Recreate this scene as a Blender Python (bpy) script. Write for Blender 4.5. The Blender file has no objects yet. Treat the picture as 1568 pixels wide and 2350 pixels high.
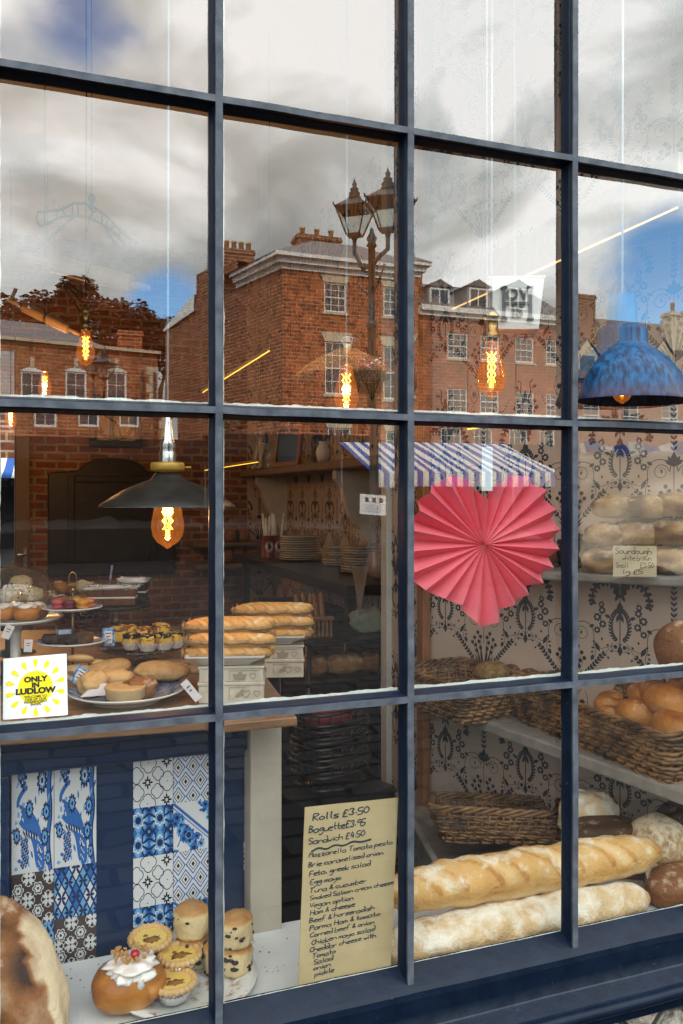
import bpy, math, random
from mathutils import Vector, Matrix, noise
R = math.radians
S = bpy.context.scene
COL = S.collection
# ------------------------------------------------------------------ camera, sky, sun, exposure
FPX, TH = 1900.0, math.atan(1900.0 / 5150.0)
CAM = Vector((0, -1.344, 1.55))
AX = Vector((math.sin(TH), math.cos(TH), 0)); RT = Vector((math.cos(TH), -math.sin(TH), 0))
cam = bpy.data.objects.new('camera', bpy.data.cameras.new('camera')); COL.objects.link(cam)
cam.location = CAM; cam.rotation_euler = (R(90), 0, -TH)
cam.data.sensor_fit = 'VERTICAL'; cam.data.sensor_height = 36; cam.data.sensor_width = 24
cam.data.lens = FPX / 2350 * 36; cam.data.shift_y = -35 / 2350
cam.data.clip_start = 0.02; cam.data.clip_end = 1000
S.camera = cam

SUN_EL, SUN_AZ = 38.0, 24.0          # the sun stands behind the shop, to the left
w = bpy.data.worlds.new("World"); S.world = w; w.use_nodes = True
nt = w.node_tree; N = nt.nodes; L = nt.links; N.clear()
def nn(t, **k):
    n = N.new(t)
    for a, v in k.items():
        if a.startswith('i_'): n.inputs[int(a[2:])].default_value = v
        else: setattr(n, a, v)
    return n
out = nn('ShaderNodeOutputWorld'); bg = nn('ShaderNodeBackground'); bg.inputs[1].default_value = 0.1
sky = nn('ShaderNodeTexSky', sky_type='NISHITA', sun_disc=False)
sky.sun_elevation = R(SUN_EL); sky.sun_rotation = R(-SUN_AZ)
tc = nn('ShaderNodeTexCoord')
mp = nn('ShaderNodeMapping'); mp.inputs['Scale'].default_value = (1, 1, 1.7); L.new(tc.outputs['Generated'], mp.inputs[0])
n1 = nn('ShaderNodeTexNoise'); n1.inputs['Scale'].default_value = 2.9; n1.inputs['Detail'].default_value = 7; n1.inputs['Roughness'].default_value = .55
n1.inputs['Distortion'].default_value = .35
L.new(mp.outputs[0], n1.inputs['Vector'])
n2 = nn('ShaderNodeTexNoise'); n2.inputs['Scale'].default_value = 4.6; n2.inputs['Detail'].default_value = 6; n2.inputs['Roughness'].default_value = .5
n2.inputs['Distortion'].default_value = .5
mp2 = nn('ShaderNodeMapping'); mp2.inputs['Location'].default_value = (3.1, 1.7, 5.2); L.new(mp.outputs[0], mp2.inputs[0]); L.new(mp2.outputs[0], n2.inputs['Vector'])
def math_(op, a, b=None, clamp=False):
    m = nn('ShaderNodeMath', operation=op, use_clamp=clamp)
    for i, x in enumerate((a, b)):
        if x is None: continue
        if hasattr(x, 'links'): L.new(x, m.inputs[i])
        else: m.inputs[i].default_value = x
    return m.outputs[0]
def mir(px, py):                       # direction in which the glass reflects the sky
    d = AX + RT * ((px - 784) / FPX) + Vector((0, 0, (1140 - py) / FPX)); d.normalize()
    return Vector((d.x, -d.y, d.z))
def lobe(px, py, k):
    v = nn('ShaderNodeVectorMath', operation='DOT_PRODUCT'); L.new(tc.outputs['Generated'], v.inputs[0]); v.inputs[1].default_value = mir(px, py)
    return math_('POWER', math_('MAXIMUM', v.outputs['Value'], 0.0), k)
hole = math_('ADD', math_('MULTIPLY', lobe(190, 30, 420), .30), math_('MULTIPLY', lobe(1545, 640, 340), .52))
hole = math_('ADD', hole, math_('MULTIPLY', lobe(400, 720, 700), .55))
cov = math_('SUBTRACT', math_('ADD', n1.outputs['Fac'], .30), hole)
r1 = nn('ShaderNodeMapRange', interpolation_type='SMOOTHSTEP'); L.new(cov, r1.inputs[0])
r1.inputs[1].default_value = .42; r1.inputs[2].default_value = .66
sep = nn('ShaderNodeSeparateXYZ'); L.new(tc.outputs['Generated'], sep.inputs[0])
# thin bright cloud high up, heavier grey cloud towards the roofs
bright = math_('ADD', math_('MULTIPLY', math_('SUBTRACT', n2.outputs['Fac'], .5), 1.35), math_('ADD', math_('MULTIPLY', sep.outputs['Z'], .66), .56))
bright = math_('ADD', bright, math_('MULTIPLY', lobe(880, 120, 60), .22))
bright = math_('ADD', bright, math_('MULTIPLY', lobe(250, 400, 60), .12))
bright = math_('SUBTRACT', bright, math_('MULTIPLY', lobe(620, 560, 60), .16))
cr = nn('ShaderNodeValToRGB'); L.new(bright, cr.inputs[0])
e = cr.color_ramp.elements
CL = 1.0
e[0].position = .50; e[0].color = (.25, .285, .285, 1); e[1].position = 1.0; e[1].color = (.98, 1.0, .99, 1)
x = e.new(.74); x.color = (.45, .49, .48, 1)
x = e.new(.9); x.color = (.73, .765, .755, 1)
vm = nn('ShaderNodeVectorMath', operation='SCALE'); L.new(cr.outputs[0], vm.inputs[0]); vm.inputs['Scale'].default_value = 18.0
bl = nn('ShaderNodeVectorMath', operation='MULTIPLY'); L.new(sky.outputs[0], bl.inputs[0]); bl.inputs[1].default_value = (1.25, 1.9, 2.3)
mx = nn('ShaderNodeMix', data_type='RGBA'); L.new(r1.outputs[0], mx.inputs[0]); L.new(bl.outputs[0], mx.inputs[6]); L.new(vm.outputs[0], mx.inputs[7])
L.new(mx.outputs[2], bg.inputs[0]); L.new(bg.outputs[0], out.inputs[0])

sl = bpy.data.lights.new('sun', 'SUN'); sl.energy = 2.0; sl.angle = R(8); sl.color = (1, .94, .85)
so = bpy.data.objects.new('sun', sl); COL.objects.link(so)
sd = Vector((-math.sin(R(SUN_AZ)) * math.cos(R(SUN_EL)), math.cos(R(SUN_AZ)) * math.cos(R(SUN_EL)), math.sin(R(SUN_EL))))
so.rotation_euler = sd.to_track_quat('Z', 'Y').to_euler(); so.location = (0, 0, 30)
S.view_settings.view_transform = 'Standard'; S.view_settings.look = 'None'
S.view_settings.exposure = 1.62; S.view_settings.gamma = 1
S.cycles.max_bounces = 9; S.cycles.diffuse_bounces = 5; S.cycles.glossy_bounces = 5; S.cycles.transparent_max_bounces = 24
S.cycles.transmission_bounces = 6; S.cycles.caustics_reflective = False; S.cycles.caustics_refractive = False
S.cycles.sample_clamp_indirect = 2.5; S.cycles.use_denoising = True; S.cycles.denoising_prefilter = "NONE"; S.cycles.denoising_input_passes = "RGB_ALBEDO_NORMAL"; S.cycles.use_adaptive_sampling = False
try: S.cycles.sampling_pattern = "TABULATED_SOBOL"
except Exception: pass

# ------------------------------------------------------------------ measuring
def UA(px, py, Z): return CAM + (AX + RT * ((px - 784) / FPX) + Vector((0, 0, (1140 - py) / FPX))) * Z
def ray(px, py): return AX + RT * ((px - 784) / FPX) + Vector((0, 0, (1140 - py) / FPX))
def U(px, py, y): d = ray(px, py); return CAM + d * ((y - CAM.y) / d.y)
def UZ(px, py, z): d = ray(px, py); return CAM + d * ((z - CAM.z) / d.z)
def ZZ(p): return (Vector(p) - CAM).dot(AX)
def OA(px, py, Z): p = UA(px, py, Z); return Vector((p.x, -p.y, p.z))

# ------------------------------------------------------------------ materials
def M(name, col, rough=.6, metal=0, c2=None, scale=20, bump=0, bscale=None, spec=.5, coat=0, emit=None, es=1, detail=5, lo=.35, hi=.65, trans=0, stretch=None, alpha=None, sub=0):
    m = bpy.data.materials.new(name); m.use_nodes = True
    t = m.node_tree; b = t.nodes['Principled BSDF']
    b.inputs['Base Color'].default_value = (*col, 1); b.inputs['Roughness'].default_value = rough; b.inputs['Metallic'].default_value = metal
    b.inputs['Specular IOR Level'].default_value = spec
    if coat: b.inputs['Coat Weight'].default_value = coat; b.inputs['Coat Roughness'].default_value = .12
    if emit: m.cycles.emission_sampling = 'NONE'
    if emit: b.inputs['Emission Color'].default_value = (*emit, 1); b.inputs['Emission Strength'].default_value = es
    if sub: b.inputs['Subsurface Weight'].default_value = sub; b.inputs['Subsurface Radius'].default_value = (.01, .006, .004)
    if c2 or bump:
        co = t.nodes.new('ShaderNodeTexCoord'); src = co.outputs['Object']
        if stretch:
            mm = t.nodes.new('ShaderNodeMapping'); mm.inputs['Scale'].default_value = stretch; t.links.new(src, mm.inputs[0]); src = mm.outputs[0]
        n = t.nodes.new('ShaderNodeTexNoise'); n.inputs['Scale'].default_value = scale; n.inputs['Detail'].default_value = detail; n.inputs['Roughness'].default_value = .6
        t.links.new(src, n.inputs['Vector'])
    if c2:
        r = t.nodes.new('ShaderNodeValToRGB'); r.color_ramp.elements[0].position = lo; r.color_ramp.elements[1].position = hi
        r.color_ramp.elements[0].color = (*col, 1); r.color_ramp.elements[1].color = (*c2, 1)
        t.links.new(n.outputs['Fac'], r.inputs[0]); t.links.new(r.outputs[0], b.inputs['Base Color'])
    if bump:
        if bscale:
            n = t.nodes.new('ShaderNodeTexNoise'); n.inputs['Scale'].default_value = bscale; n.inputs['Detail'].default_value = 4
            t.links.new(src, n.inputs['Vector'])
        bp = t.nodes.new('ShaderNodeBump'); bp.inputs['Strength'].default_value = bump; bp.inputs['Distance'].default_value = .004
        t.links.new(n.outputs['Fac'], bp.inputs['Height']); t.links.new(bp.outputs[0], b.inputs['Normal'])
    return m
def clear(name, tint, refl=.05, rough=0, grazing=1.0, bump=0, bs=3, milk=0, glow=None):
    """thin glass: transparent with a mirror coat that grows towards grazing angles"""
    m = bpy.data.materials.new(name); m.use_nodes = True; t = m.node_tree; t.nodes.clear()
    o = t.nodes.new('ShaderNodeOutputMaterial'); mix = t.nodes.new('ShaderNodeMixShader')
    tr = t.nodes.new('ShaderNodeBsdfTransparent'); tr.inputs[0].default_value = (*tint, 1)
    gl = t.nodes.new('ShaderNodeBsdfGlossy'); gl.inputs['Roughness'].default_value = rough
    lw = t.nodes.new('ShaderNodeLayerWeight'); lw.inputs[0].default_value = .5
    p = t.nodes.new('ShaderNodeMath'); p.operation = 'POWER'; p.inputs[1].default_value = 4.0; t.links.new(lw.outputs['Facing'], p.inputs[0])
    a = t.nodes.new('ShaderNodeMath'); a.operation = 'MULTIPLY_ADD'; a.inputs[1].default_value = grazing * (1 - refl); a.inputs[2].default_value = refl
    t.links.new(p.outputs[0], a.inputs[0]); t.links.new(a.outputs[0], mix.inputs[0])
    t.links.new(tr.outputs[0], mix.inputs[1]); t.links.new(gl.outputs[0], mix.inputs[2]); t.links.new(mix.outputs[0], o.inputs[0])
    if milk or glow:
        m2 = t.nodes.new('ShaderNodeMixShader' if milk else 'ShaderNodeAddShader'); df = t.nodes.new('ShaderNodeBsdfTranslucent' if milk else 'ShaderNodeEmission')
        if milk: df.inputs[0].default_value = (.85, .83, .78, 1); m2.inputs[0].default_value = milk; t.links.new(mix.outputs[0], m2.inputs[1]); t.links.new(df.outputs[0], m2.inputs[2])
        else: df.inputs[0].default_value = (*glow, 1); t.links.new(mix.outputs[0], m2.inputs[0]); t.links.new(df.outputs[0], m2.inputs[1])
        t.links.new(m2.outputs[0], o.inputs[0]); m.cycles.emission_sampling = 'NONE'
    if bump:
        co = t.nodes.new('ShaderNodeTexCoord'); n = t.nodes.new('ShaderNodeTexNoise'); n.inputs['Scale'].default_value = bs; n.inputs['Detail'].default_value = 1
        t.links.new(co.outputs['Object'], n.inputs['Vector']); bp = t.nodes.new('ShaderNodeBump'); bp.inputs['Strength'].default_value = bump; bp.inputs['Distance'].default_value = .002
        t.links.new(n.outputs['Fac'], bp.inputs['Height']); t.links.new(bp.outputs[0], gl.inputs['Normal'])
    return m
def bread(name, dark, mid, pale, flour=(.8, .74, .62), fl=.5, scale=9, fscale=26, bump=.5, grain=120, rough=.62):
    """crust: the vertex value 'tone' goes from dark crust (0) to pale crumb (1); flour lies in patches on upward faces"""
    m = bpy.data.materials.new(name); m.use_nodes = True; t = m.node_tree; b = t.nodes['Principled BSDF']; lk = t.links
    b.inputs['Roughness'].default_value = rough; b.inputs['Specular IOR Level'].default_value = .35
    co = t.nodes.new('ShaderNodeTexCoord'); at = t.nodes.new('ShaderNodeAttribute'); at.attribute_name = 'tone'
    def nz(s, d=5):
        n = t.nodes.new('ShaderNodeTexNoise'); n.inputs['Scale'].default_value = s; n.inputs['Detail'].default_value = d; n.inputs['Roughness'].default_value = .62
        lk.new(co.outputs['Object'], n.inputs['Vector']); return n.outputs['Fac']
    def mm(op, x, y, c=False):
        q = t.nodes.new('ShaderNodeMath'); q.operation = op; q.use_clamp = c
        for i, v in enumerate((x, y)):
            if hasattr(v, 'links'): lk.new(v, q.inputs[i])
            else: q.inputs[i].default_value = v
        return q.outputs[0]
    v = mm('ADD', at.outputs['Fac'], mm('MULTIPLY', mm('SUBTRACT', nz(scale), .5), .9), True)
    r = t.nodes.new('ShaderNodeValToRGB'); e = r.color_ramp.elements
    e[0].position = 0; e[0].color = (*dark, 1); e[1].position = 1; e[1].color = (*pale, 1); k = e.new(.45); k.color = (*mid, 1)
    lk.new(v, r.inputs[0])
    geo = t.nodes.new('ShaderNodeNewGeometry'); sp = t.nodes.new('ShaderNodeSeparateXYZ'); lk.new(geo.outputs['Normal'], sp.inputs[0])
    f = mm('ADD', nz(fscale, 6), mm('MULTIPLY', sp.outputs['Z'], .16))
    mr = t.nodes.new('ShaderNodeMapRange'); mr.inputs[1].default_value = .78 - fl * .4; mr.inputs[2].default_value = .98 - fl * .4; lk.new(f, mr.inputs[0])
    mx = t.nodes.new('ShaderNodeMix'); mx.data_type = 'RGBA'; lk.new(mr.outputs[0], mx.inputs[0]); lk.new(r.outputs[0], mx.inputs[6]); mx.inputs[7].default_value = (*flour, 1)
    lk.new(mx.outputs[2], b.inputs['Base Color'])
    bp = t.nodes.new('ShaderNodeBump'); bp.inputs['Strength'].default_value = bump; bp.inputs['Distance'].default_value = .004
    lk.new(mm('ADD', nz(grain, 4), mm('MULTIPLY', nz(30), 1.5)), bp.inputs['Height']); lk.new(bp.outputs[0], b.inputs['Normal'])
    return m
def brick(name, u, c1, c2, mortar, bw=.225, rh=.075, ms=.012, rough=.85, bump=.6, nz=(.55, 1.25), distort=0):
    """bricks laid along the horizontal direction u"""
    m = bpy.data.materials.new(name); m.use_nodes = True; t = m.node_tree; b = t.nodes['Principled BSDF']; lk = t.links
    b.inputs['Roughness'].default_value = rough; b.inputs['Specular IOR Level'].default_value = .2
    co = t.nodes.new('ShaderNodeTexCoord'); dt = t.nodes.new('ShaderNodeVectorMath'); dt.operation = 'DOT_PRODUCT'; dt.inputs[1].default_value = (*u, 0)
    src = co.outputs['Object']
    if distort:
        dn = t.nodes.new('ShaderNodeTexNoise'); dn.inputs['Scale'].default_value = 9; lk.new(src, dn.inputs['Vector'])
        s1 = t.nodes.new('ShaderNodeVectorMath'); s1.operation = 'MULTIPLY_ADD'; lk.new(dn.outputs['Color'], s1.inputs[0]); s1.inputs[1].default_value = (distort,) * 3
        lk.new(src, s1.inputs[2]); src = s1.outputs[0]
    lk.new(src, dt.inputs[0]); sp = t.nodes.new('ShaderNodeSeparateXYZ'); lk.new(src, sp.inputs[0])
    cb = t.nodes.new('ShaderNodeCombineXYZ'); lk.new(dt.outputs['Value'], cb.inputs[0]); lk.new(sp.outputs['Z'], cb.inputs[1])
    bt = t.nodes.new('ShaderNodeTexBrick'); lk.new(cb.outputs[0], bt.inputs['Vector'])
    bt.inputs['Color1'].default_value = (*c1, 1); bt.inputs['Color2'].default_value = (*c2, 1); bt.inputs['Mortar'].default_value = (*mortar, 1)
    bt.inputs['Scale'].default_value = 1; bt.inputs['Mortar Size'].default_value = ms; bt.inputs['Brick Width'].default_value = bw; bt.inputs['Row Height'].default_value = rh
    bt.inputs['Mortar Smooth'].default_value = .25
    n = t.nodes.new('ShaderNodeTexNoise'); n.inputs['Scale'].default_value = 2.2; n.inputs['Detail'].default_value = 8; n.inputs['Roughness'].default_value = .75; lk.new(co.outputs['Object'], n.inputs['Vector'])
    mr = t.nodes.new('ShaderNodeMapRange'); mr.inputs[1].default_value = .3; mr.inputs[2].default_value = .7; mr.inputs[3].default_value = nz[0]; mr.inputs[4].default_value = nz[1]; lk.new(n.outputs['Fac'], mr.inputs[0])
    ml = t.nodes.new('ShaderNodeVectorMath'); ml.operation = 'SCALE'; lk.new(bt.outputs['Color'], ml.inputs[0]); lk.new(mr.outputs[0], ml.inputs['Scale'])
    lk.new(ml.outputs[0], b.inputs['Base Color'])
    bp = t.nodes.new('ShaderNodeBump'); bp.invert = True; bp.inputs['Strength'].default_value = bump; bp.inputs['Distance'].default_value = .01
    lk.new(bt.outputs['Fac'], bp.inputs['Height']); lk.new(bp.outputs[0], b.inputs['Normal'])
    return m

# ------------------------------------------------------------------ mesh building
class MB:
    def __init__(s): s.v = []; s.f = []; s.m = []; s.s = []; s.t = []; s.tone = 0
    def add(s, vs, fs, m=0, smooth=False, X=None, tone=None):
        o = len(s.v)
        for i, p in enumerate(vs):
            p = Vector(p)
            if X is not None: p = X @ p
            s.v.append(p); s.t.append(tone[i] if tone is not None else s.tone)
        for f in fs: s.f.append([o + i for i in f]); s.m.append(m); s.s.append(smooth)
        return s
    def box(s, x0, x1, y0, y1, z0, z1, m=0, X=None):
        return s.add([(x0, y0, z0), (x1, y0, z0), (x1, y1, z0), (x0, y1, z0), (x0, y0, z1), (x1, y0, z1), (x1, y1, z1), (x0, y1, z1)],
                     [(3, 2, 1, 0), (4, 5, 6, 7), (0, 1, 5, 4), (1, 2, 6, 5), (2, 3, 7, 6), (3, 0, 4, 7)], m, False, X)
    def prism(s, pts, z0, z1, m=0, X=None, ax='z'):
        """outline in two coordinates pulled along the third"""
        n = len(pts); g = {'z': lambda a, b, h: (a, b, h), 'y': lambda a, b, h: (a, h, b), 'x': lambda a, b, h: (h, a, b)}[ax]
        vs = [g(a, b, z0) for a, b in pts] + [g(a, b, z1) for a, b in pts]
        fs = [tuple(range(n - 1, -1, -1)), tuple(range(n, 2 * n))] + [(i, (i + 1) % n, n + (i + 1) % n, n + i) for i in range(n)]
        return s.add(vs, fs, m, False, X)
    def tube(s, pts, r, n=8, m=0, closed=False, X=None, cap=True, tone=None):
        pts = [Vector(p) for p in pts]; k = len(pts); vs = []; fs = []; tn = []
        up = None
        for i, p in enumerate(pts):
            a = pts[(i - 1) % k] if (closed or i) else pts[0]; b = pts[(i + 1) % k] if (closed or i < k - 1) else pts[-1]
            d = (b - a).normalized() if (b - a).length > 1e-9 else Vector((0, 0, 1))
            if up is None: up = Vector((0, 0, 1)) if abs(d.z) < .9 else Vector((1, 0, 0))
            sx = d.cross(up)
            if sx.length < 1e-6: sx = d.orthogonal()
            sx.normalize(); up = sx.cross(d).normalized()
            rr = r[i] if isinstance(r, (list, tuple)) else r
            for j in range(n):
                t = 2 * math.pi * j / n; vs.append(p + sx * (rr * math.cos(t)) + up * (rr * math.sin(t))); tn.append(tone[i] if tone else s.tone)
        for i in range(k if closed else k - 1):
            a, b = i * n, ((i + 1) % k) * n
            for j in range(n): fs.append((a + j, a + (j + 1) % n, b + (j + 1) % n, b + j))
        if cap and not closed: fs += [tuple(range(n - 1, -1, -1)), tuple((k - 1) * n + j for j in range(n))]
        return s.add(vs, fs, m, True, X, tn)
    def lathe(s, prof, n=28, m=0, X=None, wave=None, tone=None, caps=True):
        vs = []; fs = []; tn = []
        for i, (r, z) in enumerate(prof):
            for j in range(n):
                a = 2 * math.pi * j / n; q = r * (wave(a, i) if wave else 1); vs.append((q * math.cos(a), q * math.sin(a), z)); tn.append(tone[i] if tone else s.tone)
        for i in range(len(prof) - 1):
            for j in range(n): fs.append((i * n + j, i * n + (j + 1) % n, (i + 1) * n + (j + 1) % n, (i + 1) * n + j))
        if caps: fs += [tuple(range(n - 1, -1, -1)), tuple((len(prof) - 1) * n + j for j in range(n))]
        return s.add(vs, fs, m, True, X, tn)
    def blob(s, rx, ry, rz, nu=28, nv=16, e=1.0, flat=None, lump=.05, ls=2.2, seed=0, m=0, X=None, fn=None, tone=None):
        """bread-like body: a rounded box/ellipsoid with a flattened foot and lumps; fn(x,y,z unit)->(scale,tone)"""
        vs = []; fs = []; tn = []
        sg = lambda q, p: math.copysign(abs(q) ** p, q)
        off = Vector((seed * 3.7, seed * 1.3, seed * 2.1))
        for i in range(nv + 1):
            la = math.pi * (i / nv - .5)
            for j in range(nu):
                lo = 2 * math.pi * j / nu
                x = sg(math.cos(la), e) * sg(math.cos(lo), e); y = sg(math.cos(la), e) * sg(math.sin(lo), e); z = sg(math.sin(la), e)
                k = 1 + lump * noise.noise(Vector((x, y, z)) * ls + off) * 2; tt = s.tone if tone is None else tone
                if fn:
                    a, tt = fn(x, y, z); k *= a
                zz = z
                if flat is not None and z < -flat: zz = -flat + (z + flat) * .12
                vs.append((x * rx * k, y * ry * k, zz * rz * (k if z > 0 else 1))); tn.append(tt)
        for i in range(nv):
            for j in range(nu): fs.append((i * nu + j, i * nu + (j + 1) % nu, (i + 1) * nu + (j + 1) % nu, (i + 1) * nu + j))
        return s.add(vs, fs, m, True, X, tn)
    def build(s, name, mats, parent=None, loc=None, bevel=0, rz=0):
        me = bpy.data.meshes.new(name); me.from_pydata([tuple(p) for p in s.v], [], s.f)
        for mt in (mats if isinstance(mats, (list, tuple)) else [mats]): me.materials.append(mt)
        me.polygons.foreach_set('material_index', s.m); me.polygons.foreach_set('use_smooth', s.s)
        a = me.attributes.new('tone', 'FLOAT', 'POINT'); a.data.foreach_set('value', [float(x) for x in s.t])
        me.update()
        o = bpy.data.objects.new(name, me); COL.objects.link(o)
        if parent: o.parent = parent
        if loc is not None: o.location = loc
        if rz: o.rotation_euler[2] = rz
        if bevel:
            b = o.modifiers.new('bevel', 'BEVEL'); b.width = bevel; b.segments = 2; b.limit_method = 'ANGLE'; b.angle_limit = R(40)
        return o
def T(x=0, y=0, z=0, rx=0, ry=0, rz=0, sc=1):
    return Matrix.Translation((x, y, z)) @ Matrix.Rotation(R(rz), 4, 'Z') @ Matrix.Rotation(R(ry), 4, 'Y') @ Matrix.Rotation(R(rx), 4, 'X') @ Matrix.Scale(sc, 4)
def tag(o, label, cat, group=None, kind=None):
    o['label'] = label; o['category'] = cat
    if group: o['group'] = group
    if kind: o['kind'] = kind
    return o
def struct(o): o['kind'] = 'structure'; return o
def thing(name, label, cat, loc=(0, 0, 0), rz=0, group=None, rx=0, ry=0):
    o = bpy.data.objects.new(name, None); COL.objects.link(o); o.empty_display_size = .05
    o.location = loc; o.rotation_euler = (R(rx), R(ry), R(rz)); tag(o, label, cat, group); return o
def dup(o, loc=None, rz=None, label=None, parent=None, sc=None, rx=None, ry=None):
    c = o.copy(); COL.objects.link(c); c.parent = parent
    if loc is not None: c.location = loc
    if rz is not None: c.rotation_euler[2] = R(rz)
    if rx is not None: c.rotation_euler[0] = R(rx)
    if ry is not None: c.rotation_euler[1] = R(ry)
    if sc is not None: c.scale = (sc,) * 3 if not isinstance(sc, tuple) else sc
    if label: c['label'] = label
    for ch in list(o.children): dup(ch, parent=c)
    return c

# ------------------------------------------------------------------ flat drawing: shapes in two dimensions, laid on a surface afterwards
def arc(cx, cy, r, a0, a1, n=12, ry=None):
    return [(cx + r * math.cos(R(a0 + (a1 - a0) * i / n)), cy + (ry or r) * math.sin(R(a0 + (a1 - a0) * i / n))) for i in range(n + 1)]
def smooth(pts, it=2):
    for _ in range(it):
        q = [pts[0]]
        for a, b in zip(pts, pts[1:]):
            q += [(a[0] * .75 + b[0] * .25, a[1] * .75 + b[1] * .25), (a[0] * .25 + b[0] * .75, a[1] * .25 + b[1] * .75)]
        pts = q + [pts[-1]]
    return pts
class Draw:
    def __init__(s): s.p = []; s.k = 0
    def fill(s, pts, m=1, lay=1):
        s.k += 1; s.p.append((list(pts), m, lay + (s.k % 9) * .1)); return s
    def quads(s, qs, m, lay):
        s.k += 1
        for q in qs: s.p.append((q, m, lay + (s.k % 9) * .1))
    def disc(s, x, y, r, m=1, lay=1, n=14, ry=None): return s.fill(arc(x, y, r, 0, 360 - 360 / n, n - 1, ry), m, lay)
    def stroke(s, pts, w, m=1, lay=1, w1=None, closed=False):
        n = len(pts); Ls = []; Rs = []
        for i, p in enumerate(pts):
            a = pts[i - 1] if (i or closed) else pts[0]; b = pts[(i + 1) % n] if (i < n - 1 or closed) else pts[-1]
            dx, dy = b[0] - a[0], b[1] - a[1]; l = math.hypot(dx, dy) or 1; h = (w + ((w1 if w1 is not None else w) - w) * i / max(1, n - 1)) / 2
            Ls.append((p[0] - dy / l * h, p[1] + dx / l * h)); Rs.append((p[0] + dy / l * h, p[1] - dx / l * h))
        s.quads([[Ls[i], Rs[i], Rs[(i + 1) % n], Ls[(i + 1) % n]] for i in range(n if closed else n - 1)], m, lay); return s
    def ring(s, x, y, r, w, m=1, lay=1, n=18, ry=None): return s.stroke(arc(x, y, r, 0, 360 - 360 / n, n - 1, ry), w, m, lay, closed=True)
    def leaf(s, x, y, a, l, w, m=1, lay=1):
        c, d = math.cos(R(a)), math.sin(R(a)); P = lambda u, v: (x + u * c - v * d, y + u * d + v * c)
        return s.fill([P(0, 0), P(l * .3, w * .42), P(l * .6, w * .5), P(l, 0), P(l * .6, -w * .5), P(l * .3, -w * .42)], m, lay)
    def flower(s, x, y, r, n=6, m=1, lay=1, c=None):
        pts = []
        for i in range(n * 6):
            a = 360 * i / (n * 6); q = r * (.72 + .28 * abs(math.cos(R(a * n / 2)))); pts.append((x + q * math.cos(R(a)), y + q * math.sin(R(a))))
        s.fill(pts, m, lay)
        if c is not None: s.disc(x, y, r * .38, c, lay + 1.2, 10)
        return s
    def mirror(s, i0=0):
        for p, m, l in list(s.p[i0:]): s.p.append(([(-x, y) for x, y in reversed(p)], m, l + .05))
        return s
    def lay(s, mb, f, dx=0, dy=0, sc=1, clip=None, step=.00035, rot=0):
        """f(u, v, h) -> point; clip = (u0, u1, v0, v1) drops shapes outside"""
        c, d = math.cos(R(rot)), math.sin(R(rot))
        for p, m, l in s.p:
            q = [(dx + sc * (x * c - y * d), dy + sc * (x * d + y * c)) for x, y in p]
            if clip:
                u0, u1, v0, v1 = clip
                for k, (lo, hi) in enumerate(((u0, u1), (v0, v1))):
                    for bound, sgn in ((lo, 1), (hi, -1)):
                        if not q: break
                        o = []
                        for a, b in zip(q, q[1:] + q[:1]):
                            ia, ib = (a[k] - bound) * sgn >= 0, (b[k] - bound) * sgn >= 0
                            if ia: o.append(a)
                            if ia != ib:
                                t = (bound - a[k]) / (b[k] - a[k]); o.append((a[0] + (b[0] - a[0]) * t, a[1] + (b[1] - a[1]) * t))
                        q = o
                if len(q) < 3: continue
            n = len(mb.v); mb.add([f(x, y, l * step) for x, y in q], [tuple(range(len(q)))], m)

# a plain pen alphabet: x 0-5, y 0-9 with the baseline at 3 and small letters up to 6
PEN = {'a': '46 16 05 04 13 33 44|46 44 53', 'b': '09 03|05 26 45 44 33 03', 'c': '45 26 05 04 23 43', 'd': '45 16 05 04 23 44|29 49 43', 'e': '05 45 46 16 05 04 23 43',
 'f': '49 29 18 13|06 36', 'g': '46 16 05 04 24 45|46 42 20 01', 'h': '09 03|05 26 45 43', 'i': '16 13|18 17', 'k': '09 03|46 04 43', 'l': '19 14 23', 'm': '06 03|05 16 25 23|25 36 45 43',
 'n': '06 03|05 26 45 43', 'o': '26 05 04 23 44 45 26', 'p': '06 00|05 26 45 44 23 04', 'r': '06 03|05 26 36', 's': '46 16 05 44 33 03', 't': '19 14 33|06 36', 'u': '06 04 23 44|46 43', 'v': '06 23 46',
 'w': '06 13 25 33 46', 'x': '06 43|46 03', 'y': '06 04 24 46|46 42 10', 'z': '06 46 03 43', 'R': '09 03|09 39 48 37 06 43', 'M': '03 09 26 49 43', 'B': '09 03|09 38 37 06 45 44 03', 'S': '48 29 08 07 45 44 23 04',
 'F': '09 03|09 49|06 36', 'E': '49 09 03 43|06 36', 'T': '09 59|29 23', 'V': '09 23 49', 'H': '09 03|49 43|06 46', 'P': '09 03|09 39 47 06', 'C': '48 29 07 05 23 44', '0': '29 07 05 23 45 47 29',
 '3': '08 29 48 26 45 33 04', '4': '29 05 45|38 33', '5': '49 09 06 36 45 33 03', '9': '48 29 07 26 47 43', '£': '48 29 18 14 03 43|06 36', '.': '14 15', ',': '14 12', '&': '43 17 29 37 05 13 45', ' ': ''}
def pen(d, text, x, y, h, w=.12, slant=.12, m=1, lay=1, rng=None, sp=1.0, rise=0):
    u = h / 6.0; x0 = x
    for ch in text:
        g = PEN.get(ch, '')
        jx = rng.uniform(-.25, .25) if rng else 0; jy = rng.uniform(-.35, .35) if rng else 0
        mx_ = 1
        for st in g.split('|') if g else []:
            pts = [(int(q[0]), int(q[1]) - 3) for q in st.split()]; mx_ = max(mx_, max(p[0] for p in pts))
            P = [(x + (a + jx * .4 + (b * slant)) * u, y + (b + jy) * u + (x - x0) * rise) for a, b in pts]
            d.stroke(smooth(P, 2) if len(P) > 2 else P, w * u * 6, m, lay)
        x += u * ((mx_ + 1.7) * sp if g else 3.0 * sp)
    return x
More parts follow.
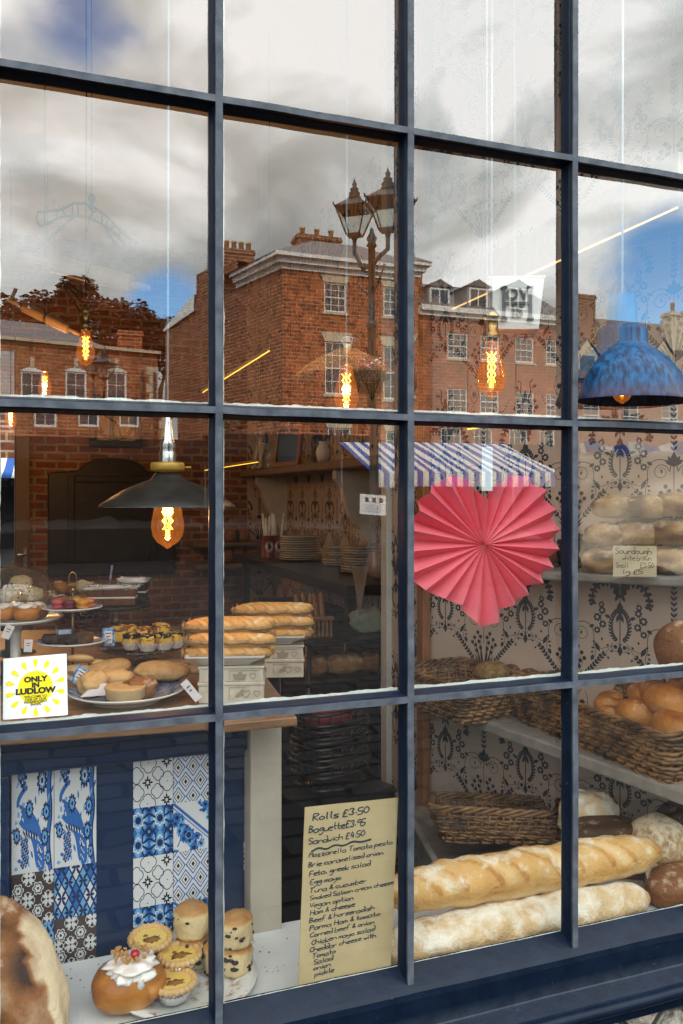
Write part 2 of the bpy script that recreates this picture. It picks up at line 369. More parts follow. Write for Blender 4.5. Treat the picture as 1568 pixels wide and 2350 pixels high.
def words_mesh(text, size, mats_index=0, bold=0, extrude=0, sx=1, align='CENTER', spacing=1.0):
    """printed lettering as mesh data: vertices in the plane x, y"""
    cu = bpy.data.curves.new('lettering', 'FONT'); cu.body = text; cu.size = size; cu.align_x = align; cu.align_y = 'CENTER'; cu.offset = bold; cu.extrude = extrude; cu.space_character = spacing
    ob = bpy.data.objects.new('lettering', cu); COL.objects.link(ob)
    dg = bpy.context.evaluated_depsgraph_get(); dg.update(); me = bpy.data.meshes.new_from_object(ob.evaluated_get(dg))
    vs = [(v.co.x * sx, v.co.y, v.co.z) for v in me.vertices]; fs = [tuple(p.vertices) for p in me.polygons]
    bpy.data.objects.remove(ob); bpy.data.curves.remove(cu); bpy.data.meshes.remove(me)
    return vs, fs
rng = random.Random(11)
ZC = CAM.z; ZT = ZC - .42; ZL = ZC - .88; ZS = ZC - .62; ZU = ZC - .2; ZP = ZC - 1.0     # counter top, window ledge, lower shelf, upper shelf, platform
# ------------------------------------------------------------------ ground and room shell
m_cob = bpy.data.materials.new('cobbles'); m_cob.use_nodes = True
t = m_cob.node_tree; b = t.nodes['Principled BSDF']; lk = t.links
co = t.nodes.new('ShaderNodeTexCoord'); bt = t.nodes.new('ShaderNodeTexBrick'); dn = t.nodes.new('ShaderNodeTexNoise'); dn.inputs['Scale'].default_value = 2.4
va = t.nodes.new('ShaderNodeVectorMath'); va.operation = 'MULTIPLY_ADD'; lk.new(co.outputs['Object'], dn.inputs['Vector']); lk.new(dn.outputs['Color'], va.inputs[0]); va.inputs[1].default_value = (.16,) * 3; lk.new(co.outputs['Object'], va.inputs[2]); lk.new(va.outputs[0], bt.inputs['Vector'])
bt.inputs['Scale'].default_value = 1; bt.inputs['Brick Width'].default_value = .36; bt.inputs['Row Height'].default_value = .2; bt.inputs['Mortar Size'].default_value = .02; bt.inputs['Mortar Smooth'].default_value = .4
bt.inputs['Color1'].default_value = (.018, .018, .020, 1); bt.inputs['Color2'].default_value = (.030, .030, .030, 1); bt.inputs['Mortar'].default_value = (.010, .010, .010, 1)
lk.new(bt.outputs['Color'], b.inputs['Base Color']); b.inputs['Roughness'].default_value = .8; b.inputs['Specular IOR Level'].default_value = .03
bp = t.nodes.new('ShaderNodeBump'); bp.invert = True; bp.inputs['Strength'].default_value = .7; bp.inputs['Distance'].default_value = .02; lk.new(bt.outputs['Fac'], bp.inputs['Height']); lk.new(bp.outputs[0], b.inputs['Normal'])
g = MB(); g.add([(-250, -250, 0), (250, -250, 0), (250, 250, 0), (-250, 250, 0)], [(0, 1, 2, 3)]); struct(g.build('ground', m_cob))

m_plaster = M('plaster', (.62, .58, .52), .85, c2=(.70, .66, .60), scale=4, bump=.1, bscale=40)
m_ceil = M('ceiling_paint', (.80, .79, .77), .9)
m_floor = brick('blue_floor_tiles', (1, 0), (.008, .012, .05), (.012, .018, .07), (.09, .10, .14), .24, .09, .005, .3, .3)
# floor tiles need both horizontal directions
t = m_floor.node_tree
for n in t.nodes:
    if n.type == 'TEX_BRICK':
        mp_ = t.nodes.new('ShaderNodeMapping'); mp_.inputs['Rotation'].default_value = (0, 0, R(42)); tc_ = t.nodes.new('ShaderNodeTexCoord'); t.links.new(tc_.outputs['Object'], mp_.inputs[0]); t.links.new(mp_.outputs[0], n.inputs['Vector'])
XW, YB, HC = 1.8, 5.2, 3.48
g = MB(); g.add([(-1.3, .16, .006), (XW + .3, .16, .006), (XW + .3, YB + .2, .006), (-1.3, YB + .2, .006)], [(0, 1, 2, 3)]); struct(g.build('floor', m_floor))
g = MB(); g.box(-1.5, XW + .4, .1, YB + .3, HC, HC + .2); struct(g.build('ceiling', m_ceil))
g = MB(); g.box(-1.5, -1.3, -.1, YB + .3, 0, HC); struct(g.build('wall_left', m_plaster))
m_ibrick = brick('old_inside_brick', (1, 0), (.42, .15, .075), (.24, .075, .04), (.40, .31, .24), .155, .061, .013, .85, 1.0, (.35, 1.35), .022)
g = MB()
XD0, XD1 = -.98, -.055                # the door opening in the back wall
g.box(XD1, XW + .3, YB, YB + .2, 0, HC).box(-1.3, XD0, YB, YB + .2, 0, HC).box(XD0, XD1, YB, YB + .2, 2.75, HC)
struct(g.build('wall_back', m_ibrick))

# ------------------------------------------------------------------ wallpaper: two motifs, vase with scrolls and acanthus with roses
def motif_vase():
    d = Draw(); i = 0
    d.p.clear()
    # right half, mirrored
    d.stroke([(.034 + (.021 - .010 * k / 26) * math.cos(R(170 - k * 18)), (.021 - .010 * k / 26) * math.sin(R(170 - k * 18))) for k in range(27)], .0021, w1=.001).leaf(.030, -.002, 60, .011, .006).leaf(.034, -.004, 110, .010, .005)
    d.stroke(smooth([(.012, 0), (.006, .02), (.03, .035), (.06, .03), (.072, .005), (.07, -.03), (.078, -.05), (.074, -.062)]), .0026, w1=.0014)
    d.leaf(.074, -.02, 300, .03, .012).leaf(.07, -.055, 250, .02, .011)
    for k in range(9):                # lavender sprays
        a = .3 + k * .083; x = .012 + .088 * a; y = -.150 + .10 * a
        d.leaf(x, y, 75, .013, .007).leaf(x, y, 5, .013, .007)
    d.stroke([(.004, -.158), (.05, -.11), (.104, -.045), ], .0016)
    for k, (x, y) in enumerate(((.012, -.05), (.022, -.038), (.018, -.066), (.034, -.055), (.03, -.078), (.042, -.07), (.012, -.085), (.026, -.095))):
        d.flower(x, y, .0065, 5); d.stroke([(x, y), (.003 + x * .2, -.14)], .0012)
    for k in range(5): d.leaf(.002, -.165, 40 + k * 11, .05 + .012 * k, .006)
    d.stroke([(.003, -.165), (.006, -.20), (.012, -.225)], .003, w1=.001)
    d.stroke(arc(.036, -.19, .016, 90, 420, 18, .03), .0017).flower(.036, -.195, .0085, 6)
    for k in range(12):               # string of beads down to the tassel
        a = k / 11; d.disc(.036 + .055 * a, -.222 - .035 * math.sin(a * 3.14), .0024, n=6)
    d.stroke([(.036, -.222), (.036, -.25)], .0016).leaf(.036, -.246, 270, .018, .008)
    d.leaf(.0, .012, 62, .034, .014).leaf(.0, .016, 32, .030, .011)
    d.mirror()
    d.leaf(0, .015, 90, .04, .015); d.stroke([(0, .02), (0, -.07)], .002)
    for k in range(9):                # laurel chain above
        y = .055 + k * .0145
        d.leaf(0, y, 55, .016, .006).leaf(0, y, 125, .016, .006)
    d.stroke([(0, .05), (0, .185)], .0014)
    return d
def motif_rose():
    d = Draw()
    # big acanthus leaf curling outward
    path = smooth([(.004, -.01), (.02, .03), (.05, .035), (.075, .012), (.084, -.02), (.078, -.035), (.068, -.026)], 2)
    d.stroke(path, .011, w1=.002)
    for k in range(2, len(path) - 6, 2): d.leaf(path[k][0], path[k][1], 70 - k * 5.5, .024 * (1 - k / 40), .010).leaf(path[k][0], path[k][1], -60 - k * 5.5, .020 * (1 - k / 40), .009)
    for x, y, r in ((.052, -.048, .011), (.066, -.068, .012), (.050, -.086, .011), (.067, -.104, .010), (.054, -.032, .009)): d.flower(x, y, r, 7, 1, 1, 0)
    d.stroke([(.05, -.02), (.06, -.11)], .002).leaf(.045, -.06, 200, .02, .010).leaf(.075, -.09, 330, .018, .010)
    for k in range(7): d.leaf(.003, .0, 62 + k * 3.5, .05 + .006 * (k % 3), .005)
    for x, y in ((.014, .075), (.026, .068), (.02, .09), (.036, .082), (.01, .098), (.03, .10)): d.flower(x, y, .0075, 5); d.stroke([(x, y), (.004, .02)], .0012)
    for k in range(13):               # oval wreath below
        a = -75 + k * 12.5; x = .026 * math.cos(R(a)); y = -.085 + .042 * math.sin(R(a))
        d.leaf(x, y, a + 60, .013, .006).leaf(x, y, a + 120, .013, .006)
    d.stroke(arc(.013, -.145, .012, 110, 420, 14), .0017).flower(.013, -.145, .006, 5)
    for k in range(8):
        a = k * 47 % 360; r = .02 + .006 * (k % 3); d.leaf(.055 + r * math.cos(R(a)), -.155 + r * .7 * math.sin(R(a)), a, .010, .006)
    d.stroke([(.01, -.14), (.055, -.155), (.08, -.145)], .0014).stroke([(.03, -.15), (.05, -.178)], .0012)
    d.stroke(smooth([(.004, .10), (.02, .13), (.012, .155), (.026, .165)]), .006, w1=.002).leaf(.02, .14, 20, .02, .01)
    d.mirror()
    d.stroke([(0, .03), (0, -.14)], .003); d.leaf(0, -.02, 270, .04, .02).leaf(0, -.14, 270, .03, .014).leaf(0, .10, 90, .035, .014).leaf(0, -.05, 250, .03, .01).leaf(0, -.05, 290, .03, .01)
    return d
VASE, ROSE = motif_vase(), motif_rose()
m_paper = M('wallpaper_ground', (.53, .405, .33), .7, c2=(.58, .455, .375), scale=3); m_ink = M('wallpaper_ink', (.018, .022, .035), .6)
def papered(mb, p, u, v0, v1, length, nrm, ph=0.0, zref=None, thick=.02):
    """wallpapered face from point p along unit direction u; nrm points into the room"""
    p = Vector(p); u = Vector(u).normalized(); n = Vector(nrm).normalized(); f = lambda a, b, h: p + u * a + Vector((0, 0, b)) + n * h
    flip = (u.cross(Vector((0, 0, 1)))).dot(n) < 0
    q = [f(0, v0, 0), f(length, v0, 0), f(length, v1, 0), f(0, v1, 0)]
    k = [f(0, v0, -thick), f(length, v0, -thick), f(length, v1, -thick), f(0, v1, -thick)]
    fs = [(0, 1, 2, 3), (7, 6, 5, 4), (4, 5, 1, 0), (5, 6, 2, 1), (6, 7, 3, 2), (7, 4, 0, 3)]
    mb.add(q + k, [tuple(reversed(x)) for x in fs] if flip else fs, 0)
    A, B = .295, .45; z0 = (ZC - .835) if zref is None else zref
    i0 = int(math.floor((0 - ph) / A)) - 1
    for i in range(i0, int((length - ph) / A) + 2):
        for j in range(-4, 8):
            for dr, du, dv in ((VASE, 0, 0), (ROSE, A / 2, .118)):
                a, c = ph + i * A + du, z0 + j * B + dv
                if a < -.13 or a > length + .13 or c < v0 - .25 or c > v1 + .25: continue
                dr.lay(mb, f, a, c, 1.0, (0.002, length - .002, v0, v1))
XA, SP = 1.75, .488                    # the splayed alcove wall: x = XA - SP*y
AE = Vector((XA - SP * 1.12, 1.12, 0)); AD = Vector((-SP, 1, 0)).normalized(); AN = Vector((-1, -SP, 0)).normalized()
g = MB(); pt = Vector((XA, -.0, 0)); Ln = (AE - pt).length
papered(g, pt, AD, 0, HC, Ln, AN, ph=((Vector((1.149, .816, 0)) - pt).dot(AD)) % .295 + .02)
struct(g.build('wall_alcove', [m_paper, m_ink]))
g = MB(); papered(g, (AE.x, AE.y + .03, 0), (0, 1, 0), 0, HC, .27, (-1, 0, 0), ph=.06, thick=.03)
struct(g.build('wall_return', [m_paper, m_ink]))
m_white = M('white_gloss_paint', (.66, .65, .60), .45, c2=(.56, .54, .49), scale=12)
m_beige = M('beige_paint', (.50, .44, .36), .5, c2=(.42, .365, .30), scale=6)
g = MB(); g.box(AE.x, AE.x + .8, 1.40, 1.44, 0, HC); struct(g.build('wall_partition', m_plaster))
g = MB(); g.box(AE.x - .02, AE.x + .03, 1.395, 1.45, 0, HC); tag(g.build('door_trim', m_white, bevel=.004), 'white painted upright trim at the far edge of the narrow papered wall', 'trim')
g = MB(); papered(g, (XW, 1.45, 0), (0, 1, 0), 0, HC, YB - 1.45, (-1, 0, 0), ph=.1, zref=1.36); struct(g.build('wall_right', [m_paper, m_ink]))
g = MB(); papered(g, (1.6, YB - .015, 0), (1, 0, 0), 0, HC, .2, (0, -1, 0), ph=.1, zref=1.36, thick=.014); struct(g.build('wall_strip', [m_paper, m_ink]))
m_oak = M('stained_wood', (.20, .075, .022), .45, c2=(.36, .15, .05), scale=14, stretch=(6, 6, .5), bump=.2)
g = MB()
pp = [U(963, 1140, 1.10).x, U(978, 1140, 1.10).x]
g.box(pp[0], pp[1] + .005, 1.075, 1.125, .35, HC)
tag(g.build('corner_post', m_oak, bevel=.005), 'brown stained wooden upright edging the papered display alcove', 'wooden post')

# ------------------------------------------------------------------ shop window
m_navy = bpy.data.materials.new('navy_gloss_paint'); m_navy.use_nodes = True
t = m_navy.node_tree; b = t.nodes['Principled BSDF']; b.inputs['Roughness'].default_value = .38; b.inputs['Specular IOR Level'].default_value = .13
co = t.nodes.new('ShaderNodeTexCoord'); n = t.nodes.new('ShaderNodeTexNoise'); n.inputs['Scale'].default_value = 22; n.inputs['Detail'].default_value = 7; t.links.new(co.outputs['Object'], n.inputs['Vector'])
r = t.nodes.new('ShaderNodeValToRGB'); r.color_ramp.elements[0].color = (.002, .0055, .0145, 1); r.color_ramp.elements[1].color = (.004, .0095, .022, 1); r.color_ramp.elements[0].position = .35; r.color_ramp.elements[1].position = .7
t.links.new(n.outputs['Fac'], r.inputs[0])
ge = t.nodes.new('ShaderNodeNewGeometry'); wr = t.nodes.new('ShaderNodeMapRange'); wr.inputs[1].default_value = .515; wr.inputs[2].default_value = .60; t.links.new(ge.outputs['Pointiness'], wr.inputs[0])
wn = t.nodes.new('ShaderNodeTexNoise'); wn.inputs['Scale'].default_value = 35; wn.inputs['Detail'].default_value = 4; t.links.new(co.outputs['Object'], wn.inputs['Vector'])
wm = t.nodes.new('ShaderNodeMath'); wm.operation = 'MULTIPLY'; t.links.new(wr.outputs[0], wm.inputs[0]); t.links.new(wn.outputs['Fac'], wm.inputs[1])
mxn = t.nodes.new('ShaderNodeMix'); mxn.data_type = 'RGBA'; t.links.new(wm.outputs[0], mxn.inputs[0]); t.links.new(r.outputs[0], mxn.inputs[6]); mxn.inputs[7].default_value = (.16, .18, .21, 1); t.links.new(mxn.outputs[2], b.inputs['Base Color'])
bp = t.nodes.new('ShaderNodeBump'); bp.inputs['Strength'].default_value = .5; bp.inputs['Distance'].default_value = .003; t.links.new(wn.outputs['Fac'], bp.inputs['Height'])
ch = t.nodes.new('ShaderNodeTexNoise'); ch.inputs['Scale'].default_value = 85; ch.inputs['Detail'].default_value = 3; t.links.new(co.outputs['Object'], ch.inputs['Vector']); cm = t.nodes.new('ShaderNodeMapRange'); cm.inputs[1].default_value = .72; cm.inputs[2].default_value = .78; t.links.new(ch.outputs['Fac'], cm.inputs[0])
mc_ = t.nodes.new('ShaderNodeMix'); mc_.data_type = 'RGBA'; t.links.new(cm.outputs[0], mc_.inputs[0]); t.links.new(mxn.outputs[2], mc_.inputs[6]); mc_.inputs[7].default_value = (.035, .045, .06, 1); t.links.new(mc_.outputs[2], b.inputs['Base Color']); t.links.new(bp.outputs[0], b.inputs['Normal'])
m_putty = M('putty', (.60, .64, .58), .7, c2=(.74, .75, .70), scale=30, bump=.5, bscale=90)
m_pane = clear('window_glass', (.95, .97, .96), .178, 0, .75, bump=.10, bs=2.6)
VX = [-.0648 - .3405, -.0648, .2759, .6147, .9568, 1.2975, 1.638]
HZ = [ZC + q for q in (1.14, .640, .139, -.355, -.853)]
win = thing('shop_window', 'large navy painted shop window of many small glass panes', 'shop window', (0, 0, 0))
zb = ZC - .835                          # where the glass meets the sill
def bar_section(w0, w1, d): return [(-w0 / 2, 0), (-w0 / 2, -.004), (-w1 / 2 - .002, -d * .62), (-w1 / 2, -d * .72), (-w1 / 2, -d), (w1 / 2, -d), (w1 / 2, -d * .72), (w1 / 2 + .002, -d * .62), (w0 / 2, -.004), (w0 / 2, 0)]
def wobble(mb, a, s=9):
    for i, p in enumerate(mb.v): mb.v[i] = p + Vector((noise.noise(p * s), noise.noise(p * s + Vector((9, 0, 0))), noise.noise(p * s + Vector((0, 9, 0))))) * a
def swept(sec, a, b, vert, k=44):
    """bar along z (vert) or x, with hand-painted unevenness"""
    mb = MB(); n = len(sec); vs = []; fs = []
    for i in range(k + 1):
        q = a[2 if vert else 0] + (b[2 if vert else 0] - a[2 if vert else 0]) * i / k
        for u, y in sec: vs.append((a[0] + u, y, q) if vert else (q, y, a[2] + u))
    for i in range(k):
        for j in range(n - 1): fs.append((i * n + j, i * n + j + 1, (i + 1) * n + j + 1, (i + 1) * n + j))
    fs = [tuple(reversed(x)) for x in fs] if not vert else fs
    mb.add(vs, fs); wobble(mb, .0009, 14); return mb
sec = bar_section(.024, .0115, .029)
for i, x in enumerate(VX):
    big = i in (0, len(VX) - 1)
    sw = swept(bar_section(.05, .034, .036) if big else sec, (x, 0, zb - .03), (x, 0, HZ[0] + .02), True, 70); sw.build('glazing_bar', m_navy, win)
sech = bar_section(.024, .011, .0285)
for z in HZ[1:-1]:
    for i in range(len(VX) - 1):
        swept(sech, (VX[i] + .004, 0, z), (VX[i + 1] - .004, 0, z), False, 16).build('glazing_bar', m_navy, win)
def putty_line(a, b, wd, vert, seed):
    rg = random.Random(seed); mb = MB(); k = 46; vs = []
    for i in range(k + 1):
        f = i / k; c = Vector(a).lerp(Vector(b), f); w_ = wd * (1 + .45 * noise.noise(Vector((f * 9, seed * 2.3, 0))) + .35 * noise.noise(Vector((f * 34, seed, 3))))
        w_ = max(.0008, w_)
        vs += [c, c + (Vector((w_, 0, 0)) if vert else Vector((0, 0, w_)))]
    mb.add(vs, [(2 * i, 2 * i + 1, 2 * i + 3, 2 * i + 2) for i in range(k)])
    mb.build('putty_line', m_putty, win)
ROWS = [zb] + HZ[3:0:-1] + [HZ[0]]
for i in range(len(VX) - 1):
    for j in range(4):
        x0, x1, z0, z1 = VX[i], VX[i + 1], ROWS[j], ROWS[j + 1]
        g = MB(); jt = [random.Random(i * 31 + j * 7 + c).uniform(-.0012, .0012) for c in range(3)]; g.add([(x0, jt[0], z0), (x1, jt[1], z0), (x1, jt[1] + jt[2], z1), (x0, jt[0] + jt[2], z1)], [(0, 1, 2, 3)])
        g.build('pane', m_pane, win)
        if j == 3 and i > 3: pass
        sd_ = i * 7 + j
        lo = z0 + (.010 if j else .0)
        putty_line((x1 - .011, .0015, lo), (x1 - .011, .0015, z1 - .011), -.0065, True, sd_)
        putty_line((x0 + .011, .0015, lo), (x0 + .011, .0015, z1 - .011), .0035, True, sd_ + 50)
        putty_line((x0 + .012, .0018, lo), (x1 - .012, .0018, lo), .006 if j else .0025, False, sd_ + 100)
        putty_line((x0 + .012, .0018, z1 - .011), (x1 - .012, .0018, z1 - .011), -.0035, False, sd_ + 150)
# moulded sill: outline in (y, z), pulled along x
def profile(name, pts, x0=VX[0] - .3, x1=VX[-1] + .3):
    mb = MB(); k = 60; n = len(pts); vs = []
    for i in range(k + 1):
        for y, z in pts: vs.append((x0 + (x1 - x0) * i / k, y, z))
    mb.add(vs, [(i * n + j, (i + 1) * n + j, (i + 1) * n + j + 1, i * n + j + 1) for i in range(k) for j in range(n - 1)]); wobble(mb, .0012, 11)
    return mb.build(name, m_navy, win)
zf = ZC - .86
profile('bottom_rail', [(.007, zb - .02), (.007, zb + .001), (0, zb + .001), (-.034, zf + .004), (-.040, zf - .002), (-.042, zf - .012), (-.042, zf - .062), (-.046, zf - .066)])
profile('sill', [(-.044, zf - .064), (-.070, zf - .078), (-.074, zf - .079)] + [(-.078 - .010 * math.sin(R(a)), zf - .090 + .011 * math.cos(R(a))) for a in range(10, 181, 17)] + [(-.074, zf - .103), (-.070, zf - .108), (-.070, zf - .124), (-.02, zf - .126)])
g = MB(); g.box(VX[0] - .3, VX[-1] + .3, -.045, .03, HZ[0] + .01, HZ[0] + .14); g.build('top_rail', m_navy, win, bevel=.006)
# masonry around it
m_stone = bpy.data.materials.new('rubble_stone'); m_stone.use_nodes = True
t = m_stone.node_tree; b = t.nodes['Principled BSDF']; b.inputs['Roughness'].default_value = .9; lk = t.links
co = t.nodes.new('ShaderNodeTexCoord'); vo = t.nodes.new('ShaderNodeTexVoronoi'); vo.inputs['Scale'].default_value = 9; ve = t.nodes.new('ShaderNodeTexVoronoi'); ve.feature = 'DISTANCE_TO_EDGE'; ve.inputs['Scale'].default_value = 9
n = t.nodes.new('ShaderNodeTexNoise'); n.inputs['Scale'].default_value = 38; n.inputs['Detail'].default_value = 9; n.inputs['Roughness'].default_value = .7
for q in (vo, ve, n): lk.new(co.outputs['Object'], q.inputs['Vector'])
r = t.nodes.new('ShaderNodeValToRGB'); r.color_ramp.elements[0].color = (.05, .055, .04, 1); r.color_ramp.elements[1].color = (.5, .5, .44, 1); r.color_ramp.elements[0].position = .36; r.color_ramp.elements[1].position = .62; lk.new(n.outputs['Fac'], r.inputs[0])
sx_ = t.nodes.new('ShaderNodeMix'); sx_.data_type = 'RGBA'; sx_.blend_type = 'MULTIPLY'; sx_.inputs[0].default_value = .35; lk.new(r.outputs[0], sx_.inputs[6]); lk.new(vo.outputs['Color'], sx_.inputs[7])
er = t.nodes.new('ShaderNodeMapRange'); er.inputs[1].default_value = .02; er.inputs[2].default_value = .06; lk.new(ve.outputs['Distance'], er.inputs[0])
mx_ = t.nodes.new('ShaderNodeMix'); mx_.data_type = 'RGBA'; lk.new(er.outputs[0], mx_.inputs[0]); mx_.inputs[6].default_value = (.03, .03, .025, 1); lk.new(sx_.outputs[2], mx_.inputs[7]); lk.new(mx_.outputs[2], b.inputs['Base Color'])
bp = t.nodes.new('ShaderNodeBump'); bp.inputs['Strength'].default_value = 1; bp.inputs['Distance'].default_value = .015; ad = t.nodes.new('ShaderNodeMath'); ad.operation = 'MULTIPLY_ADD'; ad.inputs[1].default_value = .5
lk.new(n.outputs['Fac'], ad.inputs[0]); lk.new(er.outputs[0], ad.inputs[2]); lk.new(ad.outputs[0], bp.inputs['Height']); lk.new(bp.outputs[0], b.inputs['Normal'])
g = MB(); g.box(-6, 7, -.05, .15, 0, zf - .128)
tag(g.build('stone_wall', m_stone), 'rough grey green rubble stone wall under the navy window sill', 'stone wall')
g = MB(); g.box(-6, VX[0] - .3, -.04, .16, zf - .127, 5.5).box(VX[-1] + .3, 7, -.04, .16, zf - .127, 5.5).box(VX[0] - .3, VX[-1] + .3, -.04, .16, HZ[0] + .14, 5.5)
struct(g.build('wall_front', m_plaster))
g = MB(); g.box(2.0, 2.15, .16, YB + .3, 0, HC); struct(g.build('wall_side', m_plaster))  # unseen outer wall added to stop light leaking round the alcove
# window ledge, platform, shelves
m_ledge = M('white_ledge_paint', (.72, .73, .72), .4, c2=(.66, .67, .67), scale=7)
m_shelf = M('grey_painted_wood', (.30, .275, .245), .6, c2=(.21, .19, .17), scale=25, bump=.15)
g = MB(); g.prism([(-.9, .012), (1.75, .012), (1.56, .44), (.86, .44), (.62, .305), (-.9, .305)], ZL - .03, ZL)
tag(g.build('window_ledge', m_ledge, bevel=.004), 'white painted ledge inside the window where loaves and pastries lie', 'ledge')
g = MB(); g.prism([(.93, .445), (1.53, .445), (1.215, 1.09), (1.07, 1.07)], ZP - .04, ZP); g.prism([(.93, .445), (.95, .445), (1.09, 1.07), (1.07, 1.07)], ZP, ZP + .06)
tag(g.build('display_platform', m_shelf, bevel=.003), 'low grey platform in the alcove holding the empty wicker tray', 'platform')
def shelf(name, pts, z, label, th=.03):
    mb = MB(); mb.prism(pts, z - th, z); return tag(mb.build(name, m_shelf, bevel=.006), label, 'shelf')
shelf('display_shelf', [(1.095, 1.06), (1.28, .03), (1.72, .03), (1.21, 1.07)], ZS, 'grey shelf under the two wicker baskets of rolls', .032)
shelf('display_shelf', [(1.13, .75), (1.27, .569), (1.64, .095), (1.70, .06), (1.37, .76)], ZU, 'upper grey shelf holding the stacked sourdough loaves', .024)
# pelmet with a strip light at the head of the alcove
g = MB(); g.box(1.255, 1.30, .03, 1.05, ZC + .60, ZC + .72); g.box(1.30, 1.6, .03, .7, ZC + .68, ZC + .72)
pel = tag(g.build('pelmet', m_shelf, bevel=.004), 'pale pelmet above the alcove with a glowing strip along its edge', 'pelmet')
m_led = M('warm_led', (.9, .6, .2), .5, emit=(1.0, .55, .20), es=.45)
g = MB(); g.box(1.2505, 1.254, .03, 1.05, ZC + .600, ZC + .6035); g.build('led_strip', m_led, pel)

# counter with the tiled front
m_cwood = M('counter_wood', (.17, .085, .040), .4, c2=(.28, .15, .075), scale=9, stretch=(1, 7, 7), coat=.2)
m_cnavy = M('counter_navy_paint', (.008, .024, .070), .2, c2=(.011, .031, .088), scale=5, spec=.5)
xr = U(567, 1800, .31).x
ctr = thing('serving_counter', 'navy blue counter with wooden top and patterned tile front', 'counter')
xt = U(682, 1645, .17).x
g = MB(); g.prism([(-1.0, .30), (U(470, 1650, .2).x, .20), (U(500, 1650, .17).x, .17), (xt, .168), (xt + .12, 1.35), (-1.0, 1.6)], ZT - .018, ZT)
g.build('counter_top', m_cwood, ctr, bevel=.003)
g = MB(); g.box(-1.0, xr - .002, .33, .36, ZL - .3, ZT - .02); g.build('front_panel', m_cnavy, ctr)
g = MB(); g.box(-1.0, xr - .002, .30, .329, ZT - .095, ZT - .022); g.box(-1.0, U(20, 1900, .31).x, .305, .329, ZL - .02, ZT - .097); g.build('front_frame', m_cnavy, ctr, bevel=.003)
g = MB(); g.box(xr, U(638, 1900, .31).x, .28, .335, 0, ZT - .02)
g.build('leg', m_beige, ctr, bevel=.003)
g = MB(); g.box(xr - .05, xr, .37, 1.3, 0, ZT - .02); g.build('side_panel', m_cnavy, ctr)
g = MB(); g.box(-1.0, xr - .06, .62, .66, 0, ZT - .02); g.build('back_panel', m_cnavy, ctr)
m_tw, m_tb, m_tm, m_td, m_tbr, m_tk = [M(*q) for q in (('tile_white', (.70, .70, .72), .25), ('tile_blue', (.035, .15, .46), .25), ('tile_pale_blue', (.16, .40, .72), .25), ('tile_navy', (.012, .03, .11), .25), ('tile_brown', (.07, .05, .045), .25), ('tile_black', (.02, .018, .02), .25))]
TM = [m_tw, m_tb, m_tm, m_td, m_tbr, m_tk]
W_, B_, P_, D_, N_, K_ = range(6)
def t_quat():
    d = Draw()
    def quat(x, y, r):
        pts = []
        for k in range(48):
            a = 360 * k / 48; q = r * (.78 + .22 * abs(math.cos(R(2 * a)))); pts.append((x + q * math.cos(R(a)), y + q * math.sin(R(a))))
        d.stroke(pts, .018, K_, 1, closed=True)
    for x, y, r in ((.38, .88, .2), (.08, .65, .17), (.62, .65, .14), (.86, .48, .2), (.6, .3, .15), (.1, .3, .17), (.36, .06, .2)): quat(x, y, r)
    for x, y in ((.36, .49), (.84, .88), (.84, .1)):
        for a in range(0, 360, 45): d.leaf(x, y, a, .15 if a % 90 == 0 else .11, .045, K_)
        d.disc(x, y, .035, W_, 3, 10)
    for x, y in ((.38, .88), (.86, .48), (.36, .06)): d.disc(x, y, .014, K_, 1, 8)
    return W_, d
def t_diam():
    d = Draw()
    for i in range(-1, 3):
        for j in range(-1, 4):
            x = .37 * i + (.185 if j % 2 else 0) + .12; y = .30 * j + .12
            for q, w in ((.17, .034), (.1, .02)): d.stroke([(x - q, y), (x, y + q * 1.15), (x + q, y), (x, y - q * 1.15)], w, B_ if q > .15 else K_, 1, closed=True)
            d.fill([(x - .04, y), (x, y + .055), (x + .04, y), (x, y - .055)], K_, 2)
    return W_, d
def t_ogee():
    d = Draw()
    for i in range(-1, 3):
        for j in range(-1, 3):
            x, y = .55 * i + .12, .5 * j + .25
            d.flower(x, y, .25, 8, P_, 1); d.flower(x, y, .17, 8, W_, 2); d.flower(x, y, .13, 8, P_, 3); d.disc(x, y, .075, D_, 4)
            x += .275; y += .25
            for a in (0, 90, 180, 270): d.disc(x + .06 * math.cos(R(a)), y + .06 * math.sin(R(a)), .055, D_, 2, 10)
            d.disc(x, y, .03, P_, 4, 8)
            for s in (1, -1): d.stroke(smooth([(x - .275, y + s * .3), (x - .12, y + s * .2), (x, y + s * .13), (x + .12, y + s * .2), (x + .275, y + s * .3)]), .045, D_, 2)
            for s in (1, -1): d.stroke(smooth([(x + s * .16, y - .25), (x + s * .18, y - .1), (x + s * .11, y), (x + s * .18, y + .1), (x + s * .16, y + .25)]), .04, D_, 2)
    return B_, d
def t_floral():
    d = Draw()
    for s in range(26):
        x = .02 + .96 * ((s * .37) % 1); y = .02 + .96 * ((s * .61) % 1)
        if abs(x + y - 1.0) > .1:
            d.flower(x, y, .06 + .03 * (s % 3), 7, B_ if s % 2 else P_, 1, D_); d.leaf(x, y, s * 77, .13, .06, B_)
    d.flower(.38, .32, .17, 9, B_, 2, D_); d.flower(.38, .32, .09, 7, P_, 3, D_)
    d.stroke([(-.02, 1.02), (1.02, .2)], .07, B_, 4); d.stroke([(-.02, 1.06), (1.02, .24)], .02, W_, 5); d.stroke([(-.02, .92), (1.02, .1)], .02, B_, 5)
    d.stroke(smooth([(.1, .1), (.2, .3), (.1, .45), (.25, .55)]), .025, B_, 2); d.stroke(smooth([(.6, .1), (.75, .25), (.6, .35)]), .025, B_, 2)
    return W_, d
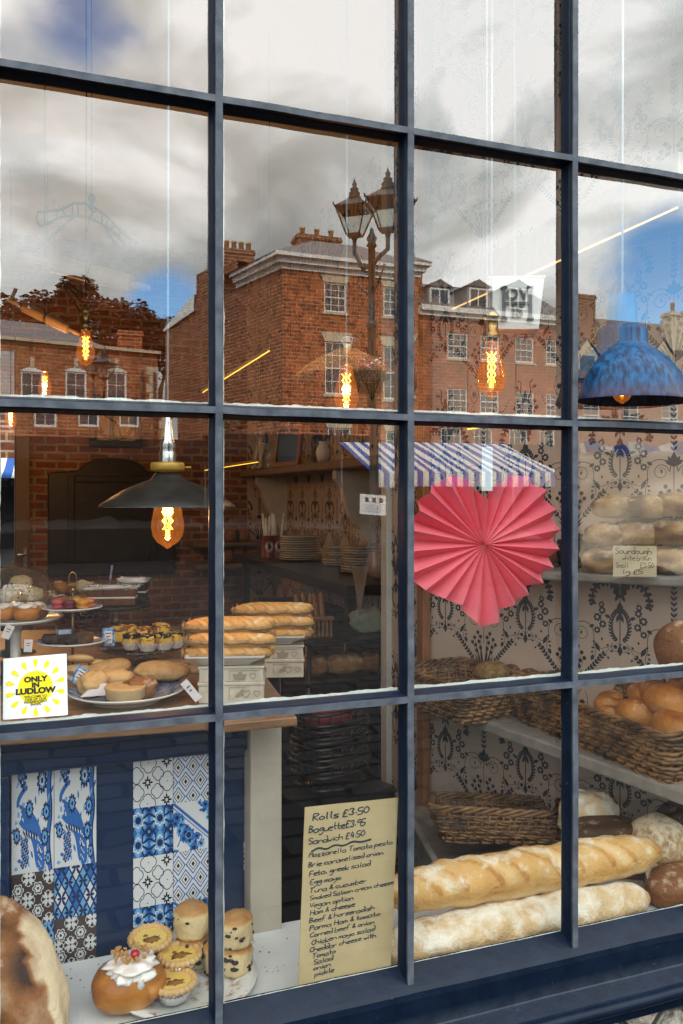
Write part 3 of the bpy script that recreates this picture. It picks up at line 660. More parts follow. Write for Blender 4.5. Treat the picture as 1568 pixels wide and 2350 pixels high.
def t_brown():
    d = Draw()
    for x, y, k in ((.4, .9, 0), (.9, .9, 0), (.15, .68, 1), (.62, .68, 1), (.38, .47, 0), (.86, .45, 0), (.15, .25, 1), (.62, .25, 1), (.4, .05, 0), (.88, .02, 0), (.05, .47, 0), (.05, .02, 0)):
        if k:
            d.flower(x, y, .14, 6, W_, 1); d.flower(x, y, .115, 6, N_, 2); d.flower(x, y, .085, 6, W_, 3); d.disc(x, y, .03, N_, 4, 8)
        else:
            for a in (45, 135, 225, 315):
                for s in (-14, 14): d.leaf(x, y, a + s, .17, .06, W_, 2)
            d.disc(x, y, .05, W_, 3, 10); d.disc(x, y, .025, N_, 4, 8)
            for a in (0, 90, 180, 270): d.ring(x + .10 * math.cos(R(a)), y + .10 * math.sin(R(a)), .062, .016, W_, 1, 10)
    return N_, d
def t_cross():
    d = Draw()
    for i in range(-1, 4):
        for j in range(-1, 4):
            x, y = .34 * i + (.17 if j % 2 else 0), .29 * j + .1
            d.fill([(x - .165, y), (x, y + .28), (x + .165, y), (x, y - .28)], (P_, B_, P_, W_)[(i * 2 + j * 3) % 4], 1 + (j % 2) * 2)
            for a in (58, 122, 238, 302):
                d.leaf(x, y, a, .2, .055, D_, 4.5)
            for a in (0, 180): d.leaf(x, y, a, .11, .06, D_, 4.5)
            d.stroke([(x - .165, y), (x, y + .28), (x + .165, y), (x, y - .28)], .03, D_, 4, closed=True)
    return D_, d
def t_cross2():
    b_, d = t_cross(); d.p = [(p, {W_: D_, P_: D_, B_: D_, D_: P_}[m], l) for p, m, l in d.p]; return P_, d
def peacock():
    d = Draw()                          # a bird in a tree, seen in the photo twice side by side
    d.stroke(smooth([(.93, 1.02), (.86, .8), (.93, .55), (.84, .3), (.92, -.02)]), .11, B_, 1, .09)
    d.stroke(smooth([(.97, 1.02), (.91, .8), (.97, .55), (.88, .3), (.96, -.02)]), .03, D_, 2)
    d.fill(smooth([(.12, .62), (.10, .55), (.18, .46), (.36, .38), (.50, .28), (.58, .0), (.80, .0), (.76, .25), (.66, .45), (.48, .58), (.30, .62), (.2, .66), (.12, .62)]), B_, 2)
    d.stroke(smooth([(.16, .6), (.14, .68), (.22, .75), (.30, .79)]), .075, B_, 3, .05); d.disc(.30, .795, .035, B_, 4, 10); d.leaf(.32, .80, 340, .05, .025, D_, 4)
    for a in (70, 90, 110): d.stroke([(.29, .82), (.29 + .06 * math.cos(R(a)), .82 + .05)], .012, D_, 4)
    d.flower(.16, .56, .08, 9, W_, 5, P_)
    for k in range(26):
        x = .25 + .42 * ((k * .618) % 1); y = .56 - .5 * (x - .2) - .14 * ((k * .37) % 1); d.leaf(x, y, 300, .06, .025, D_ if k % 3 else W_, 5)
    for k in range(14): d.disc(.62 + .1 * ((k * .7) % 1), .03 + .022 * k, .012, W_, 6, 7)
    for x, y, r in ((.72, .86, .13), (.42, .60, .10), (.82, .56, .10), (.78, .32, .10), (.12, .36, .09), (.86, .12, .08), (.2, .93, .07)):
        d.flower(x, y, r, 11, D_, 3, W_); d.flower(x, y, r * .62, 9, P_, 4.5, D_)
    for k in range(20): d.disc(.2 + .16 * ((k * .61) % 1), .97 - .02 * (k % 10), .022, D_ if k % 2 else B_, 4, 8)
    for k in range(26): d.disc(.22 + .17 * ((k * .61) % 1), .34 - .011 * k, .026, D_ if k % 2 else B_, 4, 8); d.disc(.22 + .17 * ((k * .61) % 1) - .008, .347 - .011 * k, .009, W_, 5.2, 6)
    for k in range(30): d.leaf(.05 + .9 * ((k * .618) % 1), .05 + .9 * ((k * .417) % 1), k * 71, .10, .04, B_ if k % 2 else P_, 1.2)
    return W_, d
KIND = {'q': t_quat(), 'd': t_diam(), 'o': t_ogee(), 'f': t_floral(), 'b': t_brown(), 'c': t_cross(), 'e': t_cross2(), 'p': peacock()}
def tile(kind, px0, px1, py, h, label, py1=None):
    """one tile sticker on the counter front (plane y = .33)"""
    yy = .3298
    a, c = U(px0, py, yy), U(px1, py, yy); bs, d = KIND[kind]; wd = c.x - a.x - .0006
    mb = MB(); f = lambda u, v, k: Vector((a.x + u * wd, yy - .0012 - k, a.z - h + v * h))
    mb.add([f(0, 0, 0), f(1, 0, 0), f(1, 1, 0), f(0, 1, 0)], [(0, 1, 2, 3)], bs); d.lay(mb, f, 0, 0, 1, (0, 1, 0, 1), step=.00012)
    o = mb.build('tile', TM, ctr); o['label'] = label
TH_ = .0985
c0, c1, c2_, c3 = 27, 125, 222, 0
zA = 1764
tile('p', 27, 124.5, 1764, .2, 'blue and white tile panel with a peacock in a tree'); tile('p', 125, 222, 1752, .2, 'blue and white tile panel with a peacock in a tree')
def row(px, py, h): p = U(px, py, .3298); q = p - Vector((0, 0, h)); d = q - CAM; return 1140 - FPX * d.z / d.dot(AX)
yl, yr = row(27, 1764, .2), row(125, 1752, .2)
tile('b', 27, 124.5, yl, TH_, 'brown and white floral tile'); tile('c', 125, 222, yr, TH_, 'blue diamond tile with white crosses')
tile('e', 27, 124.5, row(27, yl, TH_), TH_, 'pale blue lattice tile'); tile('b', 125, 222, row(125, yr, TH_), TH_, 'brown and white floral tile')
y0_, y1_ = 1741, 1731
for k in range(4):
    tile('qoqo'[k], 306, 397.5, y0_, TH_, ('white tile with brown quatrefoil outlines', 'bright blue ogee tile')[k % 2]); y0_ = row(306, y0_, TH_)
    tile('dfdf'[k], 398, 490, y1_, TH_, ('navy and white diamond tile', 'blue floral tile with a diagonal band')[k % 2]); y1_ = row(398, y1_, TH_)

# ------------------------------------------------------------------ back of the shop
m_dark = M('dark_wood', (.014, .010, .008), .42, c2=(.024, .017, .013), scale=5, stretch=(1, 1, 6))
def boardz(px, py, yy): return U(px, py, yy)
yy = YB - .04
a, c = U(110, 1325, yy), U(402, 1322, yy); zt_ = U(110, 1085, yy).z; zm = U(240, 1056, yy).z; cx = (a.x + c.x) / 2; wd = (c.x - a.x) / 2
pts = [(a.x, a.z), (c.x, a.z), (c.x, zt_), (cx + wd * .55, zt_ + .02)] + [(cx + wd * .5 * math.cos(R(k)), zt_ + .02 + (zm - zt_) * 1.0 * math.sin(R(k))) for k in range(8, 173, 12)] + [(cx - wd * .55, zt_ + .02), (a.x, zt_)]
brd = thing('headboard', 'dark arched wooden board leaning on the brick wall', 'board', (0, 0, 0))
g = MB(); g.prism(pts, YB - .045, YB - .005, ax='y'); g.build('board', m_dark, brd, bevel=.01)
g = MB()
for x0, x1, z0, z1 in ((a.x + .14, a.x + .19, a.z + .1, zt_ - .02), (c.x - .19, c.x - .14, a.z + .1, zt_ - .02), (a.x + .19, c.x - .19, a.z + .1, a.z + .15), (a.x + .19, c.x - .19, zt_ - .07, zt_ - .02)): g.box(x0, x1, YB - .058, YB - .046, z0, z1)
g.build('moulding', m_dark, brd, bevel=.006)
# wall clock
a, c = U(204, 1033, yy), U(325, 905, yy); clk = thing('wall_clock', 'square dark framed wall clock on the brick wall above the board', 'clock')
g = MB(); cx, cz, hw = (a.x + c.x) / 2, (a.z + c.z) / 2, (c.x - a.x) / 2
for q in ((-hw, hw, -hw, -hw + .05), (-hw, hw, hw - .05, hw), (-hw, -hw + .05, -hw + .05, hw - .05), (hw - .05, hw, -hw + .05, hw - .05)): g.box(cx + q[0], cx + q[1], YB - .08, YB - .002, cz + q[2], cz + q[3])
g.build('frame', m_dark, clk, bevel=.008)
d = Draw(); d.ring(0, 0, hw * .72, .006)
for k, nm in enumerate('XII I II III IIII V VI VII VIII IX X XI'.split()):
    an = 90 - 30 * k
    for j in range(len(nm)):
        o = (j - (len(nm) - 1) / 2) * .016; d.stroke([(hw * .58 * math.cos(R(an)) + o * math.sin(R(an)), hw * .58 * math.sin(R(an)) - o * math.cos(R(an))), (hw * .68 * math.cos(R(an)) + o * math.sin(R(an)), hw * .68 * math.sin(R(an)) - o * math.cos(R(an)))], .006)
d.stroke([(0, 0), (.05, -.12)], .008, 1, 2).stroke([(0, 0), (-.10, .06)], .010, 1, 2)
g = MB(); g.box(cx - hw + .05, cx + hw - .05, YB - .03, YB - .01, cz - hw + .05, cz + hw - .05); d.lay(g, lambda u, v, k: Vector((cx + u, YB - .031 - k, cz + v)))
g.build('dial', [M('dial_paper', (.5, .40, .27), .6), m_dark], clk)
# glazed back door
m_clear = clear('door_glass', (.92, .95, .95), .06, 0, .6)
dr = thing('glass_door', 'brown framed glazed door open to the market behind the shop', 'door')
m_dfr = M('taupe_door_paint', (.20, .155, .125), .5, c2=(.17, .13, .105), scale=5)
g = MB()
xs0, xs1 = U(37, 1140, YB - .02).x, U(69, 1140, YB - .02).x
g.box(xs0, xs1, YB - .03, YB + .02, .01, 2.74).box(XD0, XD0 + .1, YB - .03, YB + .02, .01, 2.74).box(XD0 + .1, xs0, YB - .03, YB + .02, .01, .3).box(XD0 + .1, xs0, YB - .03, YB + .02, 2.62, 2.74)
g.box(xs0 - .012, xs0, YB - .02, YB + .01, .3, 2.62)
g.build('frame', m_dfr, dr, bevel=.005)
g = MB(); g.add([(XD0 + .1, YB, .3), (xs0, YB, .3), (xs0, YB, 2.62), (XD0 + .1, YB, 2.62)], [(0, 1, 2, 3)]); g.build('pane', m_clear, dr)
p = U(58, 1273, YB - .04); m_steel = M('steel', (.62, .62, .6), .25, 1)
g = MB(); g.box(p.x - .012, p.x + .012, YB - .04, YB - .031, p.z - .10, p.z + .05); g.tube([(p.x, YB - .04, p.z), (p.x, YB - .08, p.z), (p.x - .05, YB - .085, p.z)], .009)
g.build('handle', m_steel, dr)
# ------------------------------------------------------------------ across the street: what the window reflects
rng = random.Random(5)
m_bb = {}
def ext_brick(u, c=((.50, .10, .028), (.17, .034, .012))):
    k = (round(u[0], 3), round(u[1], 3), c)
    if k not in m_bb: m_bb[k] = brick('red_street_brick', u, c[0], c[1], (.40, .25, .155), .46, .165, .022, .9, .5, (.4, 1.5))
    return m_bb[k]
m_sto = M('pale_sandstone', (.62, .52, .36), .8, c2=(.50, .41, .28), scale=3)
m_wht = M('white_window_paint', (.78, .77, .73), .5)
m_sla = M('roof_slate', (.075, .07, .075), .6, c2=(.12, .11, .11), scale=6, bump=.3)
m_tile = M('brown_roof_tile', (.11, .075, .055), .75, c2=(.17, .12, .09), scale=5, bump=.4)
m_pot = M('clay_pot', (.55, .36, .20), .8, c2=(.42, .26, .13), scale=4)
m_gls = M('far_window_glass', (.05, .055, .06), .06, spec=.8)
m_crm = M('cream_render', (.60, .52, .38), .8)
m_lead = M('lead_grey', (.20, .20, .20), .6)
def facade(mb, p, u, L_, z0, z1, holes, m=0, depth=.14):
    """wall face with real openings; p start, u direction, the street lies to its left as one walks along u in plan"""
    p = Vector(p); u = Vector((u[0], u[1], 0)).normalized(); n = Vector((-u.y, u.x, 0))
    xs = sorted({0, L_} | {h[0] for h in holes} | {h[1] for h in holes}); zs = sorted({z0, z1} | {h[2] for h in holes} | {h[3] for h in holes})
    P = lambda a, b, d=0: p + u * a + Vector((0, 0, b)) - n * d
    for a, b in zip(xs, xs[1:]):
        for c, e in zip(zs, zs[1:]):
            ca, cz = (a + b) / 2, (c + e) / 2
            if any(h[0] < ca < h[1] and h[2] < cz < h[3] for h in holes): continue
            mb.add([P(a, c), P(b, c), P(b, e), P(a, e)], [(3, 2, 1, 0)], m)
    for h in holes:
        a, b, c, e = h[:4]
        for q in ((P(a, c), P(b, c), P(b, c, depth), P(a, c, depth)), (P(a, e), P(b, e), P(b, e, depth), P(a, e, depth)), (P(a, c), P(a, e), P(a, e, depth), P(a, c, depth)), (P(b, c), P(b, e), P(b, e, depth), P(b, c, depth))):
            mb.add(list(q), [(0, 1, 2, 3)], m)
    return P
def boxuv(mb, P, a, b, c, e, d0, d1, m=0):
    v = [P(a, c, d0), P(b, c, d0), P(b, c, d1), P(a, c, d1), P(a, e, d0), P(b, e, d0), P(b, e, d1), P(a, e, d1)]
    mb.add(v, [(3, 2, 1, 0), (4, 5, 6, 7), (0, 1, 5, 4), (1, 2, 6, 5), (2, 3, 7, 6), (3, 0, 4, 7)], m)
def sash(par, P, h, cols, rows, lintel=0, sill=True, splay=.12, arch=False, fw=.07):
    a, b, c, e = h[:4]; mb = MB()
    for q in ((a, a + fw, c, e), (b - fw, b, c, e), (a + fw, b - fw, e - fw, e), (a + fw, b - fw, c, c + fw * 1.2), (a + fw, b - fw, (c + e) / 2 - .03, (c + e) / 2 + .03)): boxuv(mb, P, *q, .05, .12)
    for k in range(1, cols): x = a + (b - a) * k / cols; boxuv(mb, P, x - .014, x + .014, c + fw * 1.2, e - fw, .075, .10)
    for k in range(1, rows):
        if abs(k - rows / 2) < .1: continue
        z = c + (e - c) * k / rows; boxuv(mb, P, a + fw, b - fw, z - .014, z + .014, .076, .099)
    if arch:
        n = 9; pts = [(a + (b - a) * i / n, e + .16 * math.sin(math.pi * i / n)) for i in range(n + 1)]
        for i in range(n): boxuv(mb, P, pts[i][0], pts[i + 1][0], e - .01, (pts[i][1] + pts[i + 1][1]) / 2 + .02, -.01, .11)
    w = mb.build('window', m_wht, par); g = MB(); g.add([P(a, c, .11), P(b, c, .11), P(b, e, .11), P(a, e, .11)], [(3, 2, 1, 0)]); g.build('pane', m_gls, w)
    if lintel:
        g = MB(); v = [P(a - .02, e + .004, -.015), P(b + .02, e + .004, -.015), P(b + splay, e + lintel, -.015), P(a - splay, e + lintel, -.015)]; k = [P(a - .02, e + .004, .05), P(b + .02, e + .004, .05), P(b + splay, e + lintel, .05), P(a - splay, e + lintel, .05)]
        g.add(v + k, [(3, 2, 1, 0), (0, 1, 5, 4), (1, 2, 6, 5), (2, 3, 7, 6), (3, 0, 4, 7)]); g.build('lintel', m_sto, w)
    if sill: g = MB(); boxuv(g, P, a - .09, b + .09, c - .11, c - .003, -.07, .05); g.build('sill', m_sto, w)
    return w
def chimney(par, x, y, z0, z1, wx, wy, npots, along='x', bm=None, ph=.5, name='chimney'):
    mb = MB(); mb.box(x - wx / 2, x + wx / 2, y - wy / 2, y + wy / 2, z0, z1 - .25).box(x - wx / 2 - .06, x + wx / 2 + .06, y - wy / 2 - .06, y + wy / 2 + .06, z1 - .249, z1 - .1).box(x - wx / 2 - .02, x + wx / 2 + .02, y - wy / 2 - .02, y + wy / 2 + .02, z1 - .099, z1)
    c = mb.build(name, bm or ext_brick((.8, .6), ((.22, .085, .04), (.15, .055, .03))), par)
    for k in range(npots):
        f = (k + .5) / npots - .5; px, py = (x + f * wx, y) if along == 'x' else (x, y + f * wy)
        g = MB(); g.lathe([(.13, 0), (.12, ph * .8), (.15, ph * .82), (.15, ph), (.10, ph), (.10, ph * .5)], 12, X=T(px, py, z1 - .02)); g.build('chimney_pot', m_pot, c)
    return c
def zpx(py, p): return ZC + (1140 - py) * ((Vector((p.x, -p.y, 0)) - CAM).dot(AX)) / FPX
D1 = 33.0
def OX(px, d): p = U(px, 1140, d); return Vector((p.x, -d, 0))
# --- the tall red house with the white cornice
hs = thing('brick_house', 'tall red brick house with white cornice reflected beside the street lamp', 'house')
c0 = OX(660, D1); c1 = OX(957, D1); sd_ = Vector((-.25, -.97, 0)).normalized()     # side wall runs away from the shop
zc = zpx(606, c0); Lf = (c1 - c0).length
def hx(px): return (OX(px, D1) - c0).dot((c1 - c0).normalized())
holes = []
for (a, b, t_, b_) in ((755, 807, 644, 712), (757, 811, 779, 900), (758, 812, 985, 1075)):
    m_ = OX((a + b) / 2, D1); holes.append((hx(a), hx(b), zpx(b_, m_), zpx(t_, m_)))
for (a, b, t_, b_) in ((893, 944, 655, 722), (893, 947, 790, 912), (893, 947, 992, 1080)):
    m_ = OX((a + b) / 2, D1); holes.append((hx(a), hx(b), zpx(b_, m_), zpx(t_, m_)))
g = MB(); P = facade(g, c0, (1, 0), Lf, 0, zc, holes)
ub = (1, 0)
P2f = MB(); c2 = c0 + sd_ * 4.1; c3 = c0 + sd_ * 8.4; c4 = c0 + sd_ * 12.3
g.build('wall', ext_brick((1, 0)), hs)
g = MB(); us = (c0 - c2).normalized()
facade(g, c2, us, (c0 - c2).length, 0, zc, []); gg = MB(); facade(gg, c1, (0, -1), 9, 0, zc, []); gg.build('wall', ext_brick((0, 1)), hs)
g.build('wall', ext_brick((us.x, us.y), ((.25, .075, .035), (.17, .05, .025))), hs)  # side wall brick coloured darker for the shade on that face
for h in holes: sash(hs, P, h, 3, 4, lintel=.42, splay=.2)
def band(mb, z0, z1, o):                # cornice course round two sides
    n1 = Vector((0, 1, 0)); n2 = Vector((-sd_.y, sd_.x, 0)); n2 = n2 if n2.x < 0 else -n2
    k = c0 + n1 * o + n2 * o - Vector((0, 0, 0))
    pts = [c1 + Vector((o, o, 0)), k, c2 + n2 * o, c2, c0, c1 + Vector((o, 0, 0))]
    mb.prism([(q.x, q.y) for q in pts], z0, z1)
g = MB(); band(g, zc - .12, zc + .1, .10); band(g, zc + .101, zc + .34, .28); band(g, zc + .341, zc + .50, .46); g.build('cornice', m_wht, hs)
g = MB(); e0, e1, e2 = c0 + Vector((-.5, .5, 0)), c1 + Vector((.5, .5, 0)), c2 + Vector((-.6, 0, 0)); bk = c1 + Vector((.5, -8, 0))
r0 = c0 + Vector((2.4, -3.2, 0)); r1 = c1 + Vector((-1.2, -3.2, 0)); zr = zc + 2.3; z_ = zc + .5
v = [(e0.x, e0.y, z_), (e1.x, e1.y, z_), (bk.x, bk.y, z_), (e2.x, e2.y - 4, z_), (r0.x, r0.y, zr), (r1.x, r1.y, zr), (e2.x, e2.y, z_)]
g.add(v, [(0, 1, 5, 4), (1, 2, 5), (2, 3, 4, 5), (3, 6, 0, 4)]); rf = g.build('roof', m_sla, hs)
chimney(hs, (c0.x + c1.x) / 2 + .35, -D1 - 5.5, zc, zpx(552, OX(830, D1 + 5.5)), 2.3, 1.0, 3)
# rear wing, its stack of five pots and the lower wall with a white coping
wg = thing('brick_house', 'dark brick rear wing with a five pot chimney stack and lower coped wall', 'house')
zw = zpx(634, c3)
g = MB(); facade(g, c3, us, (c2 - c3).length, 0, zw, []); n2 = Vector((-us.y, us.x, 0)); n2 = -n2 if n2.x > 0 else n2
q0, q1 = c3 - n2 * 3, c2 - n2 * 3
g.prism([(c2.x + .02, c2.y - .03), (c3.x + .02, c3.y), (q0.x, q0.y), (q1.x, q1.y)], zw - .1, zw)
z7, z8 = zpx(716, c3), zpx(764, c4)
def facade2(mb, a, b, za, zb):
    mb.add([(a.x, a.y, 0), (b.x, b.y, 0), (b.x, b.y, zb), (a.x, a.y, za)], [(0, 1, 2, 3)])
facade2(g, c4, c3, z8, z7)
g.build('wall', ext_brick((us.x, us.y), ((.20, .065, .033), (.13, .042, .023))), wg)
g = MB(); n_ = n2 * .12; g.add([(c4.x + n_.x, c4.y + n_.y, z8 - .05), (c3.x + n_.x, c3.y + n_.y, z7 - .05), (c3.x + n_.x, c3.y + n_.y, z7 + .8), (c4.x + n_.x, c4.y + n_.y, z8 + .1), (c4.x - n_.x, c4.y - n_.y, z8 - .05), (c3.x - n_.x, c3.y - n_.y, z7 - .05), (c3.x - n_.x, c3.y - n_.y, z7 + .8), (c4.x - n_.x, c4.y - n_.y, z8 + .1)], [(0, 1, 2, 3), (7, 6, 5, 4), (3, 2, 6, 7), (0, 4, 5, 1)])
g.build('coping', m_wht, wg)
qm = (c2 + c3) / 2; k0 = OX(562, -qm.y)
stk = MB(); chimney(wg, k0.x - .3, qm.y, zw - 3, zpx(572, k0), 1.85, .9, 5, 'x', ext_brick((0, 1), ((.20, .08, .045), (.13, .055, .035))))
# --- the terrace with dormers, to its right
D2 = 36.0
tr_ = thing('brick_terrace', 'lower red brick terrace with dormer windows and rows of white sashes', 'house')
a0, a1 = OX(957, D2), OX(1290, D2); ze = zpx(737, OX(1100, D2)); hol = []
for (a, b) in ((1023, 1070), (1099, 1142), (1180, 1222), (1250, 1285)):
    for (t_, b_) in ((772, 830), (898, 952), (988, 1060)):
        m_ = OX((a + b) / 2, D2); s_ = (1100 - (a + b) / 2) * .0; hol.append(((OX(a, D2) - a0).x, (OX(b, D2) - a0).x, zpx(b_, OX(1100, D2)), zpx(t_, OX(1100, D2))))
g = MB(); P = facade(g, a0, (1, 0), (a1 - a0).x, 0, ze, hol); facade(g, a1, (0, -1), 8, 0, ze, []); g.build('wall', ext_brick((1, 0), ((.48, .085, .026), (.19, .036, .013))), tr_)
for i, h in enumerate(hol): sash(tr_, P, h, 3, 4, sill=True)
g = MB(); boxuv(g, P, -.0, (a1 - a0).x + .2, ze - .05, ze + .16, -.25, .05); boxuv(g, P, 0, (a1 - a0).x + .2, ze + .161, ze + .42, -.42, .05); g.build('cornice', m_wht, tr_)
g = MB(); z_ = ze + .42; xl, xr_ = a0.x, a1.x + .2
g.add([(xl, -D2 + .3, z_), (xr_, -D2 + .3, z_), (xr_, -D2 - 3.2, z_ + 2.0), (xl, -D2 - 3.2, z_ + 2.0), (xr_, -D2 - 7, z_), (xl, -D2 - 7, z_)], [(0, 1, 2, 3), (3, 2, 4, 5), (1, 4, 2)]); g.build('roof', m_sla, tr_)
for px in (1022, 1111, 1205):
    x = OX(px, D2 - .6).x; zz = zpx(716, OX(px, D2)); hh = zpx(664, OX(px, D2)) - zz; ww = .62; yf = -D2 - .25
    dm = MB(); dm.box(x - ww, x + ww, yf - 2.0, yf, zz, zz + hh + .05); dd = dm.build('dormer', m_lead, tr_)
    P3 = lambda a, b, d=0, x=x, yf=yf: Vector((x + a, yf + .02 - d, b))
    h = (-ww + .08, ww - .08, zz + .05, zz + hh - .02); mb = MB()
    for q in ((h[0], h[0] + .09, h[2], h[3]), (h[1] - .09, h[1], h[2], h[3]), (h[0] + .09, h[1] - .09, h[3] - .09, h[3]), (h[0] + .09, h[1] - .09, h[2], h[2] + .09), (-.03, .03, h[2] + .09, h[3] - .09)): boxuv(mb, P3, *q, -.05, .01)
    mb.build('window', m_wht, dd); g = MB(); g.add([P3(h[0], h[2], .005), P3(h[1], h[2], .005), P3(h[1], h[3], .005), P3(h[0], h[3], .005)], [(3, 2, 1, 0)]); g.build('pane', m_gls, dd)
    g = MB(); g.prism([(x - ww - .15, zz + hh + .05), (x + ww + .15, zz + hh + .05), (x, zz + hh + .42)], yf - 2.4, yf + .15, ax='y'); g.build('dormer_roof', m_sla, dd)
chimney(tr_, OX(958, D2).x + .2, -D2 - 1.2, ze, zpx(624, OX(958, D2 + 1)), .7, 1.0, 1, ph=.9)
# --- gabled houses at the far right
D3 = 38.0
gb = thing('gabled_house', 'brick house with cream gabled dormers behind the blue lamp shade', 'house')
a0, a1 = OX(1296, D3), OX(1640, D3); ze = zpx(872, OX(1440, D3)); hol = []
for (a, b) in ((1335, 1372), (1425, 1462), (1515, 1552), (1590, 1625)): hol.append(((OX(a, D3) - a0).x, (OX(b, D3) - a0).x, zpx(985, OX(1440, D3)), zpx(918, OX(1440, D3))))
g = MB(); P = facade(g, a0, (1, 0), (a1 - a0).x, 0, ze, hol); g.build('wall', ext_brick((1, 0), ((.30, .085, .036), (.22, .06, .027))), gb)
for h in hol: sash(gb, P, h, 2, 4)
g = MB(); z_ = ze; g.add([(a0.x, -D3 + .3, z_), (a1.x, -D3 + .3, z_), (a1.x, -D3 - 4, zpx(735, OX(1440, D3 + 4))), (a0.x, -D3 - 4, zpx(735, OX(1440, D3 + 4))), (a1.x, -D3 - 8, z_), (a0.x, -D3 - 8, z_)], [(0, 1, 2, 3), (3, 2, 4, 5)]); g.build('roof', m_tile, gb)
for px in (1348, 1522):
    x = OX(px, D3).x; zz = ze + .05; hh = zpx(810, OX(px, D3)) - zz
    g = MB(); g.prism([(x - .75, zz), (x + .75, zz), (x + .75, zz + hh), (x, zz + hh + .85), (x - .75, zz + hh)], -D3 - 2.5, -D3 - .2, ax='y'); dd = g.build('dormer', m_crm, gb)
    g = MB(); g.add([(x - .5, -D3 - .18, zz + .1), (x + .5, -D3 - .18, zz + .1), (x + .5, -D3 - .18, zz + hh - .05), (x - .5, -D3 - .18, zz + hh - .05)], [(3, 2, 1, 0)]); g.build('pane', m_gls, dd)
    g = MB()
    for s in (1, -1): g.add([(x, -D3 - .1, zz + hh + .98), (x + s * .95, -D3 - .1, zz + hh - .08), (x + s * .95, -D3 - 2.5, zz + hh - .08), (x, -D3 - 2.5, zz + hh + .98)], [(0, 1, 2, 3)])
    g.build('dormer_roof', m_tile, dd)
chimney(gb, OX(1345, D3 + 2).x, -D3 - 2.5, ze, zpx(672, OX(1345, D3 + 2)), 1.2, .9, 0)
chimney(gb, OX(1552, D3 + 2).x, -D3 - 2.5, ze, zpx(712, OX(1552, D3 + 2)), 1.0, .9, 1, ph=.7, bm=m_crm)
# --- the low house with arched windows, left
p0 = OA(-130, 1140, 35.0); p1 = OA(380, 1140, 39.9); p0.z = p1.z = 0
A_ = OA(0, 1140, 36.0); A_.z = 0; uu = (p1 - A_).normalized(); p0 = A_ - uu * 3.2
ze = ZC + 358 * 36 / FPX
lo_ = thing('arched_house', 'low brick house with arched white windows and slate roof before the tree', 'house')
Lh = (p1 - p0).length; hol = []
def hpx(px):                             # distance along this facade seen at px
    d = ray(px, 1140); o = Vector((p0.x, -p0.y)); du = Vector((uu.x, -uu.y)); rx, ry = d.x, d.y; ox, oy = CAM.x - o.x, CAM.y - o.y
    return (ox * ry - oy * rx) / (du.x * ry - du.y * rx)
for (a, b) in ((-40, 12), (65, 118), (167, 217), (263, 310)):
    q = p0 + uu * hpx((a + b) / 2); hol.append((hpx(a), hpx(b), zpx(980, q), zpx(856, q)))
g = MB(); P = facade(g, p0, (uu.x, uu.y), Lh, 0, ze, hol); g.build('wall', ext_brick((uu.x, uu.y), ((.38, .12, .05), (.27, .08, .034))), lo_)
for h in hol:
    s_ = sash(lo_, P, h, 2, 4, sill=False, arch=True, fw=.09)
    g = MB(); boxuv(g, P, (h[0] + h[1]) / 2 - .09, (h[0] + h[1]) / 2 + .09, h[3] + .2, h[3] + .62, -.03, .03); g.build('keystone', m_sto, s_)
g = MB(); boxuv(g, P, -.1, Lh + .1, ze, ze + .14, -.2, .1); g.build('eaves', m_sto, lo_)
g = MB()
for k in range(9): boxuv(g, P, Lh - .55 + (.14 if k % 2 else 0), Lh + .015, ze - 1.0 - k * .42, ze - .62 - k * .42, -.03, .3)
g.build('quoin', m_sto, lo_)
xr0 = hpx(0) - 1; xr1 = hpx(262); nb = Vector((uu.y, -uu.x, 0)); nb = nb if nb.y < 0 else -nb
P_ = lambda a, z, d: tuple(p0 + uu * a + nb * d + Vector((0, 0, z)))
g = MB(); g.add([P_(0, ze + .14, 0), P_(xr1, ze + .14, 0), P_(xr1 - 2.0, ze + 1.5, 3.2), P_(0, ze + 1.5, 3.2), P_(xr1, ze + .14, 6), P_(0, ze + .14, 6)], [(0, 1, 2, 3), (1, 4, 2), (2, 4, 5, 3)]); g.build('roof', m_sla, lo_)
q = p0 + uu * hpx(328) + nb * .8; chimney(lo_, q.x, q.y, ze - .5, zpx(765, q), 1.1, .8, 0, bm=ext_brick((1, 0)))
g = MB()
for px in (345, 395):
    q = p0 + uu * hpx(min(px, 372)) + Vector((0, .2, 0)); g.tube([(q.x, q.y, 0), (q.x, q.y, ze - .9)], .06, 8)
g.build('downpipe', m_dark, lo_)

# ------------------------------------------------------------------ trees
m_leaf = bpy.data.materials.new('copper_leaf'); m_leaf.use_nodes = True; t = m_leaf.node_tree; b = t.nodes['Principled BSDF']; b.inputs['Roughness'].default_value = .6
oi = t.nodes.new('ShaderNodeTexCoord'); n = t.nodes.new('ShaderNodeTexNoise'); n.inputs['Scale'].default_value = .9; n.inputs['Detail'].default_value = 3; t.links.new(oi.outputs['Object'], n.inputs['Vector'])
r = t.nodes.new('ShaderNodeValToRGB'); r.color_ramp.elements[0].color = (.022, .012, .009, 1); r.color_ramp.elements[1].color = (.075, .035, .02, 1); r.color_ramp.elements[0].position = .35; r.color_ramp.elements[1].position = .65; t.links.new(n.outputs['Fac'], r.inputs[0]); t.links.new(r.outputs[0], b.inputs['Base Color'])
m_green = M('dark_green_leaf', (.018, .035, .010), .6, c2=(.05, .075, .02), scale=5)
m_bark = M('bark', (.05, .035, .025), .9, c2=(.09, .07, .05), scale=12, bump=.5)
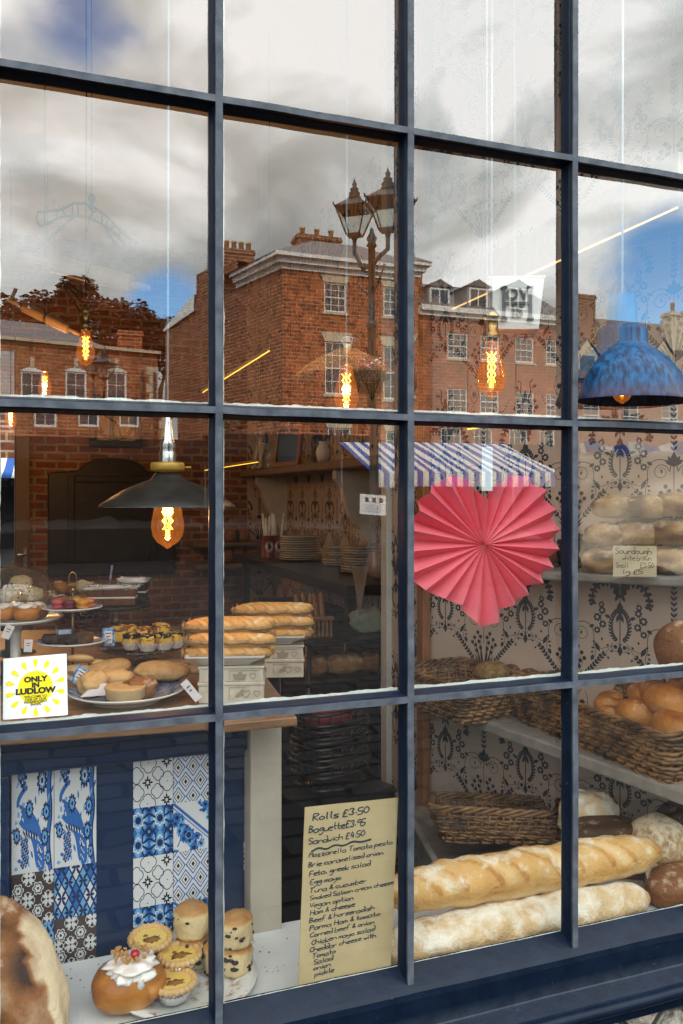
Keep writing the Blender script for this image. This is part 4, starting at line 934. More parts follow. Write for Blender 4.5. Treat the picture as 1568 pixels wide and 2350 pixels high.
def foliage(mb, clumps, n, size, rg, m=0):
    tot = sum(c[3] ** 2 for c in clumps)
    for (cx, cy, cz, cr) in clumps:
        for _ in range(int(n * cr * cr / tot)):
            a = rg.uniform(0, 6.283); z = rg.uniform(-.8, 1); rr = cr * rg.uniform(.55, 1.05) ** .6; s = math.sqrt(max(0, 1 - z * z))
            p = Vector((cx + rr * s * math.cos(a), cy + rr * s * math.sin(a), cz + rr * z * .8)); l = size * rg.uniform(.4, 1.2)
            X = Matrix.Translation(p) @ Matrix.Rotation(rg.uniform(0, 6.28), 4, 'Z') @ Matrix.Rotation(rg.uniform(-1.2, 1.2), 4, 'X')
            mb.add([(-l * .5, 0, 0), (0, -l * .3, .05 * l), (l * .5, 0, 0), (0, l * .3, -.05 * l)], [(0, 1, 2, 3)], m, False, X)
def tree(px, Z, ztop, spread, label, seed, nl=5200, leaf=m_leaf):
    rg = random.Random(seed); b0 = OA(px, 1140, Z); b0.z = 0
    r_ = thing('copper_tree', label, 'tree', b0, group='dark trees behind the low house')
    g = MB(); g.tube([(0, 0, 0), (.1, 0, ztop * .3), (-.1, .1, ztop * .6), (0, 0, ztop * .85)], [.38, .3, .2, .06], 10)
    cl = []
    for k in range(34):
        a = rg.uniform(0, 6.28); d_ = spread * math.sqrt(rg.random()); z = ztop * .66 + ztop * .30 * rg.random() ** .5 * (1 - .22 * (d_ / spread) ** 2)
        cl.append((d_ * math.cos(a), d_ * .6 * math.sin(a), z, rg.uniform(.6, 1.25)))
        if k % 2 == 0: g.tube([(0, 0, ztop * (.35 + .02 * k)), (cl[-1][0] * .5, cl[-1][1] * .5, z * .85), cl[-1][:3]], [.12, .07, .02], 6)
    g.build('trunk', m_bark, r_)
    g = MB(); foliage(g, cl, nl, .33, rg); g.build('crown', leaf, r_)
tree(200, 50, zpx(640, OA(195, 1140, 50)), 3.4, 'tallest copper leaved tree rising behind the low arched house', 3, 8000)
tree(55, 49, zpx(662, OA(40, 1140, 49)), 3.4, 'copper leaved tree at the far left behind the slate roof', 8, 8000)
tree(300, 51, zpx(682, OA(300, 1140, 51)), 2.4, 'dark copper tree behind the brick chimney of the low house', 17, 5000)
tree(372, 52, zpx(722, OA(372, 1140, 52)), 1.9, 'smallest dark copper tree beside the white coped wall', 14, 4000)
# ------------------------------------------------------------------ street lamps
m_iron = M('black_iron', (.012, .012, .013), .45, c2=(.022, .021, .02), scale=9)
m_lglass = clear('lantern_glass', (.80, .82, .78), .10, .05, .6)
def lantern(par, x, y, z, h):
    """four-sided tapered lantern with its foot at z"""
    s = h; w0, w1 = .115 * s, .265 * s; zb_, zt_ = .06 * s, .50 * s; X = T(x, y, z, rz=38)
    g = MB(); cs = [(1, 1), (-1, 1), (-1, -1), (1, -1)]
    for a, b in cs: g.tube([(a * w0, b * w0, zb_), (a * w1, b * w1, zt_)], .014 * s, 6, X=X)
    for i in range(4):
        a, b = cs[i], cs[(i + 1) % 4]
        g.tube([(a[0] * w0, a[1] * w0, zb_), (b[0] * w0, b[1] * w0, zb_)], .016 * s, 6, X=X); g.tube([(a[0] * w1, a[1] * w1, zt_), (b[0] * w1, b[1] * w1, zt_)], .022 * s, 6, X=X)
    g.lathe([(.03 * s, -.06 * s), (.05 * s, 0), (.13 * s, .05 * s), (.12 * s, .06 * s)], 12, X=X)
    v = [(a * w1 * 1.08, b * w1 * 1.08, zt_) for a, b in cs] + [(a * .10 * s, b * .10 * s, .66 * s) for a, b in cs]
    g.add(v, [(0, 1, 5, 4), (1, 2, 6, 5), (2, 3, 7, 6), (3, 0, 4, 7), (0, 3, 2, 1), (4, 5, 6, 7)], X=X)
    g.lathe([(.11 * s, .66 * s), (.12 * s, .68 * s), (.085 * s, .74 * s), (.10 * s, .76 * s), (.06 * s, .82 * s), (.075 * s, .84 * s), (.03 * s, .88 * s), (.045 * s, .92 * s), (.02 * s, .96 * s), (.004, 1.02 * s)], 14, X=X)
    for a, b in cs: g.tube([(a * w1 * 1.05, b * w1 * 1.05, zt_), (a * w1 * 1.1, b * w1 * 1.1, zt_ + .06 * s)], .014 * s, 5, X=X)
    l = g.build('lantern', m_iron, par); g = MB()
    for i in range(4):
        a, b = cs[i], cs[(i + 1) % 4]; k = .97
        g.add([(a[0] * w0 * k, a[1] * w0 * k, zb_), (b[0] * w0 * k, b[1] * w0 * k, zb_), (b[0] * w1 * k, b[1] * w1 * k, zt_), (a[0] * w1 * k, a[1] * w1 * k, zt_)], [(0, 1, 2, 3)], X=X)
    g.build('lantern_glass', m_lglass, l)
def street_lamp(pxp, Zp, ytop, ends, h, label):
    b0 = OA(pxp, 1140, Zp); zt_ = ZC + (1140 - ytop) * Zp / FPX; b0.z = 0; r_ = thing('street_lamp', label, 'street lamp', b0)
    g = MB(); g.lathe([(.16, 0), (.16, .5), (.12, .55), (.10, 1.0), (.075, 1.1), (.065, zt_ * .72), (.085, zt_ * .73), (.085, zt_ * .74), (.06, zt_ * .75), (.055, zt_ - .32), (.09, zt_ - .30), (.06, zt_ - .25), (.085, zt_ - .18), (.05, zt_ - .12), (.03, zt_ - .07), (.035, zt_ - .05), (.004, zt_)], 14)
    ps = g.build('post', m_iron, r_); g = MB(); loc = []
    for (px, py, Z) in ends:
        e_ = OA(px, py, Z) - b0; loc.append(e_)
        g.tube([(0, 0, zt_ - .62), (e_.x * .5, e_.y * .5, zt_ - .60), (e_.x, e_.y, e_.z - .22), (e_.x, e_.y, e_.z - .05)], .034, 8)
        g.tube([(0, 0, zt_ - 1.05)] + [(e_.x * f, e_.y * f, zt_ - 1.05 + .40 * f ** 2) for f in (.2, .4, .6, .8)], .016, 6)
    g.build('arm', m_iron, r_)
    for e_ in loc: lantern(r_, e_.x, e_.y, e_.z, h)
    return r_, b0, zt_
lp, lb, lz = street_lamp(865, 13, 516, ((825, 543, 13.4), (902, 532, 12.1)), .96, 'tall black street lamp with twin lanterns and a flower basket')
g = MB(); e_ = OA(800, 740, 13) - lb; 
street_lamp(246, 24, 905, ((232, 868, 24.3), (258, 876, 23.5)), .95, 'distant black twin lantern street lamp before the low arched house')
hb = OA(858, 868, 12.6); bk_ = thing('hanging_basket', 'round hanging basket of flowers on the tall street lamp', 'flower basket', hb)
g = MB(); rg = random.Random(2); foliage(g, [(0, 0, .02, .24), (.1, 0, .08, .18), (-.12, .03, .06, .18), (0, 0, -.1, .2)], 1500, .07, rg); g.build('foliage', m_green, bk_)
g = MB()
for k in range(46):
    a = rg.uniform(0, 6.28); q = rg.uniform(.1, .3); g.blob(.022, .022, .018, 8, 5, X=T(q * math.cos(a), q * math.sin(a), .22 + rg.uniform(-.08, .1)), m=(k % 5 == 0))
g.build('blossom', [M('pink_petal', (.5, .03, .14), .6), m_wht], bk_)
g = MB(); g.lathe([(.02, -.22), (.16, -.15), (.25, 0), (.26, .01)], 18); g.tube([(.2, 0, 0), (0, 0, .45), (-.2, 0, 0)], .006, 5); g.build('bowl', m_dark, bk_)

# ------------------------------------------------------------------ market stalls
m_str = bpy.data.materials.new('blue_striped_canvas'); m_str.use_nodes = True; t = m_str.node_tree; b = t.nodes['Principled BSDF']; b.inputs['Roughness'].default_value = .9
co = t.nodes.new('ShaderNodeTexCoord'); sp = t.nodes.new('ShaderNodeSeparateXYZ'); t.links.new(co.outputs['Object'], sp.inputs[0])
wv = t.nodes.new('ShaderNodeMath'); wv.operation = 'FRACT'; ml = t.nodes.new('ShaderNodeMath'); ml.operation = 'MULTIPLY'; ml.inputs[1].default_value = 5.0; t.links.new(sp.outputs['X'], ml.inputs[0]); t.links.new(ml.outputs[0], wv.inputs[0])
gt = t.nodes.new('ShaderNodeMath'); gt.operation = 'GREATER_THAN'; gt.inputs[1].default_value = .5; t.links.new(wv.outputs[0], gt.inputs[0])
mx = t.nodes.new('ShaderNodeMix'); mx.data_type = 'RGBA'; t.links.new(gt.outputs[0], mx.inputs[0]); mx.inputs[6].default_value = (.55, .54, .50, 1); mx.inputs[7].default_value = (.008, .06, .27, 1); t.links.new(mx.outputs[2], b.inputs['Base Color'])
m_tarp = M('dark_tarpaulin', (.010, .011, .011), .9, c2=(.016, .016, .015), scale=3, spec=.04)
m_canv = M('beige_canvas', (.76, .68, .55), .85, c2=(.82, .74, .61), scale=2.5, bump=.4, bscale=3)
m_stuff = [M('goods_dark', (.02, .018, .018), .6), M('goods_red', (.10, .02, .015), .6), M('goods_pale', (.16, .15, .14), .6), M('goods_purple', (.04, .025, .05), .6)]
m_pole = M('stall_pole', (.06, .06, .06), .5, .3)
def stall(name, loc, rz, W, D, zf_, zb_, val, mat, label, goods=True, drop=None):
    r_ = thing(name, label, 'market stall', loc, rz, 'market stalls in the square')
    g = MB(); n = 16; vs = []
    for i in range(n + 1):
        x = -W / 2 + W * i / n; s = -.04 * math.sin(i * 2.4)
        vs += [(x, D / 2, zf_ - val), (x, D / 2, zf_), (x, 0, (zf_ + zb_) / 2 + s), (x, -D / 2, zb_)]
    g.add(vs, [(4 * i + j, 4 * i + 4 + j, 4 * i + 5 + j, 4 * i + 1 + j) for i in range(n) for j in range(3)], 0, True)
    if drop:                              # back and side sheets
        g.add([(-W / 2, -D / 2, .3), (W / 2, -D / 2, .3), (W / 2, -D / 2, zb_ - .02), (-W / 2, -D / 2, zb_ - .02)], [(0, 1, 2, 3)])
    g.build('canopy', mat, r_)
    if drop and drop is not True:
        g = MB(); g.add([(-W / 2, -D / 2 + .02, .0), (W / 2, -D / 2 + .02, .0), (W / 2, -D / 2 + .02, zb_ - .03), (-W / 2, -D / 2 + .02, zb_ - .03)], [(0, 1, 2, 3)]); g.build('back_sheet', drop, r_)
    for x in (-W / 2 + .05, W / 2 - .05):
        for y in (-D / 2 + .05, D / 2 - .05):
            g = MB(); g.tube([(x, y, 0), (x, y, (zb_ if y < 0 else zf_) - .03)], .022, 7); g.build('pole', m_pole, r_)
    if goods:
        g = MB(); g.box(-W / 2 + .15, W / 2 - .15, -D / 2 + .2, D / 2 - .15, 0, .78); g.build('table', m_tarp, r_, bevel=.02)
        g = MB(); n = 20; vs = []; sd_ = W + loc[0]
        for i in range(n + 1):
            for k in range(9):
                x, y = -W / 2 + .2 + (W - .4) * i / n, -D / 2 + .25 + (D - .45) * k / 8; e_ = min(i, n - i, k, 8 - k); vs.append((x, y, .785 + (.0 if e_ == 0 else .06 + .16 * abs(noise.noise(Vector((x * 1.7, y * 2, sd_)))) * 2)))
        g.add(vs, [(i * 9 + k, (i + 1) * 9 + k, (i + 1) * 9 + k + 1, i * 9 + k + 1) for i in range(n) for k in range(8)], 0, True); g.build('covered_goods', m_stuff[0], r_)
    return r_
# striped stall whose awning shows under the tall house
pa = OA(1068, 1140, 14.0); xw = 3.4
stall('market_stall', (pa.x + .1, pa.y - .8, 0), 6, xw, 2.2, 1.92, 2.55, .24, m_str, 'blue and white striped stall reflected above the pink paper heart', drop=m_tarp)
p2_ = OA(655, 1140, 20)
stall('market_stall', (p2_.x, p2_.y, 0), 3, 3.9, 2.2, 2.95, 3.08, .5, m_tarp, 'dark tarpaulin stall straight across from the cake stands', drop=m_tarp)
p3_ = OA(205, 1140, 20.5)
stall('market_stall', (p3_.x, p3_.y, 0), 0, 5.9, 2.2, 2.92, 3.08, .5, m_tarp, 'dark tarpaulin stall at the far left of the square', drop=m_tarp)
stall('market_stall', (pa.x + 5.0, pa.y - 3.5, 0), 4, 4.6, 2.2, 2.3, 2.75, .3, m_tarp, 'dark tarpaulin stall behind the beige canvas screen', drop=m_tarp)
# beige canvas screen close to the shop
ca, cb = OA(1322, 1140, 6.0), OA(1640, 1140, 6.0)
scr = thing('canvas_screen', 'rippled beige canvas stall screen with a blue striped top edge', 'canvas screen')
g = MB(); n = 40; vs = []; zt_, zb_ = ZC + 105 * 6 / FPX, ZC - 190 * 6 / FPX
for i in range(n + 1):
    f = i / n; c = ca.lerp(cb, f)
    for j in range(13):
        k = j / 12; vs.append((c.x, c.y + .06 * math.sin(k * 9 + f * 5) + .03 * math.sin(k * 22 + f * 9), zt_ - k * (zt_ - zb_) * (.96 + .05 * math.sin(f * 8)) + .02 * math.sin(f * 14)))
g.add(vs, [(i * 13 + j, i * 13 + j + 1, (i + 1) * 13 + j + 1, (i + 1) * 13 + j) for i in range(n) for j in range(12)], 0, True); g.build('sheet', m_canv, scr)
g = MB(); vs = []
for i in range(n + 1):
    f = i / n; c = ca.lerp(cb, f); vs += [(c.x, c.y + .08, zt_ - .02 + .02 * math.sin(f * 14)), (c.x, c.y + .05, zt_ + .05 + .02 * math.sin(f * 20))]
g.add(vs, [(2 * i, 2 * i + 1, 2 * i + 3, 2 * i + 2) for i in range(n)]); g.build('top_edge', m_str, scr)
g = MB()
for c in (ca, cb): g.tube([(c.x, c.y + .02, 0), (c.x, c.y + .02, zt_ + .05)], .025, 8)
g.build('pole', m_pole, scr)
# notice hanging under the striped awning
pn = OA(860, 1160, 12.6); g = MB(); a_, b_ = OA(832, 1140, 12.6), OA(892, 1140, 12.6)
f = lambda u, v, k: Vector((a_.x + (b_.x - a_.x) * u, a_.y + (b_.y - a_.y) * u + .004 + k, ZC + 12.6 / FPX * (1140 - 1136 - 46 * (1 - v)) - .03 * u))
d = Draw()
for k in range(4): d.stroke([(.12, .45 - k * .1), (.88 - .1 * (k % 2), .45 - k * .1)], .02, 1)
for k, m_ in ((.2, 1), (.48, 2), (.75, 1)): d.fill([(k, .62), (k + .14, .62), (k + .14, .85), (k, .85)], m_)
g.add([f(0, 0, 0), f(1, 0, 0), f(1, 1, 0), f(0, 1, 0)], [(0, 1, 2, 3)]); g.add([f(0, 0, -.004), f(1, 0, -.004), f(1, 1, -.004), f(0, 1, -.004)], [(3, 2, 1, 0)])
d.lay(g, f); tag(g.build('paper_notice', [M('notice_paper', (.75, .75, .76), .8), m_dark, m_stuff[1]]), 'white paper notice hanging from the striped stall awning', 'notice')
# stall seen through the back door
stall('market_stall', (-1.35, 9.2, 0), 180, 3.4, 2.0, 1.75, 2.05, .0, m_str, 'blue striped stall seen through the glazed back door', drop=m_tarp)

bh = thing('brick_house', 'added dark brick house beyond the stall behind the back door', 'house', (0, 0, 0)); g = MB(); g.box(-9, 6, 13.5, 14, 0, 9); g.build('wall', ext_brick((1, 0), ((.20, .06, .03), (.14, .04, .02))), bh)  # dark house added to block the bright sky behind the door
g = MB()
for x in (-4.6, -2.6, -.6): g = MB(); g.box(x, x + .9, 13.46, 13.499, 3.0, 4.6); g.build('window', m_gls, bh)

q = OA(540, 1140, 23.5); sb_ = thing('potted_shrub', 'dark green shrub in a tub reflected beside the tall red house', 'shrub', (q.x, q.y, 0)); g = MB(); g.lathe([(.30, 0), (.38, .55), (.40, .6), (.34, .6)], 18); g.build('tub', m_tarp, sb_); rg = random.Random(41)
g = MB(); g.tube([(0, 0, .5), (.05, 0, 1.8), (0, .05, 3.3)], [.06, .04, .015], 7); g.build('stem', m_bark, sb_); g = MB(); foliage(g, [(.0, 0, 1.6, .6), (.1, 0, 2.3, .65), (-.15, .1, 3.0, .5), (.05, 0, 3.7, .4), (.3, 0, 1.9, .45), (-.35, 0, 2.0, .4)], 3200, .14, rg); g.build('foliage', m_green, sb_)
# ------------------------------------------------------------------ lamps
rng = random.Random(21)
m_amber = clear('amber_bulb_glass', (1.0, .66, .32), .06, .02, .6, glow=(.055, .016, .0016))
m_bglass = clear('clear_shade_glass', (.90, .88, .86), .12, .05, 1.0, milk=.10)
m_fil = M('filament', (1, .7, .3), .5, emit=(1.0, .44, .07), es=7)
m_brass = M('aged_brass', (.42, .28, .10), .32, 1, c2=(.25, .17, .07), scale=30)
m_chrome = M('chrome', (.55, .55, .55), .18, 1)
m_cord = M('pale_cord', (.42, .50, .54), .6)
m_shade = M('grey_enamel', (.018, .017, .016), .45, c2=(.034, .032, .031), scale=22, bump=.1)
m_shin = M('white_enamel', (.72, .66, .55), .45)
m_orange = M('yellow_band', (.50, .30, .05), .35, .3)
def bulb(par, s=1.0, z=0):
    g = MB(); g.lathe([(.013, 0), (.015, -.012), (.019, -.03), (.026, -.058), (.0315, -.085), (.032, -.096), (.029, -.112), (.020, -.125), (.009, -.132), (.003, -.137)], 24, X=T(0, 0, z, sc=s), caps=False)
    b_ = g.build('bulb', m_amber, par); g = MB()
    for k in range(12):                    # cage of hot wire, up and down round the stem
        a, c = R(30 * k), R(30 * k + 15)
        pts = []
        for i in range(9):
            f = i / 8; r_ = (.0060 if i % 2 else .0125) * (1.0 - .2 * f); aa = a + R(30) * (1 if i % 2 else 0); pts.append((r_ * math.cos(aa), r_ * math.sin(aa), -.032 - .068 * f))
        if k % 2 == 0: g.tube(pts, .00075, 4, X=T(0, 0, z, sc=s))
    g.tube([(0, 0, -.1), (0, 0, -.112)], .004, 6, X=T(0, 0, z, sc=s))
    g.build('filament', m_fil, b_); g = MB(); g.tube([(0, 0, -.005), (0, 0, -.035)], .004, 6, X=T(0, 0, z, sc=s)); g.build('stem', m_brass, b_)
    return b_
def pendant(name, label, loc, kind, s=1.0, cordm=m_cord, glow=.5):
    """loc = where the bulb enters its holder"""
    r_ = thing(name, label, 'pendant lamp', loc, group='filament bulb pendants')
    top = HC - loc.z
    g = MB(); g.tube([(0, 0, .05), (.002, 0, top * .5), (0, 0, top - .005)], .0023, 6); g.build('cord', cordm, r_)
    g = MB(); g.lathe([(.05, top - .03), (.05, top - .001)], 16); g.build('ceiling_rose', m_shin, r_)
    bulb(r_, s * (.75 if kind == 'dome' else 1), .055 if kind == 'dome' else 0)
    if kind == 'brass':
        g = MB(); g.lathe([(.016 * s, -.008), (.0185 * s, 0), (.0185 * s, .012), (.0155 * s, .014), (.0155 * s, .04), (.0185 * s, .042), (.0185 * s, .048), (.012, .056), (.004, .066)], 18); g.build('bulb_holder', m_brass, r_)
    if kind == 'shade':
        g = MB(); g.lathe([(.015, -.01), (.017, .018), (.017, .05), (.014, .058), (.017, .064), (.012, .075), (.008, .11), (.006, .14)], 18); g.build('bulb_holder', m_chrome, r_)
        g = MB(); g.lathe([(.020, .012), (.031, .014), (.033, .018), (.033, .028), (.031, .031), (.02, .032)], 20); g.tube([(.03, 0, .022), (.046, 0, .022)], .0025, 6); g.build('collar', m_orange, r_)
        g = MB(); g.lathe([(.022, .012), (.034, -.002), (.06, -.012), (.088, -.025), (.112, -.040), (.130, -.052), (.131, -.055)], 48, caps=False); sh = g.build('shade', m_shade, r_)
        g = MB(); g.lathe([(.131, -.0555), (.129, -.055), (.110, -.042), (.086, -.028), (.06, -.015), (.03, -.004)], 48, caps=False); g.build('shade_lining', m_shin, sh)
    if kind == 'glass':
        g = MB(); g.lathe([(.015, -.01), (.017, .018), (.017, .04), (.010, .05)], 16); g.build('bulb_holder', m_brass, r_)
        wv = lambda a, i: 1 + (.03 * math.cos(a * 9) if i > 3 else 0)
        g = MB(); g.lathe([(.018, .075), (.026, .06), (.034, .05), (.022, .032), (.04, .022), (.07, .008), (.10, -.012), (.122, -.034), (.124, -.037)], 72, wave=wv, caps=False); g.build('shade', m_bglass, r_)
    if kind == 'dome':
        g = MB(); g.lathe([(.010, .190), (.026, .186), (.028, .165), (.030, .163), (.030, .128), (.046, .120), (.050, .112), (.050, .088), (.056, .082), (.058, .076)], 40); g.build('bulb_holder', m_blue, r_)
        g = MB(); g.lathe([(.055, .082), (.072, .070), (.092, .052), (.110, .028), (.122, .0), (.127, -.02), (.131, -.026), (.1315, -.031)], 56, caps=False); g.lathe([(.1315, -.031), (.128, -.030), (.108, .024), (.07, .066), (.02, .078)], 56, caps=False); g.build('shade', m_blue, r_)
    if glow and kind in ('shade', 'glass') or glow > 2:
        l = bpy.data.lights.new('bulb_glow', 'POINT'); l.energy = glow; l.color = (1, .70, .44); l.shadow_soft_size = .012; lo = bpy.data.objects.new('bulb_glow', l); COL.objects.link(lo); lo.parent = r_; lo.location = (0, 0, -.07)
    return r_
m_blue = M('brushed_blue_enamel', (.002, .014, .045), .42, c2=(.008, .075, .19), scale=110, stretch=(1, 1, .07), spec=.16, lo=.38, hi=.66)
t = m_blue.node_tree; pr = t.nodes['Principled BSDF']; old = pr.inputs['Base Color'].links[0].from_socket       # rim worn to a red brown
tc_ = t.nodes.new('ShaderNodeTexCoord'); sp_ = t.nodes.new('ShaderNodeSeparateXYZ'); t.links.new(tc_.outputs['Object'], sp_.inputs[0]); mr_ = t.nodes.new('ShaderNodeMapRange'); mr_.inputs[1].default_value = .004; mr_.inputs[2].default_value = -.022; t.links.new(sp_.outputs['Z'], mr_.inputs[0])
mi_ = t.nodes.new('ShaderNodeMix'); mi_.data_type = 'RGBA'; mm_ = t.nodes.new('ShaderNodeMath'); mm_.operation = 'MULTIPLY'; mm_.inputs[1].default_value = .5; t.links.new(mr_.outputs[0], mm_.inputs[0]); t.links.new(mm_.outputs[0], mi_.inputs[0]); t.links.new(old, mi_.inputs[6]); mi_.inputs[7].default_value = (.05, .018, .02, 1); t.links.new(mi_.outputs[2], pr.inputs['Base Color'])
pendant('pendant_lamp', 'black saucer shaded pendant lamp with glowing amber bulb over the counter', UA(385, 1098, 1.62), 'shade', 1.0)
pendant('pendant_lamp', 'clear glass fluted shade pendant lamp with glowing bulb', UA(795, 830, 2.02), 'glass', .95)
pendant('pendant_lamp', 'bare amber bulb hanging from the white sign', UA(1128, 776, 1.78), 'brass', .95)
pendant('pendant_lamp', 'large brushed blue enamel dome pendant lamp', UA(1428, 890, 1.68), 'dome', .85)
pendant('pendant_lamp', 'bare amber bulb in a brass holder beside the rolling pins', UA(197, 752, 2.5), 'brass', .85, m_dark)
pendant('pendant_lamp', 'far small bare bulb above the arched board', UA(103, 850, 3.7), 'brass', .9, m_dark, 3.5)
pendant('pendant_lamp', 'farthest small bare bulb near the glazed door', UA(25, 930, 4.8), 'brass', 1.0, m_dark, 5.8)
m_rail = M('led_rail', (.3, .25, .18), .6)
def led_rail(p, q, label):
    r_ = thing('strip_light', label, 'strip light', p); q = Vector(q) - Vector(p)
    g = MB(); g.tube([(0, 0, .012), (q.x, q.y, q.z + .012)], .007, 6); g.tube([(0, 0, .012), (0, 0, HC - p[2] - .005)], .002, 5); g.tube([(q.x, q.y, .012), (q.x, q.y, HC - p[2] - .005)], .002, 5); g.build('rail', m_rail, r_)
    g = MB(); n = 60
    g.tube([(0, 0, 0), (q.x, q.y, q.z)], .0022, 6); g.build('led_strip', m_led2, r_)
m_led2 = M('yellow_led', (.9, .6, .2), .5, emit=(1.0, .55, .06), es=.9)
led_rail((.90, 1.95, ZC + .60), (.90, 3.4, ZC + .60), 'yellow strip light seen against the reflected brick house')
led_rail((1.2, 3.3, ZC + .20), (1.2, 4.9, ZC + .20), 'yellow strip light beside the far brown shelf')
led_rail((1.14, .47, ZC + .19), (1.14, .72, ZC + .19), 'short yellow strip light above the paper heart')

# hanging sign with raised letters
p = UA(1186, 697, 1.83); sg = thing('hanging_sign', 'white tapered hanging sign with raised letters above a bulb', 'sign', p, -22)
m_sign = clear('frosted_sign', (.8, .8, .8), .2, .3, .4)
m_signw = M('sign_white', (.74, .73, .70), .35)
hw0, hw1, hh = .061, .049, .057
g = MB(); g.prism([(-hw0, hh), (-hw1, -hh), (hw1, -hh), (hw0, hh)], 0, .05, ax='y'); g.prism([(-hw0 - .003, hh), (hw0 + .003, hh), (hw0 + .003, hh + .004), (-hw0 - .003, hh + .004)], -.003, .053, ax='y'); g.build('body', m_signw, sg, bevel=.003)
g = MB(); X0 = T(0, -.004, 0) @ Matrix.Rotation(R(90), 4, 'X')
for tx, ty, wd, ht in ((-.029, 0, .007, .070), (.029, 0, .007, .070), (0, 0, .051, .005)): g.box(tx - wd / 2, tx + wd / 2, -.008, -.001, ty - ht / 2, ty + ht / 2)
for tx in (-.029, .029):
    for ty in (-.035, .035): g.box(tx - .007, tx + .007, -.0079, -.001, ty - .003, ty + .003)
for word, cy in (('OV', .019), ('IS', -.019)):
    vs, fs = words_mesh(word, .034, bold=.0012, extrude=.002, spacing=1.1); g.add(vs, fs, X=T(0, -.004, cy) @ Matrix.Rotation(R(90), 4, 'X'))
g.build('lettering', M('sign_letter_shadow', (.012, .013, .014), .4), sg)  # white raised letters coloured dark for their outlines and shadows
g = MB(); g.tube([(0, .025, hh), (0, .025, HC - p.z - .005)], .0012, 5); g.build('cord', m_cord, sg)

# iron airer brackets and the rolling pins they carry
m_rp = M('pale_beech', (.60, .42, .27), .5, c2=(.52, .35, .21), scale=10, stretch=(1, 6, 6))
m_ironw = M('grey_iron', (.018, .020, .020), .6)
def cx2(x, y): return (x * .25, 441 + y * .25)
def bracket(Z, label):
    c = UA(200, 500, Z); r_ = thing('iron_bracket', label, 'bracket', c, group='iron brackets with rolling pins'); W2 = lambda q: UA(*cx2(*q), Z) - c
    up = [(345, 180), (440, 178), (560, 162), (620, 130), (690, 100), (800, 105), (900, 160), (1000, 240), (1100, 350), (1180, 420), (1245, 445)]
    lo = [(365, 315), (440, 288), (560, 228), (640, 218), (740, 222), (820, 242), (900, 272), (950, 308), (1060, 380), (1140, 470), (1215, 560)]
    s3 = lambda pts: [W2(q) for q in smooth(pts, 1)]
    g = MB(); k = Z / FPX * .25
    g.tube(s3(up), 13 * k, 7).tube(s3(lo), 13 * k, 7).tube(s3([up[0], (338, 250), lo[0]]), 11 * k, 7).tube(s3([up[-1], (1250, 520), lo[-1]]), 11 * k, 7)
    for a, b in (((410, 178), (410, 290)), ((525, 168), (520, 240)), ((570, 160), (610, 222)), ((665, 108), (668, 218)), ((715, 100), (718, 218)), ((800, 105), (850, 190)), ((850, 190), (830, 240)), ((900, 160), (850, 190)), ((940, 200), (935, 300)), ((990, 235), (975, 320)), ((1050, 300), (1020, 350)), ((1110, 360), (1090, 410)), ((1195, 430), (1190, 530))): g.tube([W2(a), W2(b)], 9 * k, 6)
    g.build('frame', m_ironw, r_)
    g = MB(); q = W2((842, 60)); g.blob(34 * k, 30 * k, 50 * k, 12, 8, X=Matrix.Translation(q)); g.tube([W2((842, 100)), W2((845, 170))], 14 * k, 6); g.tube([q, Vector((q.x, q.y, HC - c.z - .01))], 4 * k, 5); g.build('finial', m_ironw, r_)
    for a, b in (((672, 232), (325, 545)), ((965, 330), (1265, 800))):
        A, B = W2(a), W2(b); n = 11; g = MB(); d_ = (B - A) / n; sd = d_.normalized().cross(Vector((0, 1, 0))); alt = Vector((0, 1, 0))
        for i in range(n):
            ce = A + d_ * (i + .5); sv = (sd if i % 2 else (sd * .35 + alt * .9)).normalized(); l = d_ * .62; wd_ = 12 * k
            g.tube([ce + l * math.cos(R(t_)) * 1.0 + sv * wd_ * math.sin(R(t_)) for t_ in range(0, 360, 30)], 6 * k, 5, closed=True)
        g.build('chain', m_ironw, r_)
    g = MB(); g.tube([W2((818, 250)), W2((790, 420)), W2((758, 640))], 4 * k, 6); g.tube([W2((440, -300)), W2((440, 560))], 3 * k, 5); g.build('rod', m_ironw, r_)
    return r_
bracket(2.6, 'nearer arched iron bracket with chains above the upper rolling pin')
bb = bracket(3.9, 'farther arched iron bracket with chains behind the upper rolling pin'); bb.location = UA(118, 638, 3.9); bb.scale = (.62, .62, .62)
def rolling_pin(a, b, Z, label):
    A, B = UA(*a, Z), UA(*b, Z * 1.0); c = (A + B) / 2; d_ = B - A; l = d_.length
    r_ = thing('rolling_pin', label, 'rolling pin', c, group='hanging rolling pins'); q = Vector((1, 0, 0)).rotation_difference(d_.normalized()); r_.rotation_mode = 'QUATERNION'; r_.rotation_quaternion = q
    g = MB(); Y = Matrix.Rotation(R(90), 4, 'Y'); g.lathe([(.005, -.27 * l), (.062 * l, -.268 * l), (.066 * l, -.25 * l), (.066 * l, .32 * l), (.062 * l, .34 * l), (.005, .342 * l)], 24, X=Y); g.build('barrel', m_rp, r_)
    for s, e0 in ((-1, -.27), (1, .342)):
        g = MB(); e = e0 * l; o = (-.5 * l - e) if s < 0 else (.5 * l - e)
        g.lathe([(.022 * l, e), (.027 * l, e + o * .3), (.031 * l, e + o * .6), (.026 * l, e + o * .9), (.010 * l, e + o)] if s > 0 else [(.010 * l, e + o), (.026 * l, e + o * .9), (.031 * l, e + o * .6), (.027 * l, e + o * .3), (.022 * l, e)], 16, X=Y); g.build('handle', m_rp, r_)
    g = MB(); g.tube([(.04 * l, .070 * l * math.cos(R(t_)), .070 * l * math.sin(R(t_))) for t_ in range(0, 360, 20)], .006 * l, 6, closed=True); g.build('strap', m_dark, r_)
